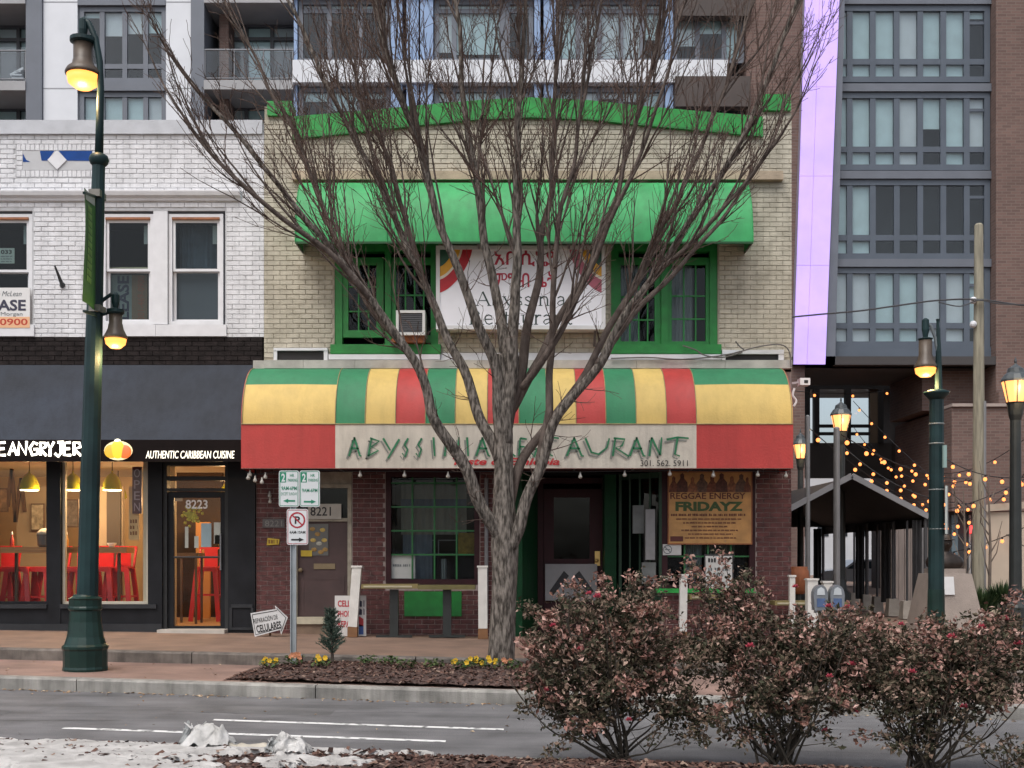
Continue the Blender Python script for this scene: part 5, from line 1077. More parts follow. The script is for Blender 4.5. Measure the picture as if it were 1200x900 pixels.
# glazed link across the passage
DL = 53; YL = 33
LK = thing('glazed_link', 'glazed bridge corridor crossing the passage beneath the tower', 'building', (PX(975, DL), YL, PZ(560, DL)))
def lx(px): return PX(px, DL)
def lz(py): return PZ(py, DL)
MB().box(lx(905), lx(1062), YL, YL + .4, lz(560), lz(519)).build('parapet', mat('link_grey', (.075, .07, .072), .6, .1, 1), LK); MB().box(lx(905), lx(1062), YL, YL + 3, lz(456), lz(438)).build('roof_beam', mat('link_dark', (.03, .03, .033), .6, .1, 1), LK)
for px in (905, 946, 957, 994, 1032): MB().box(lx(px) - .12, lx(px) + .12, YL - .05, YL + .3, lz(519), lz(456)).build('mullion', MATS['link_dark'], LK)
for a, b in ((908, 945), (957, 993), (995, 1020)):
    MB().box(lx(a), lx(b), YL + .1, YL + .14, lz(518), lz(457)).build('pane', glass_far, LK)
    for py in (499, 508): MB().box(lx(a), lx(b), YL + .02, YL + .2, lz(py) - .07, lz(py) + .07).build('rail', MATS['link_dark'], LK)
MB().box(lx(1020), lx(1032), YL + .05, YL + .3, lz(519), lz(456)).build('brown_panel', mat('tan_panel', (.16, .12, .09), .7, .1, 1), LK)
MB().box(lx(1045), lx(1092), YL - 9, YL + 3, 0, lz(430)).build('column', brick_tex('dark_brown_brick', (.06, .038, .032), (.045, .03, .026), (.05, .04, .035), .32, .105), LK)
MB().box(lx(905), lx(1062), YL + 2.6, YL + 3, lz(560), lz(472)).build('far_wall', mat('pale_blue_wall', (.45, .58, .66), .6, .06, 1), LK) if False else None
# far street beyond the passage
fb = thing('far_white_building', 'pale building far beyond the passage under the tower', 'building', (PX(975, 95), 75, 0)); MB().box(PX(700, 95), PX(1030, 95), 75, 90, 0, 9.5).build('wall', mat('far_pale_wall', (.52, .53, .55), .8, .08, .5), fb)
q = MB()
for k in range(12): x = PX(760 + 22 * k, 95); q = MB().box(x, x + .9, 74.95, 75.1, 3.2, 5); q.build('window', MATS['flat_interior'], fb)
# parked white car glimpsed under the tent
def car(x, y, z):
    c = thing('parked_car', 'white parked car glimpsed beyond the black tent', 'car', (x, y, z)); wm = mat('car_white', (.6, .63, .66), .25, .03, 2); L, Wd = 4.4, 1.75
    prof = [(-2.2, .35), (-2.2, .72), (-2.1, .86), (-1.2, .95), (-.55, 1.42), (.9, 1.45), (1.65, 1.0), (2.15, .92), (2.2, .6), (2.2, .35)]
    MB().prism([(x + a, z + b) for a, b in prof], 'y', y - Wd / 2, y + Wd / 2).build('body', wm, c)
    MB().prism([(x - 1.0, z + .98), (x - .5, z + 1.34), (x + .85, z + 1.37), (x + 1.4, z + 1.0)], 'y', y - Wd / 2 - .01, y - Wd / 2 + .02).build('side_window', mat('car_glass', (.05, .07, .085), .1, .1, 2), c)
    for s in (-1.35, 1.35):
        for yy in (-Wd / 2, Wd / 2 - .2):
            q = MB(); n = 18; q.prism([(x + s + .33 * math.cos(2 * math.pi * k / n), z + .33 + .33 * math.sin(2 * math.pi * k / n)) for k in range(n)], 'y', y + yy - .02, y + yy + .2); q.build('wheel', blk, c)
    for s in (-2.2, 2.15): MB().box(x + s, x + s + .05, y - .8, y + .8, z + .62, z + .75).build('bumper_light', mat('lamp_red', (.4, .02, .02), .3, 0), c)
car(PX(1010, 58), 38, g_up(12) - .12)
# ---------------------------------------------------------------- terrace: tent, posts, weights
TN = thing('black_tent', 'open black gable tent pitched in the passage beside the restaurant', 'tent', P(998, 726, 27)); canv = mat('black_canvas', (.014, .014, .016), .7, .3, 2, .2, 20); slat = mat('grey_canvas_trim', (.2, .2, .21), .7, .1, 3)
x0, xm, x1 = PX(908, 27), PX(998, 27), PX(1088, 27); ze, za = PZ(607, 27), PZ(559, 27); y0, y1 = 7.0, 16.0; zgt = g_up(8)
for a, b in ((x0, xm), (xm, x1)):
    zz0, zz1 = (ze, za) if a == x0 else (za, ze); q = MB(); n = 8; m_ = 6
    for i in range(n + 1):
        for j in range(m_ + 1):
            t = j / m_; q.v.append((a + (b - a) * t, y0 + (y1 - y0) * i / n, zz0 + (zz1 - zz0) * t - .05 * math.sin(math.pi * t) - .03 * math.sin(math.pi * (i % 2)) * math.sin(math.pi * t)))
    for i in range(n):
        for j in range(m_): k = i * (m_ + 1) + j; q.f.append((k, k + 1, k + m_ + 2, k + m_ + 1))
    q.build('roof_canvas', canv, TN, smooth=True)
for a, b, c, d in ((x0, ze, xm, za), (xm, za, x1, ze)): MB().beam((a, y0 - .02, b + .03), (c, y0 - .02, d + .03), .05, .13).build('gable_trim', slat, TN)
for xx in (x0, x1): MB().box(xx - .02, xx + .02, y0, y1, ze - .22, ze).build('eave_valance', canv, TN)
q = MB(); q.prism([(x0, ze), (xm, za), (x1, ze)], 'y', y1 - .03, y1); q.build('back_gable', canv, TN)
MB().box(x0, x0 + .03, y0 + .1, y1, zgt + .05, ze).build('side_curtain', canv, TN)
tn_post = mat('tent_post', (.05, .05, .053), .5, .1, 4); conc = mat('concrete_weight', (.30, .27, .235), .9, .15, 5, .4, 40)
for k in range(5):
    y = y0 + .05 + (y1 - y0 - .1) * k / 4
    MB().tube([(x1 - .05, y, zgt), (x1 - .05, y, ze)], .045, 8).build('post', tn_post, TN); MB().tube([(x0 + .08, y, zgt), (x0 + .08, y, ze)], .045, 8).build('post', tn_post, TN)
    cu = MB(); cu = drape(cu, x1 - .34, x1 - .1, zgt + .3, ze - .05, y + .06, .05, 10, k); cu.build('tied_curtain', canv, TN, smooth=True)
for k, (px, d, w) in enumerate(((1001, 33, 11), (1015, 31.5, 12), (1028, 30, 12), (1046, 28.5, 14), (1063, 27.3, 15))):
    x = PX(px, d); y = d - 20; w_ = w / F * d / 2; o = thing('concrete_weight', ('concrete block weight at the far end of the tent row', 'second concrete block weight from the far tent end', 'middle concrete block weight under the tent edge', 'concrete block weight second nearest along the tent edge', 'nearest concrete block weight at the tent corner')[k], 'weight', (x, y, zgt), 'concrete tent weights')
    q = MB(); q.v = [(x - w_, y - w_, zgt), (x + w_, y - w_, zgt), (x + w_, y + w_, zgt), (x - w_, y + w_, zgt)] + [(x - w_ * .8, y - w_ * .8, zgt + .42), (x + w_ * .8, y - w_ * .8, zgt + .42), (x + w_ * .8, y + w_ * .8, zgt + .42), (x - w_ * .8, y + w_ * .8, zgt + .42)]
    q.f = [(0, 3, 2, 1), (4, 5, 6, 7), (0, 1, 5, 4), (1, 2, 6, 5), (2, 3, 7, 6), (3, 0, 4, 7)]; q.build('block', conc, o); MB().tube([(x, y, zgt + .4), (x, y, zgt + 2.3)], .03, 6).build('post', tn_post, o)
slm = mat('weathered_screen', (.20, .17, .155), .8, .2, 2, stretch=(6, 6, .6))
sc_ = thing('slat_screen', 'weathered brown slatted screen behind the tent', 'screen', (PX(1058, 36), 16.2, zgt))
for k in range(9): x = PX(1035 + k * 7, 36); MB().box(x, x + .17, 16.2 + .02 * (k % 2), 16.26 + .02 * (k % 2), zgt, PZ(612, 36)).build('slat', slm, sc_)
# steel poles of the festoon lights
steel_p = mat('galvanised', (.22, .22, .225), .5, .12, 3, metal=.4)
for k, (px, d, top, w, lab) in enumerate(((980.5, 24.5, 502, .075, 'tall galvanised pole standing in front of the black tent'), (946.5, 27, 488, .06, 'slim galvanised pole near the corner of the striped awning'), (1081, 34, 600, .05, 'short thin pole near the tent corner'))):
    x = PX(px, d); tag(MB().lathe([(w * 1.0, 0), (w, 1), (w * .9, PZ(top, d) - zgt), (w * .5, PZ(top, d) - zgt + .03)], (x, d - 20, zgt), 10).build('steel_pole', steel_p), lab, 'pole', 'steel poles')
# acorn lanterns
blackiron = mat('black_iron', (.02, .024, .024), .45, .2, 6)
def lantern(px, d, ytop, ybot, wpx, lab, energy):
    k = F / d; x = PX(px, d); y = d - 20; zb = PZ(ybot, d); zt = PZ(ytop, d); h = zt - zb; r = wpx / k / 2; gz = g_up(x)
    t = thing('lantern_post', lab, 'street lamp', (x, y, gz), 'acorn lantern posts')
    MB().lathe([(r * 1.3, 0), (r * 1.3, .12), (r * 1.0, .2), (r * .95, .55), (r * .6, .65), (r * .45, .9), (r * .38, zb - gz - .2), (r * .5, zb - gz - .1), (r * .55, zb - gz)], (x, y, gz), 14).build('post', blackiron, t, smooth=False)
    MB().lathe([(r * .5, -.02), (r * .55, 0), (r * .62, h * .12), (r * .7, h * .14)], (x, y, zb), 12).build('lamp_base', blackiron, t)
    MB().lathe([(r * .6, h * .14), (r * .92, h * .5), (r * .96, h * .54)], (x, y, zb), 12).build('lamp_glass', emis('lantern_glow', (1, .36, .11), 1.4), t)
    q = MB()
    for a in range(6): an = math.pi * a / 3 + .3; q.tube([(x + r * .62 * math.cos(an), y + r * .62 * math.sin(an), zb + h * .13), (x + r * .95 * math.cos(an), y + r * .95 * math.sin(an), zb + h * .54)], .012, 5)
    q.build('cage', blackiron, t)
    MB().lathe([(r * 1.05, h * .54), (r * 1.05, h * .58), (r * .8, h * .68), (r * .62, h * .72), (r * .55, h * .8), (r * .2, h * .86), (r * .07, h * .9), (r * .1, h * .94), (.01, h * 1.02)], (x, y, zb), 12).build('lamp_cap', mat('lamp_cap_grey', (.06, .07, .075), .4, .1, 6), t, smooth=False)
    point_light('lantern_light', (x, y - r * 1.4, zb + h * .35), energy, (1, .68, .34))
lantern(1190, 21.5, 420, 480, 32, 'black lantern post at the picture edge before the cream wall', 14)
lantern(985.5, 29, 466, 512, 24, 'lantern post behind the galvanised pole at the tent', 14)
lantern(938, 34, 503, 543, 17, 'farthest small lantern post just beside the striped awning', 14)
# festoon strings
GF = 'warm festoon light strings'
def festoon(a, b, sag, n, lab, skip=()):
    a, b = Vector(a), Vector(b); pts = [a.lerp(b, k / 16) - Vector((0, 0, sag * 4 * (k / 16) * (1 - k / 16))) for k in range(17)]
    t = thing('festoon_string', lab, 'string lights', a, GF); MB().tube(pts, .012, 5).build('wire', blk, t)
    for k in range(n):
        u = (k + .5) / n; p = a.lerp(b, u) - Vector((0, 0, sag * 4 * u * (1 - u)))
        MB().lathe([(.018, -.05), (.022, -.02), (.02, .01)], p, 6).build('socket', blk, t); MB().ball(p - Vector((0, 0, .1)), .05, 8, 6).build('bulb', emis('festoon_glow', (1, .28, .07), 1.6), t)
p1_ = P(1147, 560, 30); p2_ = P(980.5, 506, 24.5); p3_ = P(946.5, 500, 27); p4_ = P(1230, 560, 28)
festoon(p2_, P(1150, 560, 36), .35, 10, 'festoon string from the tent pole to the brick wall, topmost of the bunch')
festoon(p3_, P(1105, 600, 38), .3, 9, 'festoon string from the slim pole sloping down over the tent')
festoon(P(1000, 500, 48), p1_, .9, 11, 'festoon string from the glazed bridge to the wooden pole')
festoon(P(1090, 525, 30), P(1250, 545, 26), .5, 8, 'festoon string crossing in front of the brick wall at lantern height')
festoon(P(1096, 590, 30), P(1260, 640, 26), .1, 6, 'lowest festoon string running along the brick wall') if False else None
festoon(P(1020, 520, 46), P(1140, 640, 33), .2, 11, 'festoon string dropping steeply beside the dark column')
festoon(P(1090, 615, 32), P(1240, 500, 30), .75, 11, 'festoon string rising from the lamp post toward the picture edge')
festoon(P(930, 458, 40), P(1092, 448, 50), .25, 4, 'short festoon string high under the tower soffit')
festoon(P(1092, 600, 28), P(1260, 520, 30), .3, 9, 'festoon string climbing from the lamp post past the wooden pole')
festoon(P(985, 520, 34), P(1150, 590, 31), .5, 10, 'festoon string sagging low over the tent roof to the wooden pole')
festoon(P(1092, 650, 33), P(1250, 590, 28), .25, 8, 'lowest festoon string running before the brick wall')
festoon(P(1000, 470, 44), P(1200, 640, 30), .3, 10, 'long festoon string sloping down from the bridge to the cream wall')
festoon(P(1060, 545, 40), P(1200, 515, 34), .6, 7, 'festoon string half way up the brick wall behind the wooden pole')
# overhead power line and wooden pole
up_ = thing('utility_pole', 'weathered wooden utility pole before the glass tower', 'utility pole', (PX(1147, 29), 9, zgt)); wood_p = mat('weathered_wood', (.27, .25, .19), .85, .3, 3, .6, 25, stretch=(5, 5, .5))
MB().lathe([(.165, 0), (.15, 3), (.13, 6), (.105, PZ(264, 29) - zgt), (.07, PZ(263, 29) - zgt + .02)], (PX(1147, 29), 9, zgt), 14).build('pole', wood_p, up_)
for py in (352, 380): MB().ball(P(1140.5, py, 28.9), .09, 8, 6).build('insulator', trim_w, up_)
MB().box(PX(1138, 28.8), PX(1156, 28.8), 8.75, 8.8, PZ(352, 28.8), PZ(350.5, 28.8)).build('bracket', MATS['awning_steel'], up_)
q = MB(); q.tube(cable([(924, 372), (960, 368.5), (1010, 364), (1060, 357), (1100, 352), (1147, 351), (1200, 358), (1260, 362)], 28.8), .022, 5); q.tube(cable([(1100, 354), (1125, 359), (1147, 352), (1170, 356), (1200, 357)], 28.7), .015, 5)
tag(q.build('power_line', mat('line_dark', (.06, .06, .065), .6, 0)), 'sagging dark power line strung to the wooden pole', 'power line')
MB().tube([P(1154, 470, 28.9), P(1153.5, 700, 28.9)], .04, 8).build('conduit', steel_p, up_)
# cream wall, planter, shrubs, bare saplings
cwl = thing('cream_garden_wall', 'cream rendered wall beyond the lantern post', 'wall', (PX(1200, 31), 11, zgt)); MB().box(PX(1152, 31), PX(1330, 31), 11, 11.4, 0, PZ(600, 31)).build('render', mat('cream_render', (.52, .44, .35), .85, .08, 1.5), cwl); MB().prism([(PX(1150, 31), PZ(600, 31)), (PX(1330, 31), PZ(585, 31)), (PX(1330, 31), PZ(577, 31)), (PX(1150, 31), PZ(592, 31))], 'y', 10.9, 11.5).build('coping', mat('cream_coping', (.45, .38, .3), .8, .1, 3), cwl)
plw = thing('low_planter', 'low pale stone planter edge behind the bust pedestal', 'planter', P(1165, 735, 25.5)); MB().box(PX(1138, 25.5), PX(1300, 25.5), 5.5, 5.9, zgt - .2, PZ(719, 25.5)).build('edge_stone', mat('pale_stone', (.38, .33, .28), .85, .12, 3), plw); MB().box(PX(1138, 25.5), PX(1300, 25.5), 5.9, 9.6, zgt - .2, PZ(721, 25.5)).build('soil', mulch_m, plw)
shr_m = ramp_island('dark_shrub', [(0, (.012, .03, .012)), (.6, (.03, .06, .02)), (1, (.07, .10, .04))], .7)
def blade_bush(px, py, d, rx, h, n, lab, grp):
    x, y = PX(px, d), d - 20; z = PZ(py, d); t = thing('evergreen_shrub', lab, 'shrub', (x, y, z), grp); q = MB()
    for _ in range(n):
        a = random.uniform(0, 6.28); r = rx * random.random() ** .5; b = Vector((x + r * .6 * math.cos(a), y + r * .6 * math.sin(a), z)); tip = Vector((x + r * 1.3 * math.cos(a), y + r * 1.3 * math.sin(a), z + h * random.uniform(.5, 1.05) * (1 - .3 * r / rx))); w = Vector((-math.sin(a), math.cos(a), 0)) * .02; m_ = b.lerp(tip, .55) + Vector((0, 0, .08 * h))
        q.face([b - w, b + w, m_ + w, m_ - w]); q.face([m_ - w, m_ + w, tip])
    q.build('foliage', shr_m, t); MB().tube([(x, y, z - .05), (x, y, z + h * .5)], .03, 5).build('stem', dk, t)
blade_bush(1150, 717, 26.3, .5, .62, 420, 'dark green spiky shrub behind the bust pedestal', 'evergreen shrubs in the planter'); blade_bush(1177, 716, 26.5, .55, .78, 460, 'dark green spiky shrub before the cream wall', 'evergreen shrubs in the planter')
bark_s = mat('sapling_bark', (.14, .11, .09), .85, .3, 6)
for k, (px, d, h, lab) in enumerate(((1130, 27, 3.0, 'thin bare sapling beside the dark entrance'), (1159, 27.5, 3.4, 'thin bare sapling forking before the cream wall'))):
    x, y = PX(px, d), d - 20; t = thing('bare_sapling', lab, 'tree', (x, y, zgt), 'bare saplings'); MB().tube([(x, y, zgt), (x + .03, y, zgt + h * .5), (x - .02, y, zgt + h)], [.05, .035, .012], 6).build('trunk', bark_s, t); q = MB()
    for j in range(9):
        z = zgt + h * (.3 + .07 * j); s = random.choice((-1, 1)); q.tube([(x, y, z), (x + s * .16, y + random.uniform(-.2, .2), z + .3), (x + s * .24, y + random.uniform(-.2, .2), z + .8)], [.02, .012, .005], 4)
    q.build('crown', bark_s, t)
bq = thing('wooden_trestle', 'pale crossed timber trestle beside the lantern post', 'trestle', P(1180, 735, 22.5)); q = MB(); tb2 = mat('pale_timber', (.36, .3, .22), .8, .2, 6)
for a, b in (((1168, 715), (1190, 735)), ((1170, 735), (1192, 703)), ((1178, 700), (1192, 700)), ((1163, 716), (1178, 733))): MB().beam(P(*a, 22.5), P(*b, 22.5), .07).build('timber', tb2, bq)
# bronze bust on a stone pedestal
PD = thing('bust_pedestal', 'tapered stone pedestal with a white plaque carrying the bronze bust', 'pedestal', P(1107, 742, 21.5)); dpz = 21.5; x, y = PX(1107, dpz), 1.5; zb_ = g_up(x) - .02; ztp = PZ(672, dpz); pst = mat('pedestal_stone', (.29, .245, .215), .85, .12, 4, .4, 50)
q = MB(); a, b = .57, .36; q.v = [(x - a, y - a, zb_), (x + a, y - a, zb_), (x + a, y + a, zb_), (x - a, y + a, zb_), (x - b, y - b, ztp), (x + b, y - b, ztp), (x + b, y + b, ztp), (x - b, y + b, ztp)]; q.f = [(0, 3, 2, 1), (4, 5, 6, 7), (0, 1, 5, 4), (1, 2, 6, 5), (2, 3, 7, 6), (3, 0, 4, 7)]; q.build('shaft', pst, PD)
MB().box(x - .28, x + .28, y - .28, y + .28, ztp, ztp + .09).build('cap', pst, PD)
fy = lambda z: y - a + (a - b) * (z - zb_) / (ztp - zb_) - .012
z0_, z1_ = PZ(697, 21), PZ(676, 21); q = MB(); q.v = [(PX(1102, 21), fy(z0_), z0_), (PX(1120, 21), fy(z0_), z0_), (PX(1120, 21), fy(z1_), z1_), (PX(1102, 21), fy(z1_), z1_)] ; q.v += [(v[0], v[1] - .02, v[2]) for v in q.v]; q.f = [(0, 1, 2, 3), (7, 6, 5, 4), (0, 4, 5, 1), (1, 5, 6, 2), (2, 6, 7, 3), (3, 7, 4, 0)]; q.build('plaque', mat('plaque_white', (.6, .6, .6), .5, .05, 6), PD)
brz = mat('bronze', (.045, .035, .03), .4, .3, 6, metal=.6); BU = thing('bronze_bust', 'dark bronze bust of a person in a hat on the stone pedestal', 'statue', (x, y, ztp + .09)); zz = ztp + .09
def loft(mb, rings, n=18):
    i = len(mb.v)
    for (z, rx, ry, ox, oy) in rings:
        for k in range(n): an = 2 * math.pi * k / n; mb.v.append((x + ox + rx * math.cos(an), y + oy + ry * math.sin(an), zz + z))
    for j in range(len(rings) - 1):
        for k in range(n): mb.f.append((i + j * n + k, i + j * n + (k + 1) % n, i + (j + 1) * n + (k + 1) % n, i + (j + 1) * n + k))
    mb.f += [tuple(i + k for k in range(n - 1, -1, -1)), tuple(i + (len(rings) - 1) * n + k for k in range(n))]; return mb
body_b = loft(MB(), [(0, .30, .17, 0, 0), (.06, .345, .19, 0, 0), (.13, .355, .19, 0, 0), (.2, .325, .17, 0, 0), (.25, .24, .14, 0, 0), (.285, .14, .11, 0, -.01), (.31, .085, .09, 0, -.02), (.345, .078, .085, 0, -.03), (.38, .09, .105, 0, -.05), (.44, .112, .13, 0, -.055), (.5, .118, .135, 0, -.05), (.57, .09, .11, 0, -.045), (.6, .03, .04, 0, -.04)])
body_b.ball((x, y - .17, zz + .45), .034, 8, 6, (.7, 1, 1.1)); body_b.ball((x - .1, y - .04, zz + .46), .035, 6, 5, (.5, 1, 1.2)); body_b.ball((x + .115, y - .04, zz + .46), .03, 6, 5, (.5, 1, 1.2)); body_b.build('figure', brz, BU, smooth=True)
hat = loft(MB(), [(.525, .18, .19, 0, -.045), (.535, .18, .19, 0, -.045), (.54, .12, .14, 0, -.045), (.62, .11, .125, 0, -.045), (.635, .07, .09, 0, -.045)]); hat.build('hat', brz, BU, smooth=True)
# ================================================================ STREET FURNITURE
lamp_g = mat('lamp_green', (.009, .027, .029), .45, .3, 3, .08, 40, spec=.3); rust_b = mat('lamp_brown', (.085, .062, .045), .45, .25, 6)
def luminaire(t, px, d, rows, rads, side, energy, glow):
    """hanging bell lamp: rows are the picture rows of fitting top, cap, neck, bell, rim, bulb bottom"""
    k = F / d; x = PX(px, d); y = d - 20; z = [PZ(r, d) for r in rows]; rr = [r / k for r in rads]; o = z[5]
    MB().lathe([(rr[0] * .6, z[1] - o), (rr[0], z[1] - o + (z[0] - z[1]) * .4), (rr[0], z[0] - o - .03), (rr[0] * .4, z[0] - o)], (x, y, o), 12).build('hanger', lamp_g, t)
    MB().lathe([(rr[1] * .8, z[2] - o), (rr[1], z[2] - o + .02), (rr[1], z[1] - o - .01), (rr[1] * .7, z[1] - o)], (x, y, o), 18).build('lamp_cap', lamp_g, t)
    MB().lathe([(rr[4], z[4] - o - .015), (rr[4] * 1.02, z[4] - o + .015), (rr[4] * .9, z[4] - o + .06 * (rr[4] / .2)), (rr[3] * 1.12, z[3] - o + (z[4] - z[3]) * .35), (rr[3], z[3] - o), (rr[2], z[3] - o + .01), (rr[2], z[2] - o)], (x, y, o), 20).build('lamp_hood', rust_b, t, smooth=True)
    MB().lathe([(rr[5] * .55, 0), (rr[5], (z[4] - o) * .35), (rr[4] * .93, z[4] - o - .02)], (x, y, o), 18).build('bulb', glow, t, smooth=True)
    point_light('street_lamp_light', (x, y - rr[4] * .3, o - .12), energy, (1, .62, .26), .08)
glow = emis('sodium_glow', (1, .31, .06), 1.6)
dl_ = 14.9; lx0 = PX(100, dl_); lz0 = g_low(lx0)
LP = thing('street_lamp', 'tall dark green street lamp with green banner in front of the jerk shop', 'street lamp', (lx0, dl_ - 20, lz0))
MB().lathe([(.275, -.02), (.28, .02), (.272, .05), (.272, .26), (.285, .28), (.285, .31), (.255, .335), (.225, .43), (.198, .62), (.19, .76), (.21, .78), (.21, .80), (.2, .82), (.2, .90), (.21, .92), (.16, .945), (.135, .97)], (lx0, dl_ - 20, lz0), 16).build('base', mat('lamp_base_green', (.006, .026, .021), .35, .25, 4, spec=.4), LP)
def lp(px, py): return P(px, py, dl_)
MB().tube([lp(102.5, 700), lp(106, 550), lp(110, 400), lp(113.5, 280), lp(115.8, 188)], [.132, .122, .108, .09, .08], 12).build('pole', lamp_g, LP)
q = MB(); c = lp(116, 190); q.lathe([(.08, -.05), (.11, -.02), (.125, .03), (.11, .08), (.06, .11)], c, 16); q.build('collar', lamp_g, LP, smooth=True)
arm = [lp(116, 184), lp(117, 140), lp(118, 105), lp(117, 72), lp(112, 45), lp(104, 27), lp(97.5, 22)]
MB().tube(arm, [.056, .05, .045, .042, .04, .036, .034], 10).build('arm', lamp_g, LP, smooth=True)
luminaire(LP, 97.5, dl_, (21, 44.5, 51.5, 71, 87, 103.5), (5.2, 15, 11, 11.5, 20, 17), 1, 40, glow)
sc2 = [lp(112, 366), lp(120, 352), lp(130, 345), lp(136, 347)]
MB().tube(sc2, [.03, .026, .024, .022], 8).build('arm', lamp_g, LP); MB().tube([lp(113, 370), lp(124, 368), lp(133, 362)], .018, 8).build('brace', lamp_g, LP)
luminaire(LP, 135.5, dl_, (343, 362, 368.5, 380, 395.5, 408), (4.5, 10, 7.5, 8, 13.2, 11), 1, 30, glow)
for py in (228, 362): MB().box(PX(108, dl_), PX(121, dl_), dl_ - 20 - .13, dl_ - 20 + .11, PZ(py + 5, dl_), PZ(py - 3, dl_)).build('clamp', mat('clamp_steel', (.2, .19, .17), .5, .2, 9, metal=.5), LP)
for py in (231.5, 370): MB().beam(Vector((PX(114, dl_), dl_ - 20, PZ(py, dl_))), Vector((PX(99, dl_ - .7), dl_ - 20.72, PZ(py - 5, dl_ - .7))), .03).build('banner_rod', lamp_g, LP)
bn = thing('street_banner', 'green leaf banner hung edge-on from the tall lamp post', 'banner', lp(105, 365)); q = MB(); n = 16
def bpt(u, v):     # u from the post outwards (towards the street), v from top to bottom
    d = dl_ - .08 - .62 * u; px = 112 - 13.5 * u + 1.5 * math.sin(v * 5) * u - 2.2 * max(0, v - .9) * 10 * u * .3; py = (228 + 134 * v) + (-9 + 3 * v) * u + 3 * math.sin(3 * u + 2 * v); return P(px, py, d)
for j in range(n + 1):
    for i in range(9): q.v.append(tuple(bpt(i / 8, j / n)))
for j in range(n):
    for i in range(8): a = j * 9 + i; q.f.append((a, a + 1, a + 10, a + 9))
q.build('cloth', mat('banner_green', (.04, .15, .03), .6, .2, 3), bn, smooth=True)
q = MB()
for j in range(2, 13):
    for i in range(3, 6): q.face([bpt(i / 8, j / n) + Vector((.008, -.004, 0)), bpt((i + 1) / 8, j / n) + Vector((.008, -.004, 0)), bpt((i + .8) / 8, (j + .8) / n) + Vector((.008, -.004, 0)), bpt((i + .2) / 8, (j + .8) / n) + Vector((.008, -.004, 0))])
q.build('leaf_print', mat('banner_light', (.17, .36, .08), .6, .2, 6), bn)
q = MB(); q.face([bpt(.1, .02) + Vector((.008, -.004, 0)), bpt(.95, .02) + Vector((.008, -.004, 0)), bpt(.95, .1) + Vector((.008, -.004, 0)), bpt(.1, .1) + Vector((.008, -.004, 0))]); q.build('white_strip', mat('banner_white', (.42, .46, .44), .6, .1, 9), bn)
dr_ = 18.0; rx0 = PX(1097, dr_); rz0 = g_up(rx0)
RP = thing('street_lamp', 'shorter green street lamp in front of the bust pedestal', 'street lamp', (rx0, dr_ - 20, rz0))
def rp(px, py): return P(px, py, dr_)
MB().lathe([(.2, -.02), (.2, .1), (.17, .14), (.135, .2), (.125, .95)], (rx0, dr_ - 20, rz0), 16).build('base', MATS['lamp_base_green'], RP)
MB().tube([(rx0, dr_ - 20, rz0 + .9), rp(1097.3, 600), rp(1097.5, 463)], [.122, .116, .108], 12).build('pole', lamp_g, RP)
MB().lathe([(.11, -.02), (.14, .02), (.19, .07), (.2, .1), (.12, .13), (.06, .14)], rp(1097.5, 467), 18).build('collar', lamp_g, RP, smooth=True)
for py in (497, 520, 574, 620): c = rp(1097.4, py); MB().lathe([(.113, -.012), (.122, 0), (.113, .012)], c, 14).build('band', mat('band_grey', (.16, .18, .18), .5, .15, 9), RP)
MB().tube([rp(1100, 458), rp(1099.8, 410), rp(1099, 377), rp(1099, 374)], [.06, .042, .022, .03], 10).build('spike', lamp_g, RP)
MB().tube([rp(1100, 420), rp(1096, 396), rp(1091, 382), rp(1087, 379)], .026, 8).build('arm', mat('arm_grey', (.13, .15, .16), .4, .15, 6), RP)
luminaire(RP, 1084.5, dr_, (373, 396, 399, 417, 430, 441.5), (4.2, 8.5, 7.5, 8, 12.8, 11), 1, 30, glow)
es = thing('side_sign', 'narrow white street sign seen edge-on fixed to the shorter lamp post', 'sign', rp(1106, 628)); MB().prism([(rp(1102, 0).x, -2.2), (rp(1109, 0).x, -2.0), (rp(1109, 0).x + .02, -2.02), (rp(1102, 0).x + .02, -2.22)], 'z', PZ(626, dr_), PZ(570, dr_)).build('plate', mat('plate_pale', (.45, .5, .48), .5, .08, 6), es)
es2 = thing('side_sign', 'narrow green street sign seen edge-on above the white one on the lamp post', 'sign', rp(1101, 550)); MB().box(rp(1100, 0).x, rp(1104, 0).x, -2.2, -2.15, PZ(549, dr_), PZ(523, dr_)).build('plate', mat('plate_teal', (.25, .36, .34), .5, .1, 6), es2)
# parking sign
dsn = 15.0; sx0 = PX(343.5, dsn); sz0 = bedz(sx0, dsn - 20) - .03
PS = thing('parking_sign', 'galvanised post carrying two parking signs and a no parking sign', 'sign', (sx0, dsn - 20, sz0)); galv = mat('sign_galv', (.34, .37, .39), .45, .12, 5, metal=.5)
def sp_(px, py): return P(px, py, dsn)
q = MB(); w = .038; yy = dsn - 20; q.box(sx0 - w, sx0 - w + .012, yy, yy + .04, sz0, PZ(556, dsn)); q.box(sx0 + w - .012, sx0 + w, yy, yy + .04, sz0, PZ(556, dsn)); q.box(sx0 - w + .012, sx0 + w - .012, yy + .03, yy + .042, sz0, PZ(556, dsn)); q.build('post', galv, PS)
sw_ = mat('sign_sheet', (.60, .62, .63), .35, .04, 6); sgr = mat('sign_green', (.01, .20, .11), .4, .05, 6); srd = mat('sign_red', (.35, .015, .03), .4, .05, 6); ys_ = yy - .012
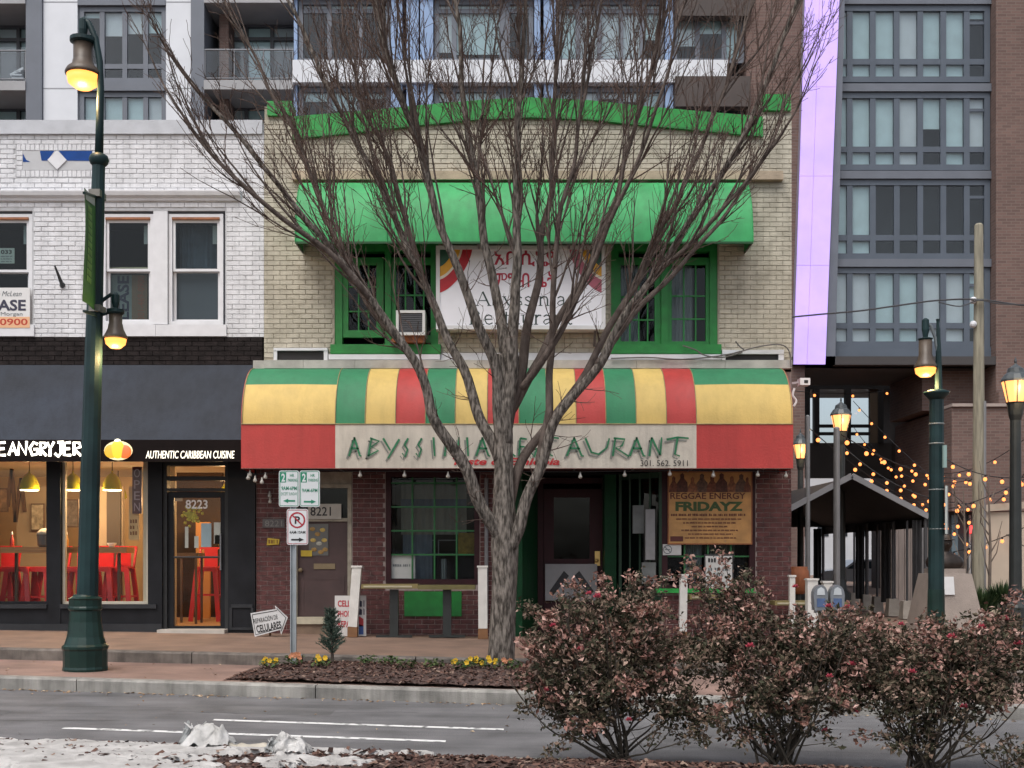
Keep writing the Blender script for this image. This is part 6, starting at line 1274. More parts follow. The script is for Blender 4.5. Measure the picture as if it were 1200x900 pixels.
def plate(a, b, c, d, rim):
    r_ = .03; x0, x1, z0, z1 = PX(a, dsn), PX(b, dsn), PZ(d, dsn), PZ(c, dsn); n = 5
    def rr(i): 
        o = []
        for cx_, cz_, a0 in ((x1 - r_, z1 - r_, 0), (x0 + r_, z1 - r_, 90), (x0 + r_, z0 + r_, 180), (x1 - r_, z0 + r_, 270)):
            for k in range(n): an = math.radians(a0 + 90 * k / (n - 1)); o.append((cx_ + (r_ - i) * math.cos(an), cz_ + (r_ - i) * math.sin(an)))
        return o
    p = MB().prism(rr(0), 'y', ys_, ys_ + .01).build('sign_plate', sw_, PS); q = MB()
    A_, B_ = rr(.010), rr(.018); m_ = len(A_)
    for k in range(m_): q.face([(A_[k][0], ys_ - .0015, A_[k][1]), (A_[(k + 1) % m_][0], ys_ - .0015, A_[(k + 1) % m_][1]), (B_[(k + 1) % m_][0], ys_ - .0015, B_[(k + 1) % m_][1]), (B_[k][0], ys_ - .0015, B_[k][1])])
    q.build('border', rim, p); return p
def stext(p, s, a, b, c, d, m_, bold=.02): text(p, s, PX(a, dsn), PX(b, dsn), PZ(d, dsn), PZ(c, dsn), ys_ - .002, m_, bold=bold)
def arrow(p, a, b, py, m_):
    q = MB(); z = PZ(py, dsn); x0, x1 = PX(a, dsn), PX(b, dsn); s = 1 if x1 > x0 else -1; h = .011; y_ = ys_ - .002
    q.face([(x0, y_, z - h), (x1 - s * .06, y_, z - h), (x1 - s * .06, y_, z + h), (x0, y_, z + h)]); q.face([(x1 - s * .065, y_, z - .028), (x1, y_, z), (x1 - s * .065, y_, z + .028)]); q.build('arrow', m_, p)
for k, (a, b) in enumerate(((327, 350.6), (351.2, 375))):
    p = plate(a, b, 551.5, 594, sgr); q = MB(); q.face([(PX(a + 1.6, dsn), ys_ - .001, PZ(565.5, dsn)), (PX(a + 8.6, dsn), ys_ - .001, PZ(565.5, dsn)), (PX(a + 8.6, dsn), ys_ - .001, PZ(553.5, dsn)), (PX(a + 1.6, dsn), ys_ - .001, PZ(553.5, dsn))]); q.build('green_block', sgr, p)
    stext(p, '2', a + 3, a + 7.4, 555, 564.5, sw_, .03); stext(p, 'HR', a + 13, a + 18, 555.5, 559, sgr); stext(p, 'PARKING', a + 10.5, a + 21.5, 561, 564.5, sgr)
    if k == 0: stext(p, '9AM-6PM', a + 3, a + 21, 570, 574.5, sgr); stext(p, 'EXCEPT SUNDAY', a + 2.5, a + 21.5, 577, 580.5, sgr, .0); arrow(p, a + 19, a + 5, 587, sgr)
    else: stext(p, '9AM-6PM', a + 3, a + 21, 572.5, 577, sgr); arrow(p, a + 5, a + 19.5, 588, sgr)
p = plate(336.3, 361.3, 596.5, 638.5, srd); q = MB(); c_ = (PX(348.5, dsn), PZ(609.5, dsn)); n = 24; R_ = .094
ribbon(q, [(c_[0] + R_ * math.cos(2 * math.pi * k / n), c_[1] + R_ * math.sin(2 * math.pi * k / n)) for k in range(n + 1)], .02, ys_ - .003); ribbon(q, [(c_[0] - R_ * .7, c_[1] + R_ * .7), (c_[0] + R_ * .7, c_[1] - R_ * .7)], .018, ys_ - .0035); q.build('prohibition_ring', srd, p)
stext(p, 'P', 345.5, 351.8, 605, 614, blk, .03); stext(p, '4AM-10AM', 339.5, 358, 622, 625.5, blk); arrow(p, 341.5, 356.5, 632.5, blk)
# white posts, shelf tables
wpost = mat('white_post_paint', (.62, .61, .58), .6, .1, 5, .2, 30); br_ = mat('brown_base', (.20, .095, .04), .7, .2, 6)
for k, (a0, a1, py0, py1, d, lab) in enumerate(((418.5, 413.5, 665, 735, 19.3, 'white wooden post leaning beside the cell phone board'), (565.5, 566, 665, 738, 19.3, 'white wooden post just beside the tree trunk'), (801, 800, 675, 735, 19.2, 'white wooden post before the poster window'), (951, 951, 680, 735, 19.3, 'broad white post behind the parking meters'), (928, 928, 676, 735, 19.4, 'thin white post against the brick corner pier'), (969, 969, 683, 735, 19.6, 'white post hidden behind the twin parking meters'))):
    gz = g_up(PX(a1, d)); w = (.075, .075, .06, .085, .045, .075)[k]; t = thing('white_post', lab, 'post', (PX(a1, d), d - 20, gz), 'white terrace posts'); A_, B_ = Vector((PX(a1, d), d - 20, gz + .17)), P(a0, py0, d)
    MB().beam(A_, B_, 2 * w, 2 * w, up=(0, 1, 0)).build('shaft', wpost, t); MB().beam(B_, B_ + Vector((0, 0, .03)), 2 * w + .03, 2 * w + .03, up=(0, 1, 0)).build('cap', wpost, t); MB().beam(Vector((A_.x, A_.y, gz)), A_ - Vector((0, 0, .003)), 2 * w + .01, 2 * w + .01, up=(0, 1, 0)).build('foot_block', br_, t)
for (x0p, x1p, d, py, legs, lab) in ((425, 557, 19.4, 684.5, (462, 524), 'narrow wooden shelf table under the barred shop window'), (806, 868, 19.4, 697, (838,), 'narrow shelf table beneath the poster window'), (905, 990, 19.6, 704, (940,), 'narrow shelf table by the corner pier behind the rose bushes')):
    x0, x1 = PX(x0p, d), PX(x1p, d); z = PZ(py, d); gz = g_up((x0 + x1) / 2); t = thing('shelf_table', lab, 'table', ((x0 + x1) / 2, d - 20, gz), 'shelf tables on the terrace'); xm = x0 + (x1 - x0) * .5
    MB().box(x0, xm - .004, d - 20 - .2, d - 20 + .2, z - .07, z - .0).build('table_top', mat('olive_board', (.20, .16, .06), .6, .2, 5), t); MB().box(xm, x1, d - 20 - .22, d - 20 + .2, z - .085, z - .015).build('table_top', mat('olive_board_dark', (.13, .115, .04), .6, .2, 5), t); MB().box(x0 + .04, xm - .1, d - 20 - .21, d - 20 - .203, z - .05, z - .02).build('edge_strip', mat('pale_edge', (.42, .38, .26), .6, .1, 5), t)
    for lpx in legs: lx_ = PX(lpx, d); MB().box(lx_ - .07, lx_ + .07, d - 20 - .05, d - 20 + .05, gz + .03, z - .09).build('leg', blackiron, t); MB().box(lx_ - .3, lx_ + .3, d - 20 - .06, d - 20 + .06, gz, gz + .035).build('foot', blackiron, t)
MB().box(PX(474), PX(541), -.035, -.014, PZ(722), PZ(693)).build('green_panel', green_t, B)
# arrow board
AS = thing('arrow_sign', 'white arrow board for phone repair propped on the pavement by the black pilaster', 'sign', P(315, 746, 19.2)); da = 19.2; pts = [(294, 718.5), (323.5, 713.5), (322.5, 709.5), (337.5, 723.5), (330, 743.5), (328.5, 738), (299, 746)]
MB().prism([(PX(a, da), PZ(b, da)) for a, b in pts], 'y', -.83, -.80).build('board', mat('arrow_white', (.58, .59, .6), .5, .05, 5), AS)
q = MB(); ins = [(296, 720.3), (325.3, 715.2), (324.8, 712.8), (335.5, 723.8), (329.8, 740), (329.2, 735.7), (300.2, 743.6), (296, 720.3)]; ribbon(q, [(PX(a, da), PZ(b, da)) for a, b in ins], .012, -.833); q.build('border', blk, AS)
ca = P(300, 732, da); RM = Matrix.Translation(ca) @ Matrix.Rotation(math.radians(-11), 4, 'Y') @ Matrix.Translation(-ca)
text(AS, 'REPARACIÓN DE', PX(298.5, da), PX(327, da), PZ(730.5, da), PZ(723.5, da), -.833, blk, bold=.01, rotm=RM); text(AS, 'CELULARES', PX(300, da), PX(329.5, da), PZ(742, da), PZ(733, da), -.833, blk, bold=.03, rotm=RM)
MB().beam((PX(314, da), -.62, g_up(-4.2)), (PX(314, da), -.80, PZ(722, da)), .03).build('prop', br_, AS)
CB = thing('phone_board', 'white pavement board reading cell phone in red behind the leaning post', 'sign', P(408, 747, 19.45)); db_ = 19.45; gz = g_up(PX(408, db_))
for s in (0, 1):
    q = MB(); x0, x1 = (PX(392.5, db_), PX(418, db_)) if s == 0 else (PX(418.5, db_), PX(429, db_)); y_ = -.55 if s == 0 else -.52
    q.box(x0, x1, y_ - .02, y_, gz, PZ(698, db_)); q.build('panel', mat('board_white', (.56, .55, .54), .5, .06, 5), CB)
for k, s_ in enumerate(('CELL', 'PHONE', 'REPAIR')): text(CB, s_, PX(396, db_), PX(396 + (15, 19, 20)[k], db_), PZ(711 + k * 12, db_), PZ(703.5 + k * 12, db_), -.573, mat('board_red', (.40, .03, .045), .6, 0), bold=.03)
for k, (m_, h) in enumerate(((nav, 5), (nav, 5), (mat('board_red2', (.4, .04, .05), .6, 0), 9), (mat('board_blue', (.05, .1, .3), .6, 0), 9))): scribble(CB, PX(420.5, db_), PX(427, db_), PZ(706 + k * 9.5 + h, db_), PZ(703 + k * 9.5, db_), -.5425, m_, k)
# twin parking meters
mt = thing('parking_meter', 'twin-headed grey parking meter behind the rose bushes', 'parking meter', (PX(970, 14), -6, g_low(3.8))); x, z0 = PX(970, 14), g_low(3.8); mgm = mat('meter_grey', (.20, .215, .235), .4, .15, 6, metal=.3)
MB().tube([(x, -6, z0), (x, -6, PZ(716, 14))], .035, 10).build('post', mgm, mt); MB().box(x - .16, x + .16, -6.03, -5.97, PZ(718, 14), PZ(715, 14)).build('yoke', mgm, mt)
for s in (-.1, .1):
    q = MB(); prof = [(x + s - .075, PZ(715, 14)), (x + s + .075, PZ(715, 14)), (x + s + .085, PZ(699, 14))] + [(x + s + .085 * math.cos(math.pi * k / 10), PZ(697, 14) + .12 * math.sin(math.pi * k / 10)) for k in range(11)] + [(x + s - .085, PZ(699, 14))]
    h_ = q.prism(prof, 'y', -6.07, -5.93).build('head', mgm, mt); MB().prism([(x + s - .05, PZ(697, 14)), (x + s + .05, PZ(697, 14)), (x + s + .04, PZ(697, 14) + .07), (x + s, PZ(697, 14) + .095), (x + s - .04, PZ(697, 14) + .07)], 'y', -6.076, -6.069).build('display', mat('meter_display', (.45, .48, .5), .2, .1, 9), h_); MB().box(x + s - .05, x + s + .05, -6.076, -6.069, PZ(711, 14), PZ(701, 14)).build('blue_label', mat('meter_blue', (.06, .10, .2), .5, .2, 9), h_)
ob = thing('terracotta_pot', 'rounded orange brown pot in the dark beyond the brick corner pier', 'pot', P(934, 695, 23)); MB().lathe([(.14, 0), (.2, .08), (.25, .3), (.23, .46), (.2, .5), (.21, .54)], P(934, 696, 23), 16).build('pot_body', mat('terracotta', (.30, .10, .04), .7, .15, 5), ob, smooth=True); MB().tube([P(934, 735, 23), P(934, 696, 23)], .08, 8).build('stand', blackiron, ob)
# dark uplight in the bed
ul_ = thing('garden_uplight', 'low black round landscape light at the foot of the tree', 'light', P(557, 775, 15)); x, y = PX(557, 15.05), -4.95; z0 = bedz(x, y); MB().lathe([(.1, -.05), (.1, .05), (.125, .06), (.125, .085), (.06, .1)], (x, y, z0), 16).build('housing', blackiron, ul_); MB().lathe([(.05, .1), (.05, .103), (.01, .104)], (x, y, z0), 12).build('lens', mat('dark_lens', (.05, .05, .055), .15, 0), ul_)
# ---------------------------------------------------------------- planting in the bed
fol_g = ramp_island('pansy_leaf', [(0, (.02, .05, .012)), (.6, (.05, .09, .025)), (1, (.12, .15, .06))], .7); PET = {'yellow': mat('petal_yellow', (.72, .44, .02), .6, .15, 30), 'orange': mat('petal_orange', (.55, .22, .11), .6, .2, 30), 'none': None}
flowers = [(316, 783, 14.7, 'yellow', 7, 'bright yellow pansy clump at the tip of the planting bed'), (344, 784, 14.75, 'orange', 8, 'salmon orange pansy clump around the parking sign post'), (377, 789, 14.45, 'yellow', 5, 'yellow pansy clump below the small conifer'), (574, 789, 14.4, 'yellow', 5, 'yellow pansy clump at the foot of the tree trunk'), (541, 790, 14.4, 'yellow', 4, 'low yellowing pansy clump near the tree trunk'), (475, 790, 14.4, 'none', 0, 'small plain green plant in the middle of the bed'), (432, 778, 14.8, 'none', 0, 'scraggly pale green plant right of the conifer'), (508, 789, 14.5, 'none', 0, 'small green seedling left of the tree trunk'), (600, 790, 14.4, 'orange', 3, 'faded flower clump just right of the tree trunk'), (557, 780, 14.7, 'yellow', 3, 'green clump with few blooms beside the black uplight'), (455, 783, 14.7, 'none', 0, 'pale withered plant between conifer and tree')]
for (px, py, d, colr, nb, lab) in flowers:
    x, y = PX(px, d), d - 20; z = bedz(x, y); t = thing('pansy_clump', lab, 'flowers', (x, y, z), 'bedding plants'); q = MB()
    for _ in range(70 if nb or colr == 'none' else 40):
        a = random.uniform(0, 6.28); r = .13 * random.random() ** .5; leaf(q, (x + r * math.cos(a), y + r * math.sin(a), z + .02 + random.random() * .09), random.uniform(.018, .035), None, .8)
    q.build('foliage', fol_g, t)
    for _ in range(nb):
        a = random.uniform(0, 6.28); r = .11 * random.random() ** .5; c = Vector((x + r * math.cos(a), y + r * math.sin(a) - .03, z + random.uniform(.07, .15))); q = MB()
        for k in range(5): an = k * 1.256 + a; u = Vector((math.cos(an), -.25, math.sin(an))) * .026; v = Vector((-math.sin(an), 0, math.cos(an))) * .015; q.face([c, c + u - v, c + u * 1.25, c + u + v])
        q.build('blossom', PET[colr], t)
cx_, cy_ = PX(390, 15.1), -4.9; cz_ = bedz(cx_, cy_); CN = thing('small_conifer', 'small bluish green conifer in the planting bed', 'tree', (cx_, cy_, cz_)); MB().tube([(cx_, cy_, cz_ - .05), (cx_ - .02, cy_, cz_ + .35), (cx_ - .04, cy_, cz_ + .74)], [.022, .016, .006], 6).build('trunk', bark_s if False else mat('conifer_bark', (.06, .045, .035), .9, .2, 8), CN)
q = MB(); ndl = ramp_island('conifer_needles', [(0, (.02, .035, .025)), (.6, (.055, .085, .065)), (1, (.12, .155, .125))], .75)
for k in range(130):
    f = random.random(); z = cz_ + .10 + .56 * f; a = random.uniform(0, 6.28); L = (.23 - .15 * f) * random.uniform(.7, 1.15); p0 = Vector((cx_ - .03 * f, cy_, z)); dr = Vector((math.cos(a), math.sin(a), .75)).normalized()
    for j in range(34):
        t = random.random(); p = p0 + dr * L * t; dd = (dr + Vector((random.gauss(0, .6), random.gauss(0, .6), random.gauss(.2, .5)))).normalized(); w = dd.cross(Vector((0, 1, .1))).normalized() * .004; q.face([p - w, p + w, p + dd * random.uniform(.03, .055)])
q.build('crown', ndl, CN)
# ---------------------------------------------------------------- torn sand bags on the median
bagm = mat('woven_plastic', (.44, .43, .41), .45, .16, 7, .5, 120, col2=(.60, .59, .58)); bag2 = mat('bag_grey', (.28, .29, .29), .5, .2, 9, .5, 120)
def bag(px, py, d, wx, h, tail, lab, seed):
    """slumped woven sack: a crumpled sheet folded over on itself, torn open at one end"""
    r = random.Random(seed); x, y = PX(px, d), d - 20; z = medz(x, y) + .005; t = thing('torn_bag', lab, 'bag', (x, y, z), 'torn sand bags')
    def crumple(cx, w, hh, dep, tilt, seed2, m_, open_l):
        q = MB(); nu, nv = 44, 22
        for j in range(nv + 1):
            v = j / nv
            for i in range(nu + 1):
                u = i / nu; sx = (u - .5) * 2; env = max(0, 1 - abs(sx + .25 * tilt) ** 1.7) ** .6
                ridge = sum(abs(noise.noise((u * f + seed2, v * f * .7, seed2 * 2))) * a for f, a in ((1.8, .9), (4, .35), (9, .1)))
                zz_ = hh * env * math.sin(math.pi * (.08 + .84 * v)) * (.55 + ridge) + .03 * noise.noise((u * 9, v * 9, seed2)); xx = cx + sx * w * (1 + .2 * noise.noise((v * 3, seed2, 1))) + tilt * .12 * hh * v + .045 * noise.noise((u * 4, v * 4, seed2 + 5)); yy = y + (v - .5) * dep + .05 * noise.noise((u * 5, v * 5, seed2 + 9)); q.v.append((xx, yy, z + max(0, zz_)))
        for j in range(nv):
            for i in range(nu):
                if open_l and i < 3 and (i * 7 + j * 3) % 5 < 2: continue
                a = j * (nu + 1) + i; q.f.append((a, a + 1, a + nu + 2, a + nu + 1))
        return q.build('sack', m_, t, smooth=True)
    crumple(x, wx, h, wx * 1.5, -.6, seed, bagm, True); crumple(x + wx * .35, wx * .75, h * .62, wx * 1.2, .5, seed + 3, bagm, False); crumple(x - wx * .62, wx * .42, h * .8, wx * .9, .2, seed + 5, bag2, True)
    q = MB()
    for k in range(26):                                     # frayed strands round the torn edges
        u = r.uniform(-.75, .1); p = Vector((x + wx * u, y + r.uniform(-.3, .3) * wx, z + h * r.uniform(.4, .8) * (1 - abs(u + .3) ** 1.6))); e = p + Vector((r.gauss(-.01, .03), r.gauss(0, .03), r.uniform(.005, .05))); w = Vector((r.uniform(.002, .01), 0, r.uniform(-.006, .006))); q.face([p - w, p + w, e + w * .3, e - w * .5])
    q.build('frayed_edge', bagm, t)
    if tail:
        q = MB(); n_ = 18; pts = [Vector((x + wx * .7 + k * .022, y - .06 + .02 * math.sin(k * .6), z + .035 + .008 * math.sin(k * 1.1))) for k in range(n_)]
        for k, p in enumerate(pts):
            w0 = .08 * (1 - .65 * k / n_); q.v += [(p.x, p.y - w0, p.z - .03), (p.x + .01, p.y - w0 * .4, p.z + .012 + .008 * math.sin(k * .9)), (p.x + .01, p.y + w0 * .2, p.z + .02 + .006 * math.sin(k * 1.4)), (p.x, p.y + w0, p.z - .03)]
        for k in range(n_ - 1):
            for c in range(3): i = 4 * k + c; q.f.append((i, i + 4, i + 5, i + 1))
        q.build('tail', mat('bag_beige', (.46, .42, .35), .6, .15, 9, .4, 120), t, smooth=True)
bag(242, 880, 8.95, .20, .25, True, 'larger torn white plastic sack with a long tail on the spilled sand', 3); bag(337, 890, 8.75, .15, .16, False, 'smaller torn white plastic sack nearer the road centre mulch', 8)
# ================================================================ STREET TREE (bare, vase-shaped)
DT = 14.9
TR = thing('street_tree', 'large bare vase-shaped street tree in front of the restaurant', 'tree', P(587, 783, DT)); bark = mat('grey_bark', (.082, .070, .060), .95, .4, 11, 1.0, 18, stretch=(3, 3, .7), col2=(.235, .205, .18), detail=12, spec=.15, pos=(.38, .64), bdist=.03); bark2 = mat('limb_bark', (.088, .066, .056), .9, .35, 6, .9, 35, stretch=(2, 2, .8), col2=(.16, .128, .112), spec=.15); twig_m = mat('twig_bark', (.09, .061, .051), .9, .3, 3, spec=.1)
rt = random.Random(42)
def tp(px, py, dy=0.): return P(px, py, DT + dy)
def smooth_path(pts, n=6):
    out = []
    for k in range(len(pts) - 1):
        p0, p1, p2, p3 = pts[max(0, k - 1)], pts[k], pts[k + 1], pts[min(len(pts) - 1, k + 2)]
        for j in range(n):
            t = j / n; out.append(.5 * ((2 * p1) + (p2 - p0) * t + (2 * p0 - 5 * p1 + 4 * p2 - p3) * t * t + (3 * p1 - p0 - 3 * p2 + p3) * t ** 3))
    return out + [pts[-1]]
tk = smooth_path([tp(586, 790), tp(588, 760), tp(590, 700), tp(591, 650), tp(591, 618), tp(590, 570), tp(591, 510), tp(589, 455), tp(586, 415)], 6)
tr_r = [.235, .215, .205, .20, .195, .19, .188, .186, .184, .182, .18, .178, .178, .178, .18, .183, .187, .19, .192, .19, .188, .185, .182, .18, .178, .175, .172, .168, .164, .16, .162, .16, .158, .156, .152, .148, .144, .14, .136, .132, .128, .124, .118, .11, .10, .09, .08]
q = MB(); n = 28; m0 = len(tk)
for k, p in enumerate(tk):
    for j in range(n):
        a = 2 * math.pi * j / n; r = (.9 if p.z < 1.9 else max(.55, .9 - .17 * (p.z - 1.9))) * tr_r[min(k, len(tr_r) - 1)] * (1 + .10 * noise.noise((math.cos(a) * 1.6, math.sin(a) * 1.6, p.z * 1.2)) + .05 * math.sin(5 * a + p.z) + .06 * noise.noise((math.cos(a) * 6, math.sin(a) * 6, p.z * 3.5))); q.v.append((p.x + r * math.cos(a), p.y + r * math.sin(a), p.z))
for k in range(m0 - 1):
    for j in range(n): q.f.append((k * n + j, k * n + (j + 1) % n, (k + 1) * n + (j + 1) % n, (k + 1) * n + j))
q.f.append(tuple((m0 - 1) * n + j for j in range(n)))
q.build('trunk', bark, TR, smooth=True)
limbs = [  # (control points px,py,depth offset), radius at start, radius at end
    ([(592, 650, 0), (582, 622, -.06), (566, 595, -.12), (537, 540, -.25), (517, 500, -.35), (500, 457, -.4), (467, 397, -.5), (433, 350, -.6), (400, 307, -.7), (345, 240, -.9), (280, 160, -1.0), (215, 85, -1.1)], .10, .018),
    ([(590, 600, .05), (585, 560, .05), (580, 525, .05), (567, 490, .1), (540, 433, .15), (517, 383, .2), (497, 333, .3), (462, 255, .4), (415, 160, .5), (365, 60, .6), (320, -40, .7)], .095, .018),
    ([(586, 540, 0), (588, 480, 0), (575, 420, -.1), (555, 370, -.2), (530, 300, -.3), (500, 210, -.5), (470, 110, -.7), (440, 0, -.8), (420, -80, -.9)], .09, .016),
    ([(590, 530, .1), (592, 450, .1), (588, 390, .2), (575, 320, .3), (560, 230, .4), (545, 120, .6), (535, 10, .7), (530, -80, .8)], .095, .016),
    ([(592, 520, 0), (597, 440, 0), (602, 370, -.1), (606, 290, -.1), (606, 190, -.2), (612, 80, -.3), (618, -60, -.4)], .10, .016),
    ([(594, 500, .1), (610, 430, .2), (622, 370, .3), (634, 300, .5), (646, 200, .6), (652, 80, .8), (656, -60, 1.0)], .08, .015),
    ([(592, 655, -.02), (603, 622, -.1), (616, 588, -.16), (633, 547, -.2), (653, 497, -.25), (700, 427, -.4), (733, 367, -.5), (767, 320, -.6), (820, 245, -.8), (870, 155, -1.0), (915, 60, -1.1), (940, -10, -1.2)], .09, .018),
    ([(594, 600, .1), (604, 560, .12), (615, 530, .15), (640, 500, .2), (675, 450, .3), (720, 373, .5), (755, 310, .7), (795, 230, .9), (835, 140, 1.1), (870, 40, 1.2), (895, -50, 1.3)], .075, .016),
    ([(632, 545, -.15), (640, 490, -.2), (646, 433, -.2), (648, 367, -.3), (650, 300, -.4), (668, 200, -.5), (690, 90, -.6), (710, -40, -.7)], .06, .014),
    ([(600, 480, .2), (626, 430, .3), (650, 380, .5), (690, 310, .6), (722, 230, .8), (750, 130, .9), (775, 20, 1.0), (790, -70, 1.1)], .065, .014),
    ([(612, 455, -.1), (640, 420, -.3), (668, 372, -.5), (700, 300, -.7), (740, 200, -1.0), (775, 100, -1.2), (805, 0, -1.4)], .05, .013),
    ([(467, 397, -.5), (440, 365, -.3), (405, 300, 0), (370, 230, .3), (340, 150, .5), (300, 70, .7), (262, 0, .8)], .05, .013),
    ([(433, 350, -.6), (390, 300, -.9), (330, 255, -1.2), (270, 205, -1.4), (225, 150, -1.5), (190, 100, -1.5)], .042, .012),
    ([(700, 427, -.4), (740, 372, -.1), (790, 320, .2), (850, 250, .5), (900, 170, .7), (935, 90, .8)], .045, .012),
    ([(767, 320, -.6), (815, 280, -.9), (862, 228, -1.1), (905, 175, -1.3), (935, 125, -1.4)], .035, .011),
    ([(497, 333, .3), (478, 270, .7), (450, 180, 1.0), (415, 90, 1.3), (395, -20, 1.5)], .045, .012)]
SEG = {'limb': 9, 1: 6, 2: 4, 3: 3}
subs = {1: MB(), 2: MB(), 3: MB()}
def rnd_perp(t):
    v = Vector((rt.gauss(0, 1), rt.gauss(0, 1) * 1.0, rt.gauss(0, .6))); v -= t * v.dot(t); return v.normalized()
axis0 = Vector((tp(590, 0).x, DT - 20, 0))
def grow(p, d, L, r0, lev):
    n = {1: 9, 2: 6, 3: 4}[lev]; pts = [p.copy()]; rad = [r0]; wob = {1: .065, 2: .11, 3: .18}[lev]; d = d.normalized()
    out = Vector((p.x - axis0.x, p.y - axis0.y, 0)); out = out.normalized() if out.length > .01 else Vector((0, 0, 0))
    for k in range(n):
        d = (d + Vector((rt.gauss(0, wob), rt.gauss(0, wob), rt.gauss(0, wob * .6))) + Vector((0, 0, .045 if lev < 3 else .02)) ).normalized(); p = p + d * (L / n); pts.append(p.copy()); rad.append(max(.003, r0 * (1 - .8 * (k + 1) / n)))
    subs[lev].tube(pts, rad, SEG[lev], cap=False)
    if lev < 3:
        cnt = {1: max(4, int(L * 3.7)), 2: max(3, int(L * 5.0))}[lev]
        for c in range(cnt):
            t = rt.uniform(.12, .98); i = min(n - 1, int(t * n)); q_ = pts[i].lerp(pts[i + 1], t * n - i); tg = (pts[i + 1] - pts[i]).normalized(); an = rt.uniform(.25, .62) if lev == 1 else rt.uniform(.3, .85); dd = tg * math.cos(an) + rnd_perp(tg) * math.sin(an) + Vector((0, 0, .12)) + out * .04
            grow(q_, dd, (L * rt.uniform(.35, .62) * (1 - .45 * t)) if lev == 1 else max(.16, L * rt.uniform(.35, .6) * (1 - .4 * t)), max(.004, rad[i] * rt.uniform(.45, .7)), lev + 1)
for pts, r0, r1 in limbs:
    path = smooth_path([tp(*c) for c in pts], 5); m_ = len(path); rad = [r0 + (r1 - r0) * (k / (m_ - 1)) ** .95 for k in range(m_)]
    path = [p + Vector((noise.noise((p.z * 1.6, r0 * 50, 1)), noise.noise((p.z * 1.6, 5, r0 * 50)), 0)) * .075 * min(1, k / 6) for k, p in enumerate(path)]
    MB().tube(path, rad, 9).build('limb', bark2 if r0 < .088 else bark, TR, smooth=True)
    OUTF = .62 if pts[-1][0] > 900 or pts[-1][0] < 240 else 1.0
    tot = sum((b - a).length for a, b in zip(path, path[1:])); cnt = int(tot * 3.1)
    for c in range(cnt):
        t = (.46 + .54 * rt.random() ** .8) if r0 > .055 else rt.uniform(.2, 1.0); i = min(m_ - 2, int(t * (m_ - 1))); tg = (path[i + 1] - path[i]).normalized(); an = rt.uniform(.12, .48); dd = tg * math.cos(an) + rnd_perp(tg) * math.sin(an) + Vector((0, 0, .1))
        grow(path[i].copy(), dd, OUTF * rt.uniform(1.4, 3.2) * (1.15 - .45 * t), min(rad[i] * .6, rt.uniform(.010, .023)), 1)
    grow(path[-1], path[-1] - path[-3], 1.4 * OUTF, r1, 1)
crown = MB()
# short broken sprouts low on the limbs
for pts, r0, r1 in limbs[:10]:
    path = smooth_path([tp(*c) for c in pts], 5)
    for c in range(7):
        i = rt.randrange(8, 24) if len(path) > 26 else rt.randrange(4, len(path) - 1); tg = (path[i + 1] - path[i]).normalized(); dd = tg * .5 + rnd_perp(tg); grow(path[i].copy(), dd, rt.uniform(.25, .7), .008, 2)
subs[1].build('branches', bark2, TR, smooth=True, kind='stuff'); subs[2].build('twigs', twig_m, TR, kind='stuff'); subs[3].build('fine_twigs', twig_m, TR, kind='stuff')

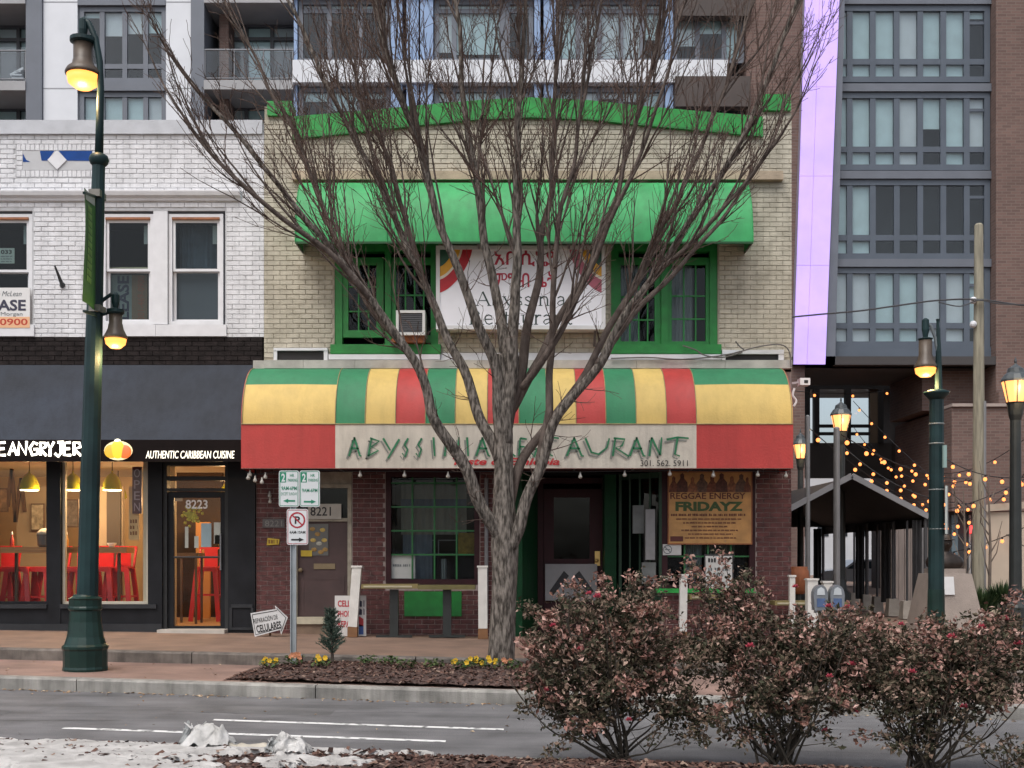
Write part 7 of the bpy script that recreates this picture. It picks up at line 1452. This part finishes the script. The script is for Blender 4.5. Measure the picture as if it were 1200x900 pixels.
# ================================================================ ROSE BUSHES on the median
rose_leaf = ramp_island('rose_leaves', [(0, (.02, .022, .012)), (.3, (.05, .05, .028)), (.6, (.10, .078, .052)), (.82, (.17, .115, .085)), (1, (.34, .24, .19))], .75)
cane_m = mat('rose_cane', (.05, .04, .03), .85, .3, 8); rose_p = mat('rose_petal', (.52, .09, .13), .6, .25, 30)
rose_young = ramp_island('rose_young_leaves', [(0, (.10, .05, .035)), (.4, (.22, .11, .085)), (.75, (.36, .20, .17)), (1, (.50, .33, .28))], .75)
rb = random.Random(5)
def rose_bush(px, d, blobs, nleaf, canes, blooms, lab):
    """blobs: (px, py, depth offset, rx, rz, weight) ellipsoids of leaf mass"""
    x0 = PX(px, d); y0 = d - 20; z0 = medz(x0, y0); t = thing('rose_bush', lab, 'bush', (x0, y0, z0), 'rose bushes on the median'); base = Vector((x0, y0, z0 - .02)); B_ = [(P(b[0], b[1], d + b[2]), b[3], b[4], b[5]) for b in blobs]; st = MB(); lf = MB(); tips = []
    for k in range(canes):
        c, rx, rz, w = rb.choices(B_, [b[3] for b in B_])[0]; e = c + Vector((rb.gauss(0, rx * .5), rb.gauss(0, .25), rb.uniform(-.1, .9) * rz)); b0 = base + Vector((rb.gauss(0, .06), rb.gauss(0, .05), 0)); mid = b0.lerp(e, .5) + Vector(((e.x - b0.x) * .12, rb.gauss(0, .05), -.05)); pts = smooth_path([b0, b0.lerp(mid, .5) + Vector((rb.gauss(0, .02), 0, 0)), mid, e], 4); st.tube(pts, [.012 - .009 * i / (len(pts) - 1) for i in range(len(pts))], 5, cap=False)
        for s in range(4):
            i = rb.randrange(5, len(pts) - 1); p = pts[i]; e2 = p + Vector((rb.gauss(0, .16), rb.gauss(0, .14), rb.uniform(.02, .28))); m2 = p.lerp(e2, .5) + Vector((0, 0, -.02)); st.tube([p, m2, e2], [.006, .004, .002], 4, cap=False); tips.append(e2)
        tips.append(e)
    st.build('canes', cane_m, t)
    tp_ = MB(); sh_ = MB()
    def put(mb, c, smin, smax):
        if c.z < z0 + .05: return
        s = rb.uniform(smin, smax); u = Vector((rb.gauss(0, 1), rb.gauss(0, 1), rb.gauss(-.2, .8))).normalized(); v = u.cross(Vector((rb.gauss(0, 1), rb.gauss(0, 1), rb.gauss(0, 1)))).normalized(); w = u.cross(v) * rb.uniform(.1, .5) * s; asp = rb.uniform(.4, .75)
        mb.face([c - u * s, c - v * s * asp + w, c + u * s * 1.15 - w * .5, c + v * s * asp + w])
    tw = sum(b[3] for b in B_)
    for k in range(int(nleaf / 84)):                      # leafy shoots
        cc, rx, rz, w = rb.choices(B_, [b[3] for b in B_])[0]; a, b_ = rb.uniform(0, 6.28), math.acos(rb.uniform(-1, 1)); r = rb.random() ** .45
        o = Vector((rx * math.sin(b_) * math.cos(a), .42 * math.sin(b_) * math.sin(a), rz * math.cos(b_))); p = cc + o * r * .8; dr = (o.normalized() + Vector((rb.gauss(0, .35), rb.gauss(0, .35), .55 + rb.gauss(0, .3)))).normalized(); L = rb.uniform(.12, .34) * (1.25 if rb.random() < .12 else 1); e = p + dr * L; m2 = p.lerp(e, .5) + Vector((rb.gauss(0, .02), rb.gauss(0, .02), .02))
        sh_.tube([p, m2, e], [.004, .003, .0015], 4, cap=False); n_ = int(L * 260)
        young = rb.random() < (.62 if e.z > z0 + .75 else .28)
        for q_ in range(n_):
            t_ = rb.random() ** .8; c = (p.lerp(m2, t_ * 2) if t_ < .5 else m2.lerp(e, t_ * 2 - 1)) + Vector((rb.gauss(0, .032), rb.gauss(0, .032), rb.gauss(0, .03)))
            put(tp_ if young and t_ > .45 and rb.random() < .8 else lf, c, .010, .029)
    for k in range(int(nleaf * .32)):                     # sparse inner leaves
        cc, rx, rz, w = rb.choices(B_, [b[3] for b in B_])[0]; a, b_ = rb.uniform(0, 6.28), math.acos(rb.uniform(-1, 1)); r = rb.random() ** .5 * .85; c = cc + Vector((r * rx * math.sin(b_) * math.cos(a), r * .4 * math.sin(b_) * math.sin(a), r * rz * math.cos(b_)))
        if noise.noise((c.x * 7, c.y * 7, c.z * 7 + px)) > -.1: put(lf, c, .012, .026)
    lf.build('foliage', rose_leaf, t, kind='stuff'); tp_.build('young_foliage', rose_young, t, kind='stuff'); sh_.build('shoots', cane_m, t, kind='stuff')
    for (bpx, bpy, off) in blooms:
        c = P(bpx, bpy, d + off); q = MB(); rr_ = rb.uniform(.022, .032)
        for k in range(11):
            a = k * 2.4; h = k / 11; u = Vector((math.cos(a) * (1 - .5 * h), math.sin(a) * (1 - .5 * h), .3 + h)).normalized(); v = u.cross(Vector((0, 0, 1))).normalized(); p = c + u * rr_ * .4; q.face([p - v * rr_ * .5, p + u * rr_ * .5 - v * rr_ * .6, p + u * rr_ + Vector((0, 0, .2 * rr_)), p + u * rr_ * .5 + v * rr_ * .6, p + v * rr_ * .5])
        q.build('bloom', rose_p, t)
rose_bush(728, 9.1, [(725, 770, 0, .60, .44, 4), (690, 795, -.1, .52, .44, 3), (785, 790, .1, .40, .42, 2.4), (660, 750, .1, .30, .30, 1.4), (730, 722, 0, .52, .22, 2.0), (680, 845, -.1, .30, .2, 1.2), (800, 840, 0, .24, .18, .7), (640, 820, 0, .16, .3, .8)], 19000, 24, [(690, 697, -.3), (700, 701, -.3), (680, 762, -.4), (737, 845, -.42), (648, 735, -.25), (640, 810, -.3), (755, 720, -.3)], 'large dense rose bush closest to the tree trunk, with pinkish tips')
rose_bush(915, 9.1, [(905, 765, 0, .56, .36, 3), (858, 738, .1, .28, .38, 1.8), (955, 785, 0, .44, .36, 2.6), (880, 820, -.1, .34, .30, 1.6), (850, 700, .15, .2, .18, .7), (965, 745, .1, .36, .16, 1.5), (1000, 770, .1, .3, .24, 1.2), (860, 862, -.1, .14, .1, .3), (935, 840, 0, .36, .2, .8)], 16500, 28, [(879, 759, -.35), (972, 794, -.38), (932, 689, -.1), (993, 713, -.1), (967, 858, -.1), (1003, 835, -.2), (971, 712, -.1), (998, 780, -.3), (1016, 805, -.15)], 'middle rose bush with open bare canes below')
rose_bush(1082, 8.95, [(1080, 785, 0, .60, .28, 3), (1035, 795, 0, .42, .34, 2.4), (1130, 785, 0, .46, .30, 2.6), (1090, 830, -.1, .48, .26, 1.8), (1175, 790, .1, .34, .28, 1.4), (1145, 752, .1, .30, .15, .9), (1060, 868, -.1, .24, .08, .3), (1195, 755, .1, .18, .18, .5)], 16000, 30, [(1069, 789, -.38), (1150, 737, -.1), (1177, 727, 0), (1193, 756, -.1), (1115, 748, -.2), (1056, 733, -.1), (1130, 830, -.3)], 'rose bush nearest the picture edge, before the lower kerb')
rose_bush(1190, 8.5, [(1195, 893, 0, .2, .06, 1)], 700, 5, [], 'low tuft of rose leaves in the bottom corner of the picture')
